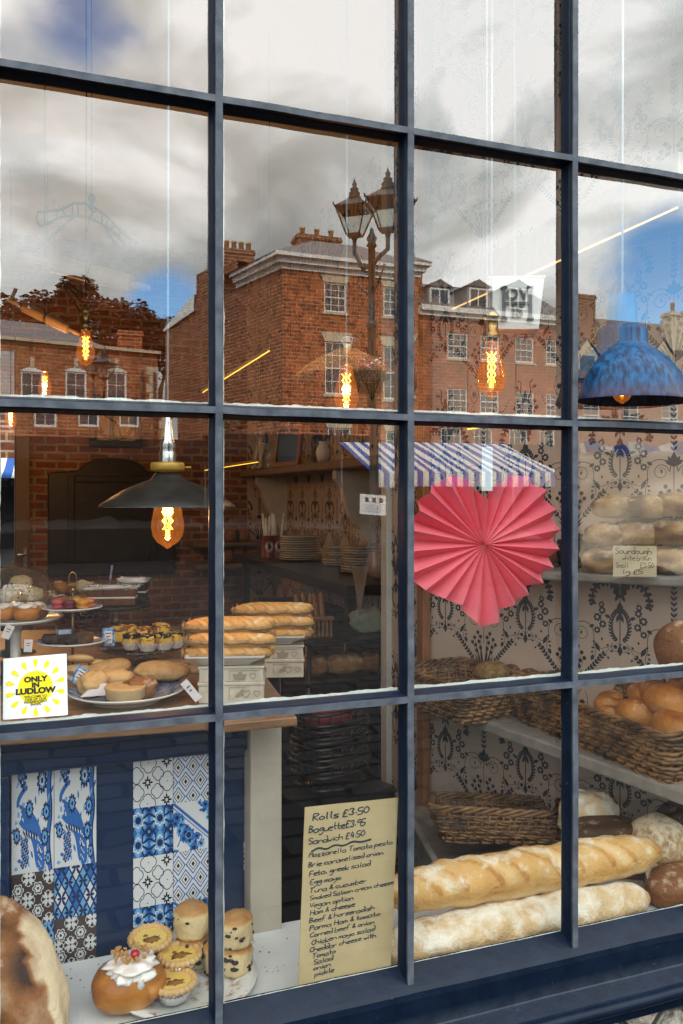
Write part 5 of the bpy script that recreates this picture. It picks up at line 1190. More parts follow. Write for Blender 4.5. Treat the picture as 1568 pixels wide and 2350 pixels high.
rolling_pin((47, 585), (348, 663), 2.6, 'pale wooden rolling pin hung level with the nearer iron bracket')
rolling_pin((14, 684), (185, 768), 3.9, 'shadowy brown rolling pin hung lower, in front of the dark tree')

# ------------------------------------------------------------------ things on the glass
m_stw, m_sty, m_stk = M('sticker_white', (.74, .78, .78), .35), M('sticker_yellow', (.78, .66, .02), .4), M('sticker_black', (.012, .012, .012), .5)
A, B, Cc, Dd = (8, 1512), (153, 1500), (156, 1641), (7, 1652)
yS = -.0012
q = [U(*k, yS) for k in (Dd, Cc, B, A)]
def onq(u, v, h): return q[0] * (1 - u) * (1 - v) + q[1] * u * (1 - v) + q[2] * u * v + q[3] * (1 - u) * v - Vector((0, h, 0))
st = thing('window_sticker', 'square white sticker with a yellow sun and black lettering', 'sticker')
g = MB(); d = Draw(); d.fill([(.02, 0), (.98, 0), (1, .02), (1, .98), (.98, 1), (.02, 1), (0, .98), (0, .02)], 0, 0); cx, cy = .50, .49; d.disc(cx, cy, .275, 1, 1, 40)
for k in range(14):
    a = 90 + 360 / 14 * k; c_, s_ = math.cos(R(a)), math.sin(R(a)); pts = []
    for i in range(15):
        t_ = i / 14 * 2 - 1; w_ = .040 * math.sin(math.pi * min(1, (1 - abs(t_)) * 1.0) * .5 + 0) ; 
    pts = [(.315, 0), (.36, .022), (.41, .040), (.445, .038), (.465, .018), (.468, 0), (.465, -.018), (.445, -.038), (.41, -.040), (.36, -.022)]
    d.fill([(cx + u * c_ - v * s_, cy + u * s_ + v * c_) for u, v in pts], 1, 1)
d.lay(g, onq, step=.0002)
for word, sz, yy, bo in (('ONLY', .118, .625, .006), ('IN', .105, .53, .006), ('LUDLOW', .128, .435, .007), ('WELCOME TO', .052, .345, .001), ('ONE OF OUR', .052, .30, .001), ('INDEPENDENT', .052, .257, .001), ('SHOPS', .052, .215, .001)):
    vs, fs = words_mesh(word, sz, bold=bo, sx=1.12 if sz > .1 else 1.05)
    g.add([onq(cx + v[0], yy + v[1], .0008) for v in vs], fs, 2)
g.build('printed_face', [m_stw, m_sty, m_stk], st)
g = MB(); g.add([p_ + Vector((0, .0012, 0)) for p_ in q], [(3, 2, 1, 0)]); g.build('backing', m_stw, st)

# menu card, written by hand
q = [U(*k, y_) for k, y_ in (((685, 2272), .012), ((897, 2222), .012), ((914, 1831), .006), ((700, 1853), .006))]
def onm(u, v, h): return q[0] * (1 - u) * (1 - v) + q[1] * u * (1 - v) + q[2] * u * v + q[3] * (1 - u) * v - Vector((0, h, 0))
g = MB(); n = 14
for a_ in (0, 1):
    vs = [onm(i / n, j / n, .0018 * a_ * -1 + .0006 * math.sin(i * .7 + j)) for j in range(n + 1) for i in range(n + 1)]
    fs = [(j * (n + 1) + i, j * (n + 1) + i + 1, (j + 1) * (n + 1) + i + 1, (j + 1) * (n + 1) + i) for j in range(n) for i in range(n)]
    g.add(vs, fs if a_ == 0 else [tuple(reversed(f_)) for f_ in fs], 0, True)
d = Draw(); rg = random.Random(4)
# lines in card coordinates: u 0-1, v in units of the card's width
HV = 2.0
for txt, u, v, h in (('Rolls £3.50', .085, .915, .078), ('Baguette£3.95', .05, .848, .078), ('Sandwich £4.50', .05, .785, .070), ('Mozzarella Tomato pesto', .06, .712, .056), ('Brie caramelised onion', .06, .660, .056), ('Feta, greek salad', .07, .610, .056), ('Egg mayo', .08, .562, .056), ('Tuna & cucumber', .08, .515, .056),
                     ('Smoked Salmon cream cheese', .085, .475, .050), ('Vegan option', .085, .432, .056), ('Ham & cheese', .095, .392, .056), ('Beef & horseradish', .09, .350, .056), ('Parma Ham & tomato', .095, .308, .054), ('Corned beef & onion', .10, .268, .054), ('Chicken mayo salad', .12, .226, .054), ('Cheddar cheese with', .105, .186, .054), ('Tomato', .13, .150, .054), ('Salad', .15, .115, .054), ('onion', .15, .083, .054), ('pickle', .165, .048, .054)):
    k = Draw(); end = pen(k, txt, 0, 0, h, .165, .12, rng=rg, sp=.80); want = {'Mozzarella Tomato pesto': .90, 'Smoked Salmon cream cheese': .905, 'Rolls £3.50': .60, 'Baguette£3.95': .60, 'Sandwich £4.50': .60, 'Brie caramelised onion': .80, 'Parma Ham & tomato': .76}.get(txt)
    sx_ = (want / end) if want else min(1.0, .86 / end)
    for pts, m_, l in k.p: d.p.append(([(u + x * sx_, v + .008 + (y + x * sx_ * .03) / HV) for x, y in pts], m_, l))
d.stroke(smooth([(.08, .752), (.16, .772), (.24, .752), (.33, .776), (.42, .758), (.52, .782), (.60, .768), (.72, .778)]), .011, 1, 1)
d.lay(g, onm, step=.0006)
tag(g.build('menu_card', [M('buff_card', (.46, .35, .18), .8, c2=(.52, .41, .225), scale=9), M('blue_black_ink', (.012, .030, .060), .6)]), 'buff card price list handwritten in dark blue ink, leaning on the glass', 'menu card')

# pleated paper heart
m_heart = M('pink_paper', (.84, .16, .215), .3, c2=(.87, .20, .255), scale=4)
hc = U(1112, 1250, .075); kx = ZZ(hc) / FPX
hr = thing('paper_heart', 'pink pleated paper fan heart hanging behind the glass', 'paper heart', hc, -9)
outl = [(0, 104), (22, 136), (58, 162), (100, 155), (140, 118), (162, 60), (163, -5), (150, -50), (128, -88), (92, -104), (88, -132), (44, -140), (40, -164), (0, -192), (-40, -166), (-44, -138), (-76, -128), (-100, -116), (-136, -100), (-162, -68), (-163, -10), (-160, 50), (-140, 105), (-100, 150), (-62, 161), (-24, 138)]
outl = [(x * 1.02, y) for x, y in outl]
def rad(a):
    dx, dy = math.cos(a), math.sin(a); best = 100
    for (x0, y0), (x1, y1) in zip(outl, outl[1:] + outl[:1]):
        ex, ey = x1 - x0, y1 - y0; den = dx * ey - dy * ex
        if abs(den) < 1e-9: continue
        t_ = (x0 * ey - y0 * ex) / den; s_ = (x0 * dy - y0 * dx) / den
        if t_ > 0 and -1e-6 <= s_ <= 1 + 1e-6: best = t_; break
    return best
g = MB(); NP = 46; vs = [(0, 0, 0)]; px_per = kx
for i in range(NP):
    a = math.pi / 2 + 2 * math.pi * i / NP; r_ = rad(a) * kx; fy = (.021 if i % 2 else -.021)
    vs += [(r_ * .04 * math.cos(a) * 1.06, fy * .10, r_ * .04 * math.sin(a)), (r_ * math.cos(a) * 1.06, fy, r_ * math.sin(a))]
fs = []
for i in range(NP):
    a, b_ = 1 + 2 * i, 1 + 2 * ((i + 1) % NP); fs += [(0, b_, a), (a, b_, b_ + 1, a + 1)]
g.add(vs, fs); ho = g.build('fan', m_heart, hr)
so_ = ho.modifiers.new('paper', 'SOLIDIFY'); so_.thickness = .0006
g = MB(); g.box(-.011, .011, -.015, -.0135, .105, .19); g.build('hanging_tab', m_stw, hr)
g = MB(); g.tube([(0, -.014, .19), (0, -.012, HC - hc.z - .01)], .0009, 5); g.build('string', m_cord, hr)

# ------------------------------------------------------------------ bread
b_bag = bread('baguette_crust', (.40, .16, .032), (.62, .35, .11), (.73, .54, .29), fl=.38, fscale=24, scale=12, bump=.7)
b_flo = bread('floured_crust', (.36, .19, .07), (.56, .38, .19), (.70, .57, .38), (.76, .69, .58), fl=.66, fscale=22, scale=16, bump=.8)
b_sand = bread('sandwich_crust', (.30, .10, .02), (.56, .29, .075), (.70, .47, .20), fl=.12, scale=22)
b_dark = bread('dark_crust', (.030, .014, .007), (.085, .040, .016), (.20, .10, .04), (.5, .4, .28), fl=.25, scale=14)
b_brown = bread('brown_crust', (.09, .032, .012), (.24, .095, .030), (.42, .22, .09), (.65, .52, .38), fl=.35, scale=8)
b_roll = bread('roll_crust', (.26, .075, .012), (.52, .22, .045), (.74, .56, .30), fl=.12, scale=6, bump=.4, grain=70, rough=.42)
b_oat = bread('oat_crust', (.20, .10, .04), (.42, .26, .12), (.68, .52, .33), (.74, .62, .44), fl=.75, scale=60, fscale=70, bump=.9, grain=90)
b_sour = bread('sourdough_crust', (.10, .038, .012), (.34, .175, .07), (.54, .36, .19), (.62, .49, .32), fl=.45, scale=12, fscale=22, bump=.9)
b_pale = bread('pale_pastry', (.42, .22, .07), (.60, .38, .16), (.70, .52, .30), fl=.0, scale=9, bump=.25)
b_scone = bread('scone_crumb', (.36, .145, .03), (.66, .47, .22), (.74, .62, .40), fl=.05, scale=7, bump=.45)
b_seed = bread('seeded_crust', (.06, .035, .012), (.45, .27, .10), (.62, .44, .22), fl=0, scale=75, bump=.6)
b_choc = bread('chocolate_crumb', (.018, .009, .006), (.045, .020, .012), (.10, .045, .028), fl=0, scale=40, bump=.6)
b_spng = bread('caramel_sponge', (.14, .05, .016), (.25, .10, .030), (.36, .17, .06), fl=0, scale=30, bump=.4)
b_lemon = bread('yellow_sponge', (.46, .22, .03), (.68, .42, .07), (.76, .55, .17), fl=0, scale=20, bump=.4)
m_cream = M('cream', (.78, .73, .64), .6, c2=(.72, .66, .56), scale=30, bump=.4)
m_icing = M('white_icing', (.80, .77, .74), .25, c2=(.74, .68, .62), scale=25, bump=.2, coat=.3)
m_china = M('white_china', (.70, .70, .68), .15, coat=.4)
m_cbl = M('blue_china', (.06, .10, .26), .18, c2=(.45, .50, .60), scale=42, coat=.3, detail=3)
m_choc2 = M('chocolate_sauce', (.03, .010, .012), .25)
m_cherry = M('cherry', (.42, .008, .015), .2, coat=.5)
m_foil = M('foil', (.72, .72, .72), .25, 1, bump=.3, bscale=80)
m_curr = M('currant', (.02, .012, .015), .5)
m_case = M('paper_case', (.72, .66, .66), .7)
m_card = M('price_card', (.60, .58, .60), .7)
def stick(L_, r, seed=1, slash=0, flat=.55, n=22, k=64, sl=1.0, lump=.06):
    """long loaf along x, rounded tips, flattened underside, slashes opening along the top"""
    mb = MB(); vs = []; tn = []; fs = []
    for i in range(k + 1):
        t_ = -1 + 2 * i / k; rr = r * max(.0, 1 - abs(t_) ** 5) ** .5
        for j in range(n):
            a = 2 * math.pi * j / n; y, z = math.cos(a), math.sin(a); q = 1 + lump * 2 * noise.noise(Vector((t_ * L_ * 14, y * 1.2 + seed * 5, z * 1.2)))
            tone = .40 + .18 * z
            if slash and z > .1:
                ph = ((t_ * .5 + .5) * slash + y * .55) % 1.0; dd = abs(ph - .5)
                if dd < .16 and abs(t_) < .9: q -= .075 * (1 - dd / .16) * min(1, z * 1.5); tone += .4 * (1 - dd / .16)
                elif dd < .26: q += .03; tone -= .3
            if z < -.3: tone += .25
            if -.62 < z < -.45: tone += .3; q += .02 * math.sin(t_ * L_ * 420)
            zz = z if z > -flat else -flat + (z + flat) * .15
            vs.append((t_ * L_ / 2, y * rr * q, zz * rr * q)); tn.append(tone)
    for i in range(k):
        for j in range(n): fs.append((i * n + j, (i + 1) * n + j, (i + 1) * n + (j + 1) % n, i * n + (j + 1) % n))
    mb.add(vs, fs, 0, True, None, tn); return mb
def put(mb, name, mats, label, cat, loc, rz=0, rx=0, ry=0, group=None):
    o = mb.build(name, mats, None, loc); o.rotation_euler = (R(rx), R(ry), R(rz)); return tag(o, label, cat, group)
def between(pa_, pb_, y):
    a, b = U(*pa_, y), U(*pb_, y); return a.x, b.x
xa, xb = U(868, 2180, .075).x, U(1488, 2080, .075).x
put(stick(xb - xa, .046, 3, 0, .7, 36, 130, lump=.09), 'baguette', b_flo, 'pale floury baguette lying lowest against the glass', 'baguette', ((xa + xb) / 2, .075, ZL + .034), 0)
xa, xb = U(872, 2080, .105).x, U(1520, 2010, .105).x
put(stick(xb - xa, .046, 7, 5, .72, 36, 130), 'baguette', b_bag, 'golden slashed baguette lying on the floury baguette', 'baguette', ((xa + xb) / 2, .112, ZL + .113), 0, ry=.8)
def crackle(d_, a_, seed): 
    return lambda x, y, z: (1 + a_ * noise.noise(Vector((x, y, z)) * d_ + Vector((seed, 0, 0))), .45 + 1.2 * noise.noise(Vector((x, y, z)) * d_ * .6 + Vector((0, seed, 0))))
# right-hand end of the ledge
p = U(1392, 1945, .26); put((lambda m: m.blob(.085, .05, .052, 30, 16, .45, .9, .02, seed=2, tone=.35))(MB()), 'rye_loaf', b_dark, 'dark square seeded rye loaf behind the golden baguette', 'loaf', (p.x, .26, p.z + .012), -18)
p = U(1362, 1875, .34); put((lambda m: m.blob(.07, .06, .06, 30, 16, .75, .7, .08, 3.5, 4, tone=.8))(MB()), 'floury_loaf', b_flo, 'white floury loaf peeping out behind the dark rye loaf', 'loaf', (p.x, .36, p.z - .005), 10)
p = U(1525, 1940, .17); put((lambda m: m.blob(.070, .066, .060, 36, 20, .95, .7, .04, 2, 5, tone=.45))(MB()), 'oat_loaf', b_oat, 'round loaf crusted with rolled oats', 'loaf', (p.x, .19, p.z), 0)
p = U(1562, 1905, .24); put((lambda m: m.blob(.06, .06, .055, 30, 16, .95, .7, .04, 2, 9, tone=.2))(MB()), 'seeded_loaf', b_dark, 'dark seeded round loaf behind the oat loaf at the frame edge', 'loaf', (p.x + .03, .27, p.z), 0)
p = U(1530, 2050, .10); put((lambda m: m.blob(.085, .055, .042, 30, 16, .85, .7, .05, 2, 6, tone=.4))(MB()), 'brown_loaf', b_brown, 'flat brown loaf beyond the tips of the baguettes', 'loaf', (p.x + .03, .10, ZL + .03), 12)
put((lambda m: m.blob(.085, .07, .05, 30, 16, .9, .7, .05, 2, 8, tone=.4))(MB()), 'brown_loaf', b_brown, 'brown loaf lying under the dark rye loaf and the oat loaf', 'loaf', (U(1450, 2000, .24).x, .26, ZL + .035), -20)
p = U(1506, 2012, .12)
g = MB(); g.box(-.035, .035, -.001, .001, -.028, .028); put(g, 'price_card', M('kraft_card', (.36, .28, .18), .8), 'small brown card leaning on the brown loaf beside the baguette tip', 'price card', (p.x, .125, p.z), 24, -25, 8)
# big sourdough at the lower left, standing against the glass
def sour(x, y, z):
    n_ = noise.noise(Vector((x, y, z)) * 2.6 + Vector((4, 1, 0))); s_ = abs(x * .8 + z * .25 + n_ * .35 - .05)
    return (1 + .05 * n_ - (.06 if s_ < .10 else 0) + (.05 if .1 < s_ < .2 else 0), (.02 if s_ < .12 else .34 if x < .74 + .22 * n_ else 1.1) + .6 * n_)
p = U(-8, 2300, .115)
o = put((lambda m: m.blob(.105, .155, .06, 48, 26, .95, None, .03, 2.5, 1, fn=sour))(MB()), 'sourdough_loaf', bread('rustic_crust', (.035, .012, .005), (.26, .10, .028), (.68, .54, .36), (.72, .62, .48), fl=.18, scale=16, bump=1.0, grain=70), 'large round dark and floury sourdough loaf at the lower left corner', 'loaf', (p.x, .115, p.z + .005), 0, 62, -18)

def plate(par, R_, h, m0=m_china, m1=None, z=0, name='plate', foot=.6):
    g = MB(); g.lathe([(R_ * foot, z), (R_ * foot, z + .002), (R_ * .8, z + h * .55), (R_, z + h), (R_ * .995, z + h + .003), (R_ * .8, z + h * .55 + .004), (R_ * .62, z + .006), (.001, z + .005)], 48)
    if m1: 
        for i, f_ in enumerate(g.f):
            if all(g.v[j].z > z + .004 for j in f_) and i >= 48 * 4: g.m[i] = 1
    return g.build(name, [m0, m1] if m1 else m0, par)
def pieces(n_, fn): return [fn(i) for i in range(n_)]
# plate with iced bun, tarts, scones
pc = U(428, 2262, .150); pr = .128; pl = thing('china_plate', 'flowered china plate of scones and tarts on the white ledge', 'plate', (pc.x, .150, ZL))
m_flow = M('flowered_china', (.66, .66, .63), .15, c2=(.28, .14, .12), scale=34, lo=.56, hi=.68, coat=.4)
plate(pl, pr, .016, m_flow, m_flow)
zp = ZL + .008
def at(px, py, y, z): p_ = U(px, py, y); return Vector((p_.x, y, z))
# iced bun
bp_ = UA(294, 2262, ZZ(U(294, 2262, .125))); bn = thing('iced_bun', 'iced bun with white icing, chopped nuts and a red cherry', 'bun', (bp_.x, .122, zp))
def bunf(x, y, z):
    a = math.atan2(y, x); return (1 + .05 * math.sin(a * 2 + 1.2) * (1 - z * z), .18 + .45 * max(0, -z) + .25 * z * noise.noise(Vector((x, y, z)) * 3))
g = MB(); g.blob(.058, .052, .040, 40, 22, .85, .8, .03, 2, 3, X=T(0, 0, .034), fn=bunf); g.tube([(.058 * .9 * math.cos(R(a)) * (1 - a / 900), .052 * .9 * math.sin(R(a)) * (1 - a / 900), .036 + a / 360 * .018) for a in range(-60, 400, 15)], .013, 10, tone=[.25] * len(range(-60, 400, 15)))
g.build('dough', b_roll, bn)
g = MB(); g.blob(.041, .037, .010, 48, 14, .9, .5, .20, 2.4, 6, X=T(.004, -.006, .071)); g.blob(.022, .014, .006, 24, 10, 1, None, .25, 2.2, 2, X=T(.020, -.034, .063, 38)); g.blob(.016, .012, .006, 22, 10, 1, None, .25, 2.2, 4, X=T(-.010, -.036, .063, 38)); g.blob(.006, .005, .013, 14, 10, 1, None, .2, 3, 7, X=T(.016, -.0455, .052, 20)); g.build('icing', m_icing, bn)
g = MB()
for k in range(46):
    a, q_ = rng.uniform(0, 6.28), .032 * math.sqrt(rng.random()); s_ = rng.uniform(.002, .0045); g.box(-s_, s_, -s_ * .7, s_ * .7, -s_ * .5, s_ * .5, 0, T(q_ * math.cos(a) + .003, q_ * math.sin(a), .084 + rng.uniform(-.002, .004), rng.uniform(0, 90), rng.uniform(0, 90), rng.uniform(0, 90)))
g.build('chopped_nuts', M('nut', (.50, .27, .09), .6), bn); g = MB(); g.blob(.008, .008, .0075, 16, 10, X=T(.010, -.014, .089)); g.build('cherry', m_cherry, bn)
def tart(loc, label, tilt=0, rz=0):
    r_ = thing('custard_tart', label, 'tart', loc, rz, 'custard tarts', tilt)
    wv = lambda a, i: 1 + .045 * math.cos(a * 24) + .02 * noise.noise(Vector((math.cos(a) * 3, math.sin(a) * 3, i + label.__len__())))
    g = MB(); g.lathe([(.024, 0), (.025, .001), (.034, .026)], 104, wave=lambda a, i: 1 + .02 * math.cos(a * 26)); g.build('foil_case', m_foil, r_)
    g = MB(); g.lathe([(.033, .022), (.038, .024), (.040, .029), (.038, .034), (.034, .035), (.031, .031), (.029, .027)], 104, wave=wv, caps=False, tone=[.3, .45, .55, .35, .5, .45, .4]); g.build('pastry', b_pale, r_)
    g = MB(); g.lathe([(.031, .0285), (.02, .0300), (.0005, .0305)], 40, caps=False); g.build('custard', m_cust, r_); g = MB(); g.blob(.014, .008, .0012, 26, 8, 1, None, .5, 2.6, len(label), X=T(.002, -.007, .0305)); g.blob(.005, .004, .001, 12, 6, 1, None, .5, 3, 4, X=T(-.008, .006, .0305)); g.build('nutmeg', m_nut, r_); return r_
m_nut = M('nutmeg', (.20, .075, .015), .6, c2=(.32, .15, .03), scale=150)
m_cust = M('custard', (.74, .52, .13), .3, c2=(.30, .13, .03), scale=38, lo=.60, hi=.74, coat=.2)
tart(at(345, 2195, .205, zp + .034), 'custard tart at the back, tipped up behind the iced bun', 6)
tart(at(412, 2222, .162, zp + .016), 'middle custard tart beside the currant scones', 0)
tart(at(399, 2262, .104, zp + .003), 'front custard tart showing its silver foil case', 0)
def scone(loc, label, rz=0, s=1.0):
    r_ = thing('scone', label, 'scone', loc, rz, 'currant scones'); 
    def prof(sd): return [(.029, 0), (.033, .006), (.0325, .016), (.034, .022), (.032, .034), (.0335, .040), (.030, .049), (.022, .055), (.001, .057)]
    wv = lambda a, i: 1 + .10 * noise.noise(Vector((math.cos(a) * 1.7 + i * .45, math.sin(a) * 1.7, rz * 1.3))) + .05 * noise.noise(Vector((math.cos(a) * 6 + i, math.sin(a) * 6, rz)))
    g = MB(); g.lathe([(a * s, b_ * s) for a, b_ in prof(0)], 36, wave=wv, tone=[.5, .75, .8, .72, .85, .7, .15, .1, .2]); wobble(g, .0030, 38); wobble(g, .0014, 110); g.build('body', b_scone, r_)
    g = MB(); rg = random.Random(int(rz * 7) + 3)
    for k in range(26): a, h_, q_ = rg.uniform(0, 6.28), rg.uniform(.004, .050), rg.uniform(.0016, .0044); g.blob(q_ * rg.uniform(1, 1.8), q_, q_ * .9, 8, 6, lump=.2, seed=k, X=T(.0322 * s * math.cos(a), .0322 * s * math.sin(a), h_ * s, rng.uniform(0, 90), 0, math.degrees(a) + 90))
    g.build('currants', m_curr, r_)
scone(at(444, 2200, .205, zp), 'lower currant scone at the back of the flowered plate', 20)
scone(at(441, 2140, .205, zp + .055), 'top currant scone stacked at the back of the flowered plate', 75)
scone(at(505, 2232, .165, zp), 'lower currant scone by the right edge of the flowered plate', 130, .95)
scone(at(541, 2236, .150, zp + .002), 'under scone of the right hand pair', 200, .9)
scone(at(541, 2165, .150, zp + .053), 'upper scone of the right hand pair seen through the next pane', 250, .95)

# ------------------------------------------------------------------ wicker trays
m_wick = M('dark_wicker', (.045, .022, .010), .5, c2=(.34, .18, .075), scale=13, stretch=(1, 1, 1), bump=.3, bscale=60)
def basket(name, label, loc, rz, Lx, Ly, H, rx=0, ry=0, rows_=9, flare=.03, handle=True):
    r_ = thing(name, label, 'wicker basket', loc, rz, 'wicker bread baskets', rx, ry)
    def rim(k):
        f_ = k / rows_; a, b_ = Lx / 2 + flare * f_, Ly / 2 + flare * f_; cr = .03; pts = []
        for cx_, cy_, a0 in ((a - cr, b_ - cr, 0), (-a + cr, b_ - cr, 90), (-a + cr, -b_ + cr, 180), (a - cr, -b_ + cr, 270)):
            for t_ in (0, 30, 60, 90): pts.append(Vector((cx_ + cr * math.cos(R(a0 + t_)), cy_ + cr * math.sin(R(a0 + t_)), H * f_)))
        return pts
    def walk(pts, step):
        out_ = []; pts = pts + [pts[0]]
        for a, b_ in zip(pts, pts[1:]):
            n_ = max(1, int((b_ - a).length / step)); out_ += [a.lerp(b_, i / n_) for i in range(n_)]
        return out_
    g = MB(); sp = .017
    for k in range(rows_ + 1):
        path = walk(rim(k), .006); s_ = 0; q_ = []
        for i, pt in enumerate(path):
            nx = path[(i + 1) % len(path)]; t_ = (nx - pt); nrm = Vector((t_.y, -t_.x, 0)).normalized(); q_.append(pt + nrm * (.0042 * math.sin(math.pi * s_ / sp + k * math.pi)) + Vector((0, 0, .0022 * math.sin(s_ * 31 + k * 2)))); s_ += t_.length
        g.tube(q_, H / rows_ * .43, 5, closed=True)
    top, bot = walk(rim(rows_), sp), walk(rim(0), sp)
    for i in range(0, len(top)):
        b_ = bot[min(len(bot) - 1, int(i * len(bot) / len(top)))]; g.tube([b_, top[i] + Vector((0, 0, .004))], .0035, 5)
    g.build('weave', m_wick, r_)
    g = MB(); n_ = int(Ly / .009)
    for k in range(n_):
        y = -Ly / 2 + Ly * (k + .5) / n_; g.tube([(-Lx / 2 + Lx * i / 40, y, .004 + .003 * math.sin(i * 1.57 + k * math.pi)) for i in range(41)], .0045, 5)
    for k in range(int(Lx / .05)): x = -Lx / 2 + .05 * (k + .5); g.tube([(x, -Ly / 2, .004), (x, Ly / 2, .004)], .004, 5)
    g.build('base', m_wick, r_)
    g = MB(); path = walk(rim(rows_), .008)
    for ph in (0, math.pi * 2 / 3, math.pi * 4 / 3):
        q_ = []
        for i, pt in enumerate(path):
            nx = path[(i + 1) % len(path)]; t_ = (nx - pt); nrm = Vector((t_.y, -t_.x, 0)).normalized(); a = i * .55 + ph; q_.append(pt + nrm * .006 * math.cos(a) + Vector((0, 0, .006 + .006 * math.sin(a))))
        g.tube(q_, .0048, 5, closed=True)
    g.build('rim', m_wick, r_); return r_
A = UZ(1176, 1652, ZS); B = UZ(1533, 1806, ZS); A.z = B.z = 0; ang = math.degrees(math.atan2(A.y - B.y, A.x - B.x)); Lb = (A - B).length
un = (A - B).normalized(); nr = Vector((un.y, -un.x, 0)); nr = nr if nr.x > 0 else -nr
c_ = (A + B) / 2 + nr * .115
print('basket', A, B, Lb, ang)
nb_ = basket('wicker_basket', 'near long wicker basket heaped with golden rolls', (c_.x, c_.y, ZS + .001), ang, Lb - .02, .21, .105)
rz_ = R(ang)
def inb(u, v, z): return Vector((c_.x + u * un.x + v * nr.x, c_.y + u * un.y + v * nr.y, ZS + z))
rolls = [(-.235, -.045, .105, .050, 'big shiny golden roll with a torn pale side at the basket front'), (-.20, .045, .115, .048, 'dark golden roll against the near end of the basket'), (-.115, -.035, .105, .047, 'smooth brown roll left of the big torn roll'), (-.165, .0, .145, .050, 'brown topped roll peeping over the big torn roll'), (-.06, .0, .10, .036, 'small chestnut roll in the middle of the heap'), (.005, -.02, .095, .034, 'pale small roll at the left end of the heap'), (-.08, .06, .135, .047, 'floury torn roll highest on the left of the heap'), (-.20, .085, .165, .052, 'golden roll at the back of the heap near the frame'), (-.15, -.055, .065, .034, 'pale little roll tucked under the heap'), (-.245, .02, .075, .042, 'roll low down in the near corner of the basket'), (-.255, -.03, .06, .036, 'pale roll squashed under the big torn roll'), (-.05, -.06, .09, .032, 'small glossy roll resting on the basket rim'), (-.03, .055, .125, .038, 'small brown roll standing high at the back of the heap'), (.05, .02, .095, .034, 'small dark roll farthest left in the heap'), (-.13, .10, .155, .042, 'plump golden roll behind the highest floury roll')]
for i, (u, v, z, r_, lb_) in enumerate(rolls):
    torn = i in (0, 5, 6)
    def rf(x, y, z_, i=i, torn=torn):
        tn = .10 + .36 * (1 - z_) + .1 * noise.noise(Vector((x * 2, y * 2, z_ * 2 + i))); k = 1
        if torn and (x * -.25 + y * -.9 + z_ * .1) > .72: tn = 1.1; k = .93 + .06 * noise.noise(Vector((x, y, z_)) * 9)
        return k, tn
    g = MB(); g.blob(r_ * 1.12, r_ * .95, r_ * .74, 32, 18, .92, .8, .04, 2, i, fn=rf)
    q_ = inb(u, v, z); o = put(g, 'bread_roll', b_roll, lb_, 'bread roll', q_, ang + 12 + 35 * (i % 3 - 1), (8, -15, 12)[i % 3], (0, 14, -10)[i % 3], 'golden rolls in the near basket')
fb = basket('wicker_basket', 'far wicker basket on the shelf holding a few seeded rolls', (1.165, .80, ZS + .001), ang + 6, .27, .20, .10)
for i, (px, py, y_, r_, mt, lb_) in enumerate(((1130, 1542, .78, .052, b_seed, 'seeded brown roll in the far wicker basket'), (1178, 1536, .82, .026, b_brown, 'small dark roll at the back of the far wicker basket'), (1216, 1556, .76, .044, b_brown, 'flat brown roll at the right of the far wicker basket'))):
    p = U(px, py, y_); put((lambda m: m.blob(r_, r_, r_ * .62, 26, 14, .95, .8, .05, 2, i, tone=.22))(MB()), 'bread_roll', mt, lb_, 'bread roll', (p.x, y_, max(p.z, ZS + .06)), 20 * i, group='rolls in the far basket')
p = UA(1135, 1905, 2.26)
basket('wicker_basket', 'empty shallow wicker tray on the low alcove platform', (p.x + .01, p.y, ZP + .075), 62, .30, .30, .075, 0, 14)
# ------------------------------------------------------------------ stacked sourdough on the upper shelf
k_ = 0
for (px, py, y_, a, b_, c2_, lb_) in ((1385, 1288, .46, .058, .05, .036, 'end loaf at the bottom of the sourdough stack'), (1450, 1290, .44, .066, .05, .036, 'bottom sourdough loaf behind the paper label'), (1540, 1285, .36, .07, .05, .037, 'bottom sourdough loaf at the frame edge'), (1388, 1228, .46, .055, .05, .034, 'left loaf in the middle of the sourdough stack'), (1460, 1225, .42, .068, .05, .035, 'middle sourdough loaf of the stack'), (1545, 1222, .36, .066, .05, .036, 'right loaf in the middle of the sourdough stack'), (1410, 1165, .45, .056, .05, .033, 'top left sourdough loaf of the stack'), (1480, 1165, .40, .066, .05, .034, 'top sourdough loaf of the stack'), (1555, 1160, .35, .06, .05, .034, 'top right sourdough loaf at the frame edge')):
    p = U(px, py, y_); g = MB(); g.blob(a, b_, c2_, 30, 16, .9, .8, .06, 2.2, k_, fn=crackle(2.2, .10, k_ * 3.1))
    put(g, 'sourdough_loaf', b_sour, lb_, 'loaf', (p.x, y_, p.z), -52 + 9 * (k_ % 3), group='stacked sourdough loaves'); k_ += 1
p = U(1325, 1250, .62)
put((lambda m: m.blob(.055, .055, .055, 26, 14, .95, .7, .05, 2, 31, tone=.2))(MB()), 'round_loaf', b_dark, 'dark round loaf half hidden behind the window bar beside the stack', 'loaf', (p.x, .62, ZU + .04))
put((lambda m: m.blob(.055, .055, .05, 26, 14, .95, .7, .05, 2, 33, tone=.2))(MB()), 'round_loaf', b_brown, 'brown round loaf behind the paper heart on the upper shelf', 'loaf', (p.x - .10, .67, ZU + .036))
p = U(1476, 1290, .30); lab = thing('paper_label', 'square buff paper label handwritten in front of the sourdough stack', 'label', (p.x, .33, p.z), -28)
g = MB(); g.box(-.052, .052, -.0006, .0006, -.038, .038, 0); d = Draw(); rg = random.Random(9)
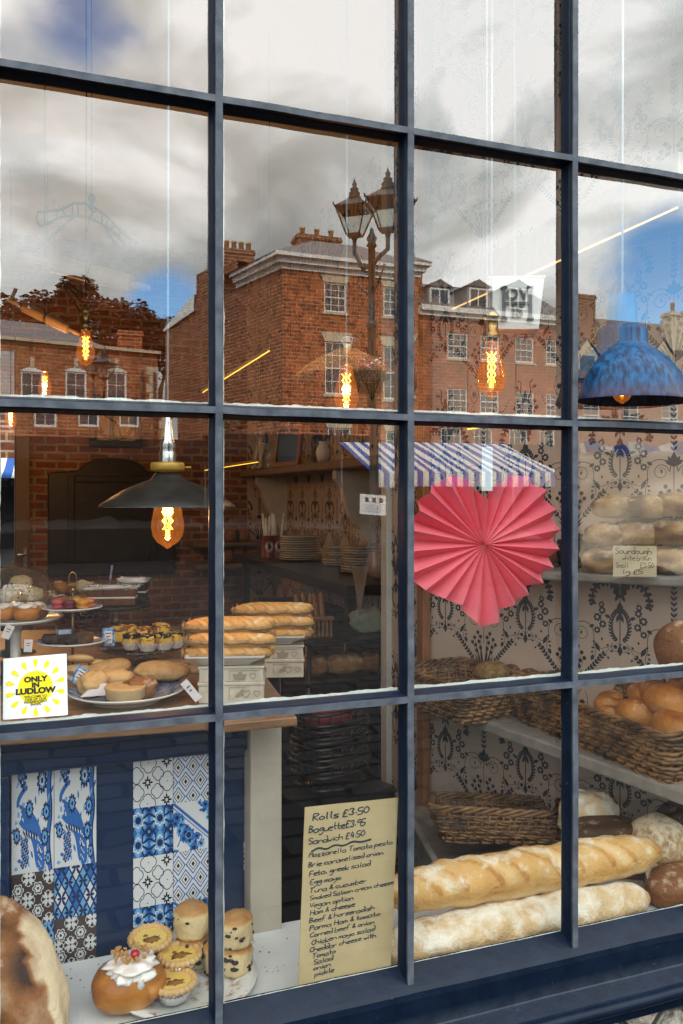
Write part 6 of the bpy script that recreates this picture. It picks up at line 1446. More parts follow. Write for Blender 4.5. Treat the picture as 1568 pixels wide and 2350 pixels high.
for txt, x, y, h, wd in (('Sourdough', -.047, .018, .016, .088), ('white/brown', -.030, .002, .013, .07), ('Small', -.045, -.016, .013, .03), ('£3.50', .012, -.016, .013, .034), ('Lg £5', -.03, -.032, .012, .05)):
    k = Draw(); e_ = pen(k, txt.replace('L', 'l').replace('/', ' '), 0, 0, h, .13, .1, rng=rg, sp=.8)
    for pts, m_, l in k.p: d.p.append(([(x + a * wd / e_, y + b_) for a, b_ in pts], 1, 1))
d.lay(g, lambda u, v, h: Vector((u, -.0007 - h, v)), step=.0002); g.build('paper', [M('label_paper', (.52, .43, .28), .8), m_dark], lab)
put((lambda m: m.blob(.075, .07, .07, 30, 16, .95, .7, .04, 2, 12, tone=.45))(MB()), 'round_loaf', b_brown, 'large round crusty loaf rising behind the heap of golden rolls', 'loaf', (U(1562, 1490, .20).x + .02, .20, U(1562, 1490, .2).z), 0)

g = MB(); rg = random.Random(77)
for k in range(170):
    x, y = rg.uniform(-.05, .62), rg.uniform(.02, .29); s_ = rg.uniform(.0006, .0022)
    if math.hypot(x - pc.x, y - .15) < .135: continue
    g.blob(s_ * rg.uniform(1, 1.8), s_, s_ * .7, 6, 4, X=T(x, y, ZL + s_ * .6, 0, 0, rg.uniform(0, 180)))
tag(g.build('crumbs', b_pale), 'pastry crumbs scattered over the white window ledge', 'crumbs', None, 'stuff')
# ------------------------------------------------------------------ on the counter
rng = random.Random(33)
def cz(px, py): p_ = UZ(px, py, ZT); return p_
def lift(px, py, p_): return ZC + (1140 - py) * ZZ(p_) / FPX          # height seen at py above the ground point of p_
# large front plate
p = cz(292, 1606); fp = thing('dinner_plate', 'large blue rimmed plate of pies and rolls nearest the glass', 'plate', (p.x, p.y, ZT)); Rp = .118
plate(fp, Rp, .022, m_china, m_cbl)
def on(px, py, dz=.012):               # a point above the front plate seen at (px, py), given height above the counter
    return UZ(px, py, ZT + dz)
q_ = on(288, 1588, .030)
pie = thing('pork_pie', 'small round shortcrust pie at the front of the large plate', 'pie', (q_.x, q_.y, ZT + .014), group='savouries on the large plate')
g = MB(); g.lathe([(.030, 0), (.037, .006), (.039, .022), (.041, .026), (.039, .030), (.034, .027), (.02, .029), (.001, .030)], 40, wave=lambda a, i: 1 + .02 * noise.noise(Vector((math.cos(a) * 2, math.sin(a) * 2, i))), tone=[.5, .6, .55, .3, .5, .55, .4, .5]); g.build('crust', b_pale, pie)
def savoury(px, py, dz, a, b_, c2_, mt, label, rz=0, e=.9, lump=.08, seed=1, ry=0, tone=.45, nm='pasty', cat='pasty'):
    q = on(px, py, dz); g = MB(); g.blob(a, b_, c2_, 34, 18, e, .8, lump, 2.4, seed, tone=tone); return put(g, nm, mt, label, cat, q, rz, 0, ry, 'savouries on the large plate')
savoury(214, 1568, .036, .030, .030, .024, b_pale, 'crimped golden pasty at the left of the large plate', 30, .8, .12, 3, -20)
savoury(262, 1556, .040, .040, .022, .018, b_pale, 'long sausage roll lying behind the small pie', -8, .8, .1, 5)
savoury(322, 1578, .032, .032, .025, .020, b_brown, 'cut pasty showing its filling beside the small pie', 15, .6, .14, 8, 0, .5)
savoury(250, 1534, .050, .048, .028, .018, b_seed, 'poppy seeded roll lying across the back of the large plate', 10, .85, .05, 9, -6, .5, 'seeded_roll', 'seeded roll')
savoury(372, 1540, .042, .060, .036, .021, b_seed, 'big oval seeded roll at the right of the large plate', -8, .9, .06, 11, 4, .65, 'seeded_roll', 'seeded roll')
g = MB(); g.add([(-.04, 0, 0), (.035, -.004, 0), (.01, .01, .022), (-.012, .012, .020)], [(0, 1, 2, 3)]); g.add([(-.04, .001, 0), (.035, -.003, 0), (.01, .011, .022), (-.012, .013, .020)], [(3, 2, 1, 0)]); q = on(232, 1596, .018); put(g, 'paper_napkin', m_card, 'folded greyish paper napkin before the small pie', 'napkin', q, 0)
def card(px, py, y_or_z, wd, ht, label, blue=False, rz=0, rx=-12, ry=0, lines=3):
    q = UA(px, py, y_or_z); r_ = thing('price_card', label, 'price card', q, rz, None, rx, ry)
    g = MB(); g.box(-wd / 2, wd / 2, 0, .0012, -ht / 2, ht / 2); g.build('card', m_cbl2 if blue else m_card, r_)
    g = MB(); d = Draw()
    if blue: d.fill([(-wd * .32, -ht * .34), (wd * .32, -ht * .34), (wd * .32, ht * .34), (-wd * .32, ht * .34)], 0, 0)
    for k in range(lines): d.stroke([(-wd * .26 + .05 * wd * (k % 2), ht * (.2 - .18 * k)), (wd * (.26 - .1 * (k % 2)), ht * (.2 - .18 * k))], ht * .05, 1, 1)
    d.lay(g, lambda u, v, h: Vector((u, -.0006 - h, v)), step=.0003); g.build('writing', [m_card, m_dark], r_); return r_
m_cbl2 = M('blue_pattern_card', (.02, .06, .25), .5, c2=(.14, .38, .66), scale=110, lo=.45, hi=.52)
card(186, 1552, 1.72, .034, .040, 'blue patterned price card leaning at the left of the large plate', True, 5, -30, 35)
card(249, 1462, 2.02, .028, .044, 'blue patterned price card before the glass cake stand', True, -4)
card(439, 1585, 1.66, .016, .048, 'narrow white price tag on a coiled wire beside the large plate', False, 0, -10, -38, 2)
card(147, 1450, 1.98, .034, .012, 'tiny blue edged price card on the lower tier of brownies', True, 0, -10)
# cookies
for i, (px, py, dz, lb_) in enumerate(((184, 1536, .022, 'cookie at the front of the cookie pile'), (168, 1545, .010, 'cookie at the bottom left of the cookie pile'), (185, 1512, .042, 'topmost cookie lying on the pile beside the sticker'), (232, 1524, .024, 'cookie leaning at the right of the pile'), (205, 1532, .008, 'lowest cookie of the pile against the counter'))):
    q = UZ(px, py, ZT + dz); g = MB(); g.blob(.031, .030, .010, 30, 12, .95, .7, .06, 2.5, i, tone=.55); put(g, 'cookie', b_pale, lb_, 'cookie', q, 20 * i, (0, 10, -8)[i % 3], (6, -8, 14, 18, 0)[i], 'pile of cookies')
# tiered stand
p = cz(167, 1540); ts = thing('tiered_stand', 'two tier china cake stand with a brass loop handle', 'cake stand', (p.x, p.y, ZT)); Zt = ZZ(p)
h2, h1 = lift(167, 1395, p) - ZT, lift(167, 1472, p) - ZT
plate(ts, 68 * Zt / FPX, .008, m_china, m_cbl, h2 - .006, 'upper_plate', .5); plate(ts, 79 * Zt / FPX, .010, m_china, m_cbl, h1 - .008, 'lower_plate', .5); plate(ts, .075, .008, m_china, m_cbl, 0, 'base_plate', .5)
g = MB(); g.tube([(0, 0, .005), (0, 0, h2 + .045)], .0034, 10); g.lathe([(.003, h2 + .036), (.006, h2 + .04), (.006, h2 + .044), (.003, h2 + .05)], 12)
g.tube([(.009 * math.cos(R(a)), 0, h2 + .068 + .018 * math.sin(R(a))) for a in range(-70, 251, 20)], .0016, 6); g.build('pole', m_brass, ts)
for i, (px, py, c_1, lb_) in enumerate(((133, 1389, (.50, .075, .085), 'pink macaron on the upper tier'), (159, 1390, (.15, .014, .030), 'burgundy macaron on the upper tier'), (191, 1390, (.60, .25, .02), 'mustard yellow macaron on the upper tier'), (203, 1384, (.62, .20, .06), 'orange macaron behind the mustard one'), (177, 1383, (.62, .30, .03), 'yellow macaron behind the brass pole'))):
    q = UA(px, py, Zt - .028 + (.03 if i > 2 else 0)); mc = thing('macaron', lb_, 'macaron', (q.x, q.y, ZT + h2 + .001), 0, 'macarons on the stand')
    mm_ = M('macaron_shell', c_1, .55, c2=tuple(v * .8 for v in c_1), scale=60, bump=.1)
    g = MB(); g.lathe([(.012, .001), (.0145, .003), (.015, .006), (.014, .0078)], 24); g.lathe([(.014, .0125), (.015, .0145), (.0145, .018), (.010, .0215), (.001, .0225)], 24); g.build('shell', mm_, mc)
    g = MB(); g.lathe([(.0135, .0079), (.0138, .010), (.0135, .0124)], 24); g.build('filling', M('filling', tuple(v * .7 for v in c_1), .5), mc)
for i, (px, py, lb_) in enumerate(((117, 1466, 'brownie at the left of the lower tier'), (135, 1468, 'brownie beside the leftmost on the lower tier'), (165, 1468, 'brownie in front of the brass pole on the lower tier'), (193, 1462, 'brownie topped with nuts at the right of the lower tier'))):
    q = UA(px, py, Zt - .02 + .012 * (i % 2)); g = MB(); g.blob(.019, .016, .010 + .003 * (i == 3), 24, 12, .4, None, .16, 4, i, tone=.35 + .2 * (i == 3)); put(g, 'brownie', b_choc if i < 3 else b_dark, lb_, 'brownie', (q.x, q.y, ZT + h1 + .010), 17 * i, group='brownies on the stand')
# glass cake stand with cut cakes
def glass_stand(name, label, px, py, Rr, h, mt, wave=0, group=None):
    q = cz(px, py); r_ = thing(name, label, 'cake stand', (q.x, q.y, ZT), 0, group)
    wv = (lambda a, i: 1 + wave * math.cos(a * 22) * (i in (2, 3))) if wave else None
    g = MB(); g.lathe([(.02, h - .006), (Rr * .9, h - .004), (Rr, h + .003), (Rr * .98, h + .005), (Rr * .9, h), (.001, h)], 88, wave=wv); g.build('top', mt, r_)
    g = MB(); g.lathe([(Rr * .55, .0), (Rr * .55, .003), (Rr * .2, .010), (.013, .016), (.012, h * .6), (.016, h - .007)], 32); g.build('foot', mt, r_); return r_, q
m_tglass = clear('tinted_stand_glass', (.80, .80, .80), .14, .03, .9)
gs, gq = glass_stand('cake_stand', 'low glass cake stand of yellow cakes in paper cases', 326, 1522, .108, .040, m_tglass, .015)
for i, (px, py, s_, lb_) in enumerate(((272, 1462, 1, 'yellow sponge piece at the left of the glass stand'), (293, 1458, 1, 'second yellow sponge piece from the blue card'), (303, 1474, .9, 'chocolate streaked cake in a white paper case'), (331, 1463, 1, 'yellow sponge piece in the middle of the glass stand'), (340, 1477, .9, 'berry streaked cake in a paper case at the front'), (370, 1456, 1.05, 'tall yellow sponge piece at the back right of the stand'), (376, 1474, .9, 'berry cake in a paper case at the right front'), (403, 1470, .9, 'berry crumble cake at the right edge of the stand'))):
    q = UZ(px, py, ZT + .058); ck = thing('cake_piece', lb_, 'cake', (q.x, q.y, ZT + .041), 20 * i, 'cakes on the glass stand'); yel = s_ >= 1
    g = MB(); g.blob(.021 * s_, .018 * s_, .020 * s_, 24, 14, .4, .9, .10, 3, i, X=T(0, 0, .020 * s_ + .004), tone=.5); g.build('sponge', b_lemon, ck)
    g = MB(); g.blob(.0215 * s_, .0185 * s_, .007, 20, 10, .5, None, .2, 4, i + 3, X=T(0, 0, .037 * s_)); g.build('topping', b_roll if yel else b_choc, ck)
    if not yel: g = MB(); g.lathe([(.016, .0), (.026, .019)], 60, wave=lambda a, i: 1 + .05 * math.cos(a * 15), caps=False); g.build('paper_case', m_case, ck)
# chocolate cakes on a pedestal
cs_, cq = glass_stand('cake_stand', 'dark topped pedestal stand carrying layered cakes', 265, 1442, .108, .070, m_bglass); Zc = ZZ(cq)
g = MB(); g.lathe([(.111, .071), (.112, .077), (.105, .080), (.001, .080)], 48); g.build('wooden_board', m_dark, cs_)
cake = thing('layer_cake', 'caramel sponge cake cut in blocks with cream layers', 'cake', (cq.x - .012, cq.y - .035, ZT + .0805), -14, 'layered cakes on the pedestal')
g = MB()
for k, (x0, x1) in enumerate(((-.072, -.024), (-.0235, .0745))): g.box(x0, x1, -.03, .03, 0, .022).box(x0, x1, -.03, .03, .027, .052)
g.build('sponge', b_spng, cake, bevel=.003)
g = MB(); g.box(-.0715, .074, -.031, .0295, .0215, .0275); g.build('cream_layer', m_cream, cake, bevel=.002)
g = MB(); g.blob(.075, .032, .008, 40, 12, .35, None, .25, 5, 3, X=T(0, 0, .055)); g.build('icing', m_icing, cake)
d = Draw(); g = MB()
for k in range(15): x = -.068 + .0095 * k; g.tube([(x, -.028, .060), (x + .012, -.005, .0635), (x + .004, .02, .063)], .0016, 5)
g.build('chocolate_drizzle', m_choc2, cake)
cake = thing('layer_cake', 'tall dark chocolate cake with white icing behind the caramel one', 'cake', (cq.x + .058, cq.y + .035, ZT + .0805), -14, 'layered cakes on the pedestal')
g = MB(); g.box(-.045, .045, -.028, .028, 0, .030).box(-.045, .045, -.028, .028, .034, .064); g.build('sponge', b_choc, cake, bevel=.003); g = MB(); g.box(-.0455, .0455, -.0285, .0285, .0295, .0345); g.build('cream_layer', m_cream, cake); g = MB(); g.blob(.047, .030, .009, 30, 12, .4, None, .2, 5, 6, X=T(0, 0, .068)); g.build('icing', m_icing, cake)
g = MB(); g.tube([(0, 0, 0), (.008, .004, .06)], .0035, 8); put(g, 'cake_knife', M('blue_speckled_handle', (.05, .08, .25), .4, c2=(.5, .5, .55), scale=120), 'blue patterned knife handle standing in the caramel cake', 'knife', UA(252, 1340, Zc))
# red glass stand with the basket of pastries
m_rglass = clear('red_glass', (.55, .10, .07), .10, .03, .8)
rs = thing('glass_bowl', 'red glass bowl with a looped rim behind the tiered stand', 'bowl', tuple(cz(186, 1450)), 0)
g = MB(); g.lathe([(.03, 0), (.03, .004), (.012, .012), (.05, .022), (.080, .030), (.084, .050)], 40, caps=False); g.build('body', m_rglass, rs); g = MB()
for k in range(24): a0 = R(15 * k); g.tube([(.0845 * math.cos(a0 + R(7 * math.cos(R(t_)))), .0845 * math.sin(a0 + R(7 * math.cos(R(t_)))), .054 + .010 * math.sin(R(t_))) for t_ in range(0, 360, 45)], .0013, 5, closed=True)
g.build('rim', m_rglass, rs)
bq = UA(152, 1397, 2.86); bz = bq.z
rb = thing('riser_box', 'dark box lifting the basket of pastries off the counter', 'box', (bq.x, bq.y, ZT), 0); g = MB(); g.box(-.10, .10, -.07, .07, 0.001, max(.012, bz - ZT - .001)); g.build('box', m_dark, rb, bevel=.003)
wb = thing('wire_basket', 'grey wire basket heaped with iced pastries', 'basket', (bq.x, bq.y, bz)); g = MB()
for z_, r_1 in ((.002, .075), (.018, .092), (.034, .105)): g.tube([(r_1 * math.cos(R(a)), r_1 * .75 * math.sin(R(a)), z_) for a in range(0, 360, 12)], .0018, 5, closed=True)
for a in range(0, 360, 15): g.tube([(.075 * math.cos(R(a)), .056 * math.sin(R(a)), .002), (.105 * math.cos(R(a)), .079 * math.sin(R(a)), .034)], .0013, 5)
g.lathe([(.075, .001), (.075, .002)], 30); g.build('wires', M('grey_wire', (.12, .12, .12), .4, .8), wb)
for i, (px, py, s_, ic, lb_) in enumerate(((118, 1370, .030, 1, 'iced swirl pastry at the left of the wire basket'), (138, 1378, .030, 1, 'iced swirl pastry low at the basket front'), (158, 1376, .030, 0, 'plain pastry by the brass loop'), (140, 1348, .032, 0, 'golden pastry on top of the basket'), (168, 1352, .030, 0, 'brown pastry highest in the basket'), (197, 1348, .034, 2, 'pale fruit bun at the top right of the basket'), (198, 1376, .030, 1, 'iced swirl pastry at the right of the basket'), (178, 1380, .028, 2, 'pale fruit bun low at the right'), (122, 1388, .026, 0, 'small brown pastry at the lower left'))):
    q = UA(px, py, 2.84 - .02 * (i % 2)); pz = thing('pastry', lb_, 'pastry', q, 30 * i, 'pastries in the wire basket', (20, -15, 30)[i % 3])
    g = MB(); g.blob(s_, s_ * .85, s_ * .62, 26, 14, .85, .9, .12, 2.6, i, tone=.25 if ic < 2 else .8)
    g.build('dough', b_roll if ic < 2 else b_scone, pz); g = MB()
    if ic == 1:
        g.tube([((.004 + .018 * k / 26) * math.cos(k * .62), (.004 + .018 * k / 26) * math.sin(k * .62) - .004, s_ * .60 - .004 * k / 26) for k in range(27)], .0028, 6); g.build('icing', m_icing, pz)
    else:
        for k in range(12): a = rng.uniform(0, 6.28); z_ = rng.uniform(-.3, .9); c1_ = math.sqrt(1 - z_ * z_) * s_; g.blob(.0032, .0032, .003, 7, 5, X=T(c1_ * math.cos(a), c1_ * .85 * math.sin(a), z_ * s_ * .62))
        g.build('currants', m_curr, pz)
# left edge: domed scones, iced buns, granola tray
q = cz(38, 1545); st_, sq_ = q, q
lh = lift(40, 1424, q) - ZT
ls_, lq = glass_stand('cake_stand', 'white plate stand of iced buns at the left edge', 36, 1538, .112, lh, m_china)
Zl = ZZ(lq)
for i, (px, py, lb_) in enumerate(((6, 1408, 'iced bun at the very left edge of its plate'), (38, 1412, 'iced bun in the middle of the left plate'), (62, 1404, 'iced bun behind the middle one on the left plate'), (80, 1410, 'iced bun with red jam at the right of its plate'))):
    q = UA(px, py, Zl - .03 + .03 * (i % 2)); bu = thing('iced_bun', lb_, 'bun', (q.x, q.y, ZT + lh + .016), 0, 'iced buns on the left plate'); g = MB(); g.blob(.032, .026, .019, 26, 14, .9, .8, .05, 2, i, tone=.2); g.build('dough', b_roll, bu); g = MB(); g.blob(.022, .018, .007, 22, 10, .9, None, .3, 4, i, X=T(0, 0, .016)); g.build('icing', m_icing, bu)
dq = UA(30, 1388, Zl + .22); dm = thing('cake_dome', 'glass dome over a dark dish of currant scones', 'cake dome', (dq.x, dq.y, dq.z), 0)
g = MB(); g.lathe([(.05, -.02), (.09, -.006), (.105, .004), (.10, .006), (.001, .0)], 40); g.lathe([(.04, -.021), (.02, -.03), (.02, ZT - dq.z + .01), (.06, ZT - dq.z + .001)], 24, caps=False); g.build('dish', M('teal_dish', (.04, .065, .065), .3), dm)
g = MB(); g.lathe([(.1005, .007), (.100, .05), (.085, .078), (.055, .094), (.012, .102), (.010, .115), (.001, .118)], 44, caps=False); g.build('dome', m_bglass, dm)
for i, (dx, dy, dz, lb_) in enumerate(((-.05, -.02, .026, 'currant scone at the left under the dome'), (.0, -.035, .026, 'currant scone at the front under the dome'), (.05, -.01, .026, 'currant scone at the right under the dome'), (.0, .03, .028, 'currant scone at the back under the dome'), (.02, 0, .056, 'currant scone on top under the dome'))):
    r_ = thing('domed_scone', lb_, 'scone', (dq.x + dx, dq.y + dy, dq.z + dz), 40 * i, 'scones under the dome'); g = MB(); g.blob(.030, .028, .022, 24, 14, .8, .8, .08, 2.5, i, tone=.75); g.build('body', b_scone, r_); g = MB()
    for k in range(9): a = rng.uniform(0, 6.28); z_ = rng.uniform(-.3, .8); c1_ = math.sqrt(1 - z_ * z_); g.blob(.003, .003, .003, 7, 5, X=T(.030 * c1_ * math.cos(a), .028 * c1_ * math.sin(a), z_ * .022))
    g.build('currants', m_curr, r_)
q = UA(40, 1500, 1.86); tr2 = thing('glass_tray', 'glass tray of dark chocolate granola squares behind the sticker', 'tray', (q.x, q.y, ZT + .02), -6); g = MB(); g.box(-.13, .07, -.05, .06, -.018, -.012); g.build('tray', m_tglass, tr2)
for i in range(6):
    x, y_ = -.105 + .033 * i, -.01 + .02 * (i % 2); g = MB(); g.blob(.019, .026, .020, 24, 14, .45, None, .22, 6, i + 20, tone=.35); o = put(g, 'granola_square', b_choc, ('leftmost', 'second', 'third', 'fourth', 'fifth', 'rightmost')[i] + ' chocolate granola square on the glass tray', 'granola square', (q.x + x, q.y + y_, ZT + .030), 8 * i, group='granola squares on the tray')
card(18, 1450, 1.80, .018, .030, 'slanted white price card on the granola tray', False, 0, -5, 25, 2); card(65, 1482, 1.80, .017, .027, 'upright white price card at the granola tray edge', False, 0, -5, 4, 2)
# sandwich baguettes on a crock
def crock_set(px, py, dim, ids):
    q = cz(px, py); Zq = ZZ(q); ck = thing('stone_crock', ids[0], 'crock', (q.x, q.y, ZT), -16, 'embossed crocks'); w_, d_, h_ = .066, .05, .076
    g = MB(); g.prism([(-w_, 0), (w_ * 1.0, 0), (w_ * 1.0, .034), (w_ * .97, .036), (-w_ * .97, .036), (-w_, .034)], -d_, d_, ax='y'); g.box(-w_ * 1.03, w_ * 1.03, -d_ * 1.05, d_ * 1.05, .0362, .043); g.box(-w_ * .98, w_ * .98, -d_ * .98, d_ * .98, .0432, h_ - .006); g.box(-w_ * 1.02, w_ * 1.02, -d_ * 1.04, d_ * 1.04, h_ - .0058, h_ - .001); g.build('body', m_crock, ck, bevel=.003)
    g = MB()
    for word, x, z_, sz in (('S I', -.030, .0565, .020), ('IO', -.030, .019, .020)):
        vs, fs = words_mesh(word, sz, bold=.0006, extrude=.0012); g.add(vs, fs, X=T(x, -d_ * .995 - .001, z_) @ Matrix.Rotation(R(90), 4, 'X'))
    d = Draw(); d.stroke([(-.004, .043), (-.004, .066), (.058, .066)], .0014).stroke([(-.004, .006), (-.004, .032), (.03, .032)], .0014)
    for hx_, hz_, s_ in ((.044, .055, .007), (.030, .019, .009), (.052, .019, .007)):
        d.stroke(smooth([(hx_, hz_ - s_), (hx_ - s_, hz_ + s_ * .1), (hx_ - s_ * .6, hz_ + s_ * .9), (hx_, hz_ + s_ * .4), (hx_ + s_ * .6, hz_ + s_ * .9), (hx_ + s_, hz_ + s_ * .1), (hx_, hz_ - s_)]), .0018)
    d.fill([(.006, .048), (.028, .048), (.032, .060), (.026, .058), (.018, .064), (.010, .058), (.003, .060)]); d.leaf(.008, .012, 40, .018, .008).leaf(.020, .014, 80, .016, .008)
    d.lay(g, lambda u, v, h: Vector((u, -d_ - .0006 - h, v)), step=.0008); g.build('embossing', m_emb, ck)
    ds = thing('serving_dish', ids[1], 'dish', (q.x - .012, q.y, ZT + h_), -16, 'white sandwich dishes'); g = MB(); g.lathe([(.06, 0), (.062, .003), (.098, .020), (.100, .024), (.096, .023), (.058, .006), (.001, .005)], 4, X=Matrix.Scale(1.15, 4, (1, 0, 0)) @ Matrix.Rotation(R(45), 4, 'Z'))
    for i in range(len(g.s)): g.s[i] = False
    g.build('dish', m_china, ds, bevel=.004)
    n_ = 0
    for lay_, cnt in enumerate((3, 3, 2)):
        for j in range(cnt):
            r_ = .0165; sb = thing('sandwich_baguette', ids[2].format(('left', 'middle', 'right')[j], ('bottom', 'second', 'top')[lay_]), 'sandwich', (0, 0, 0), -16 + (n_ % 3 - 1) * 3, 'stacked sandwich baguettes')
            off = Vector(((n_ % 2) * .008 - .008, (j - (cnt - 1) / 2) * .031, ZT + h_ + .022 + lay_ * .0265)); c1_, s1_ = math.cos(R(-16)), math.sin(R(-16)); sb.location = (q.x + off.x * c1_ - off.y * s1_, q.y + off.x * s1_ + off.y * c1_, off.z)
            mb = stick(.185, r_, n_, 4, .9, 16, 34); mb.build('bread', b_sand, sb)
            mb = MB(); mb.tube([(-.088 + .0176 * k, -.0150 - .0015 * (k % 2), -.002 + .002 * math.sin(k * 2.1)) for k in range(11)], .0045, 6); mb.blob(.004, .013, .012, 12, 8, 1, None, .3, 3, n_, X=T(-.0915, 0, 0)); mb.build('filling', m_fill, sb); n_ += 1
m_crock = M('worn_cream_ceramic', (.60, .55, .45), .45, c2=(.40, .32, .22), scale=16, lo=.5, hi=.75, bump=.25); m_emb = M('embossing', (.30, .26, .20), .5); m_fill = M('sandwich_filling', (.34, .25, .10), .6, c2=(.20, .10, .05), scale=80, bump=.6)
crock_set(534, 1600, 1, ('white embossed crock under the nearer dish of baguettes', 'nearer white dish piled with sandwich baguettes', '{} sandwich baguette in the {} layer of the nearer dish'))
crock_set(632, 1545, .6, ('added crock standing in for the reflection of the embossed crock', 'added dish standing in for the reflection of the white dish', '{} sandwich baguette in the {} layer standing in for a reflection'))  # second set added for the first set's reflection in a glass screen
# board with letters lying on the counter
q = cz(432, 1535); bd = thing('cutting_board', 'pale cutting board with dark letters beside the baguette dish', 'board', (q.x, q.y, ZT), -30); g = MB(); g.box(-.10, .10, -.055, .055, .0005, .012); g.build('board', M('pale_board', (.42, .28, .16), .5, c2=(.35, .22, .12), scale=8, stretch=(1, 8, 8)), bd, bevel=.003); vs, fs = words_mesh('HO', .04, bold=.001); g = MB(); g.add(vs, fs, X=T(-.02, -.01, .0124)); g.build('lettering', m_dark, bd)

# ------------------------------------------------------------------ depth of the shop
m_blk = M('black_counter', (.012, .011, .011), .3, c2=(.02, .018, .017), scale=6)
m_shw = M('brown_shelf_paint', (.26, .20, .16), .6, c2=(.20, .15, .12), scale=8)
sh = thing('wall_shelf', 'long brown shelf on curved brackets on the papered back wall', 'shelf'); zsh = ZC + .20
y1 = U(553, 1085, 5.1).y
g = MB(); g.box(1.52, 1.797, 2.3, 5.12, zsh - .05, zsh); g.build('board', m_shw, sh, bevel=.01)
for yb_ in (4.75, 3.0):
    g = MB(); g.prism([(1.797, zsh - .052), (1.56, zsh - .052), (1.56, zsh - .10)] + [(1.60 + .17 - .17 * math.cos(R(a)), zsh - .10 - .30 * math.sin(R(a)) * 1.0) for a in range(10, 90, 16)] + [(1.76, zsh - .46), (1.797, zsh - .46)], yb_ - .03, yb_ + .03, ax='y'); g.build('bracket', m_white, sh)
# spaniel ornament
dg_p = UA(612, 1074, 5.9); dg_p = Vector((1.60, 4.35, zsh)); sc_ = 1.0
dgx = thing('china_dog', 'white china spaniel ornament with blue patches on the brown shelf', 'ornament', (1.60, U(612, 1070, 4.6).y * 0 + 4.55, zsh), 20)
m_dogw = M('white_glaze', (.55, .53, .50), .2, c2=(.02, .04, .16), scale=14, lo=.62, hi=.66, coat=.4)
g = MB(); g.blob(.075, .06, .10, 24, 16, .9, .9, .05, X=T(.02, 0, .09)); g.blob(.055, .05, .10, 20, 14, X=T(-.03, 0, .15, ry=-14)); g.blob(.045, .04, .045, 20, 12, X=T(-.055, 0, .265)); g.blob(.03, .024, .02, 14, 10, X=T(-.095, 0, .255))
for s in (-1, 1): g.tube([(-.06, .03 * s, .18), (-.085, .032 * s, .09), (-.088, .032 * s, .01)], [.024, .018, .017], 10); g.blob(.028, .016, .014, 12, 8, X=T(-.10, .032 * s, .012)); g.blob(.05, .03, .03, 12, 8, X=T(.0, .05 * s, .03))
g.tube([(.08, 0, .05), (.12, .01, .08), (.11, .02, .14)], .014, 8); g.build('body', m_dogw, dgx)
g = MB()
for s in (-1, 1): g.blob(.016, .010, .055, 14, 10, X=T(-.045, .042 * s, .235))
g.build('ear', M('blue_glaze', (.015, .03, .12), .2, coat=.4), dgx)
# slate price board
q = Vector((1.56, 3.86, zsh)); cbd = thing('chalkboard', 'small wooden framed chalkboard of prices on the brown shelf', 'chalkboard', (1.56, 3.95, zsh + .001), -72, None, -8)
g = MB(); wq, hq = .30, .40; 
for a in ((-wq / 2, wq / 2, 0, .03), (-wq / 2, wq / 2, hq - .03, hq), (-wq / 2, -wq / 2 + .03, .03, hq - .03), (wq / 2 - .03, wq / 2, .03, hq - .03)): g.box(a[0], a[1], -.012, .012, a[2], a[3])
g.build('frame', m_oak, cbd); g = MB(); g.box(-wq / 2 + .03, wq / 2 - .03, -.004, .004, .03, hq - .03); g.build('slate', m_blk, cbd); g = MB()
for word, x, z_ in (('STICKS', -.06, .33), ('400 SI', .06, .33), ('ROLLS', -.065, .285), ('120', .07, .285)): vs, fs = words_mesh(word, .036, bold=.0006); g.add([(v[0], v[1], v[2]) for v in vs], fs, X=T(x, -.0055, z_) @ Matrix.Rotation(R(90), 4, 'X'))
g.build('chalk_writing', m_stw, cbd)
vz = thing('vase', 'white vase of thin blue stems on the brown shelf', 'vase', (1.58, 3.25, zsh)); g = MB(); g.lathe([(.03, 0), (.04, .03), (.045, .07), (.025, .11), (.03, .125)], 20); g.build('body', m_china, vz); g = MB()
for k in range(14): a = rng.uniform(0, 6.28); r_ = rng.uniform(.08, .2); g.tube([(0, 0, .1), (r_ * .4 * math.cos(a), r_ * .4 * math.sin(a), .22), (r_ * math.cos(a), r_ * math.sin(a), .24 + rng.uniform(-.02, .04))], .004, 5)
g.build('stems', M('blue_stem', (.03, .05, .16), .6), vz)
# dark rear counter with plates
rc = thing('rear_counter', 'black topped rear counter along the papered wall', 'counter'); zr_ = ZC - .385
g = MB(); g.box(1.25, 1.795, 2.0, 4.2, zr_ - .05, zr_); g.build('counter_top', m_blk, rc, bevel=.006); g = MB(); g.box(1.40, 1.78, 2.1, 4.1, .01, zr_ - .30).box(1.30, 1.34, 2.1, 2.14, .01, zr_ - .05).box(1.30, 1.34, 4.06, 4.1, .01, zr_ - .05); g.build('body', m_dark, rc)
def plate_stack(px, n_, Rr, y_, label, m_=m_china, m1=None):
    p_ = U(px, 1285, y_); r_ = thing('plate_stack', label, 'plates', (p_.x, y_, zr_), 0, 'plate stacks on the rear counter')
    for k in range(n_):
        g = MB(); o_ = Vector((rng.uniform(-.004, .004), rng.uniform(-.004, .004), 0)); z_ = k * .0135; g.lathe([(Rr * .6, z_ + .001), (Rr * .8, z_ + .006), (Rr, z_ + .012), (Rr, z_ + .0144), (Rr * .7, z_ + .006), (.001, z_ + .004)], 36, X=Matrix.Translation(o_)); g.build('plate', m_ if k % 3 else (m1 or m_gilt), r_)
m_gilt = M('gilt_edged_china', (.50, .42, .28), .2, c2=(.62, .58, .50), scale=30)
plate_stack(688, 11, .125, 3.45, 'tallest stack of white plates beside the red tins'); plate_stack(773, 8, .085, 3.0, 'small stack of saucers between two taller plate stacks'); plate_stack(828, 10, .105, 2.55, 'white plate stack behind the reflected red flag')
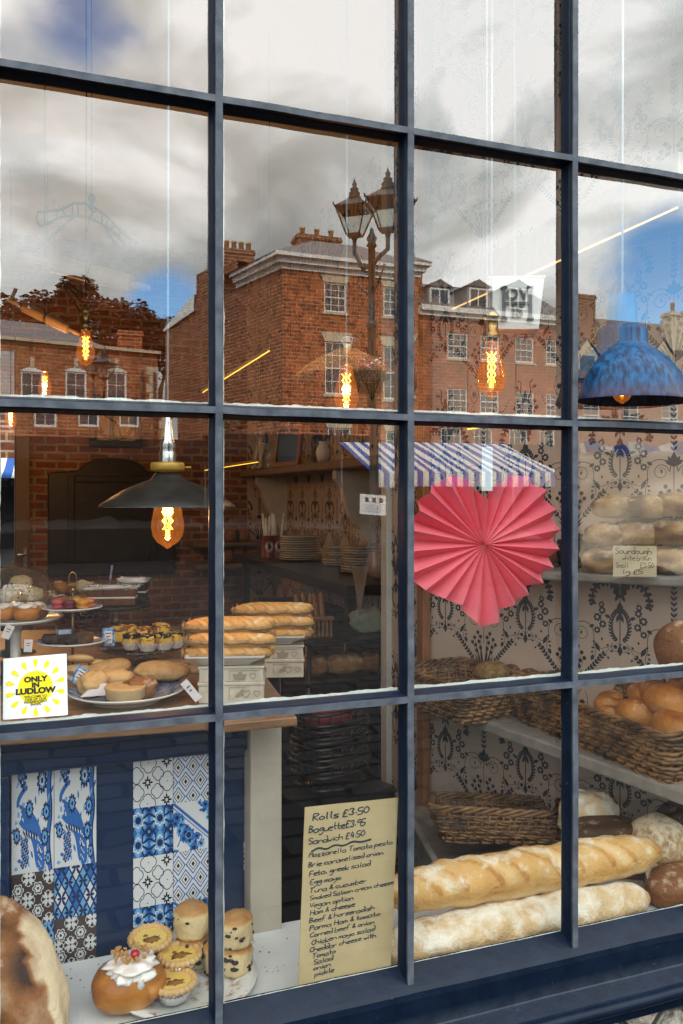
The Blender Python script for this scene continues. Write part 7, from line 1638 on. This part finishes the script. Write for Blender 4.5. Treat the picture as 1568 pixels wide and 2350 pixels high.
for px, lb_ in ((615, 'left red tin of white handled knives'), (637, 'right red tin of white handled knives')):
    p_ = U(px, 1285, 3.75); tn = thing('cutlery_tin', lb_, 'tin', (p_.x, 3.75, zr_), 0, 'red cutlery tins'); g = MB(); g.lathe([(.042, 0), (.043, .004), (.041, .008), (.041, .132), (.043, .136), (.043, .140), (.038, .138), (.038, .01)], 28, caps=False); g.build('tin', M('red_tin', (.25, .025, .02), .3, c2=(.20, .018, .015), scale=20), tn)
    g = MB(); d = Draw(); d.disc(0, 0, .030, 0, 1, 20, .036); d.disc(0, 0, .024, 1, 2, 18, .028); d.flower(0, 0, .014, 7, 2, 3); d.lay(g, lambda u, v, h: Vector((.0412 * math.sin(u / .0412), -.0412 * math.cos(u / .0412) - h * .3, .07 + v)), step=.002); g.build('emblem', [m_gilt, m_stw, m_dark], tn); g = MB()
    for k in range(5): a = rng.uniform(0, 6.28); g.tube([(.01 * math.cos(a), .01 * math.sin(a), .02), (.045 * math.cos(a), .045 * math.sin(a), .25 + rng.uniform(0, .04))], .009, 8)
    g.build('knife_handles', m_china, tn)
p_ = U(888, 1285, 2.2); put((lambda m: m.blob(.10, .06, .062, 26, 14, .45, .95, .03, 2, 3, tone=.5))(MB()), 'tin_loaf', b_brown, 'square brown tin loaf at the near end of the rear counter', 'loaf', (p_.x, 2.25, zr_ + .06), 80)
# shelf of loaves on the brick wall
bs = thing('bread_shelf', 'dim wooden bread shelf in the brick corner', 'shelf'); g = MB(); xl, xr_ = U(440, 1285, 4.9).x, U(596, 1285, 4.9).x; zz = lift(540, 1290, U(540, 1290, 4.9)); zz2 = lift(540, 1243, U(540, 1290, 4.9))
g.box(xl, xr_, 4.75, YB - .005, zz - .03, zz).box(xl, xr_, 4.80, YB - .005, zz2 - .025, zz2); g.build('board', m_cwood, bs); 
for i, (px, row_, lb_) in enumerate(((520, 0, 'left loaf on the lower bread shelf'), (548, 0, 'middle loaf on the lower bread shelf'), (576, 0, 'right loaf on the lower bread shelf'), (528, 1, 'left loaf on the upper bread shelf'), (560, 1, 'right loaf on the upper bread shelf'))):
    p_ = U(px, 1280, 4.9); put((lambda m: m.blob(.048, .09, .055, 22, 12, .6, .9, .06, 2, i, tone=.5))(MB()), 'shelf_loaf', b_spng, lb_, 'loaf', (p_.x, 4.92, (zz, zz2)[row_] + .05), 0, group='loaves on the dim shelf')
# bread rack in the middle
rk = thing('bread_rack', 'dark open bread rack in the middle of the shop', 'rack'); x0, x1 = U(672, 1400, 1.9).x, U(880, 1400, 1.75).x; y0, yb2 = 1.72, 2.15
lv = [lift(780, py, Vector(((x0 + x1) / 2, 1.85, 0))) for py in (1455, 1545, 1640)]
g = MB()
for z_ in lv: g.box(x0, x1, y0, yb2, z_ - .018, z_)
g.build('shelf', m_blk, rk, bevel=.003)
for x in (x0 + .015, x1 - .015):
    for y_ in (y0 + .015, yb2 - .015): g = MB(); g.tube([(x, y_, .01), (x, y_, lv[0] - .001)], .012, 8); g.build('leg', m_blk, rk)
crx = U(717, 1446, 1.82).x; cr_ = thing('slatted_crate', 'small slatted wooden crate of bread sticks on the dark rack', 'crate', (crx, 1.85, lv[0])); g = MB()
for k in range(9): g.box(-.075 + .0175 * k, -.065 + .0175 * k, -.06, -.052, .001, .085)
g.box(-.08, .08, -.0518, .05, .001, .008).box(-.08, .08, .05, .056, .001, .085).box(-.08, .08, -.067, -.0602, .07, .085); g.build('crate', m_cwood, cr_)
for i in range(5): put((lambda m: m)(stick(.16, .013, i, 3, .9, 12, 20)), 'bread_stick', b_brown, ('leftmost', 'second', 'middle', 'fourth', 'rightmost')[i] + ' bread stick standing in the slatted crate', 'bread stick', (crx - .05 + .025 * i, 1.85, lv[0] + .095), 0, 0, 82 + 4 * (i % 3), 'bread sticks in the crate')
for i, (px, r_, lb_) in enumerate(((727, 1, 'round loaf at the left of the rack shelf'), (800, 1, 'long pale loaf on the rack shelf'), (862, 1, 'loaf at the right of the rack shelf'), (735, 2, 'loaf at the left of the lowest rack shelf'), (815, 2, 'loaf in the middle of the lowest rack shelf'))):
    p_ = U(px, 1500, 1.8); put((lambda m: m.blob(.065 if i != 1 else .085, .06, .045, 24, 12, .8, .8, .06, 2, i, tone=.5))(MB()), 'rack_loaf', b_brown if i % 2 == 0 else b_sour, lb_, 'loaf', (p_.x, 1.85, lv[r_] + .038), 0, group='loaves on the dark rack')
p_ = U(858, 1430, 1.8); g = MB(); g.blob(.07, .05, .05, 20, 12, .7, .9, .25, 3, 5); put(g, 'cloth_bag', M('mint_cloth', (.20, .27, .22), .8, c2=(.30, .34, .28), scale=12, bump=.4), 'crumpled mint green cloth bag on the dark rack', 'bag', (p_.x, 1.85, lv[0] + .045))
q = [UA(808, 1302, 3.4), UA(846, 1298, 3.3), UA(826, 1412, 3.35)]; g = MB(); g.add(q + [v + Vector((0, .004, 0)) for v in q], [(2, 1, 0), (3, 4, 5), (0, 1, 4, 3), (1, 2, 5, 4), (2, 0, 3, 5)]); g.tube([q[0], q[0] + Vector((-.02, .4, .05))], .002, 5); tag(g.build('bunting_flag', m_shw), 'white triangular bunting flag hanging below the rear counter', 'bunting')
# stacked black baskets with red cloth on the floor
for i in range(4):
    p_ = UA(758, 1790 - 38 * i, 2.55); r_ = thing('shopping_basket', ('lowest', 'second lowest', 'third', 'topmost')[i] + ' black wire basket of the stack with red cloth', 'basket', (p_.x, p_.y, p_.z), 20, 'stacked black baskets'); g = MB(); 
    for z_, s_ in ((0, .9), (.04, 1), (.075, 1.06)): g.tube([(.11 * s_ * math.copysign(abs(math.cos(R(a))) ** .5, math.cos(R(a))), .08 * s_ * math.copysign(abs(math.sin(R(a))) ** .5, math.sin(R(a))), z_) for a in range(0, 360, 12)], .006, 6, closed=True)
    for a in range(0, 360, 20): g.tube([(.099 * math.cos(R(a)), .072 * math.sin(R(a)), 0), (.114 * math.cos(R(a)), .083 * math.sin(R(a)), .075)], .003, 5)
    g.lathe([(.09, -.003), (.09, 0)], 24); g.build('basket', m_blk, r_); g = MB(); g.blob(.085, .06, .03, 22, 12, .8, None, .2, 3, i, X=T(0, 0, .035)); g.build('cloth', M('red_cloth', (.18, .012, .018), .8, bump=.4), r_)
g = MB(); p_ = UA(758, 1800, 2.55); g.box(-.16, .16, -.12, .12, .012, p_.z - .008); put(g, 'plinth', m_blk, 'black plinth under the stacked baskets', 'plinth', (p_.x, p_.y, 0), 20)
# patterned border strip on the floor
g = MB(); a, b_ = UZ(636, 2045, .008), UZ(705, 2118, .008); dd_ = (b_ - a); nrm_ = Vector((dd_.y, -dd_.x, 0)).normalized(); d = Draw()
for k in range(14): d.flower(.04 + .11 * k, .05, .035, 6, 1, 1, 0); d.stroke(arc(.095 + .11 * k, .05, .03, 0, 320, 10), .008)
f = lambda u, v, h: a + dd_.normalized() * (u - .5) + nrm_ * (v - .05) + Vector((0, 0, .002 + h)); g.add([f(0, 0, 0), f(1.5, 0, 0), f(1.5, .1, 0), f(0, .1, 0)], [(0, 1, 2, 3)]); d.lay(g, f); struct(g.build('floor_border', [m_stw, m_td]))
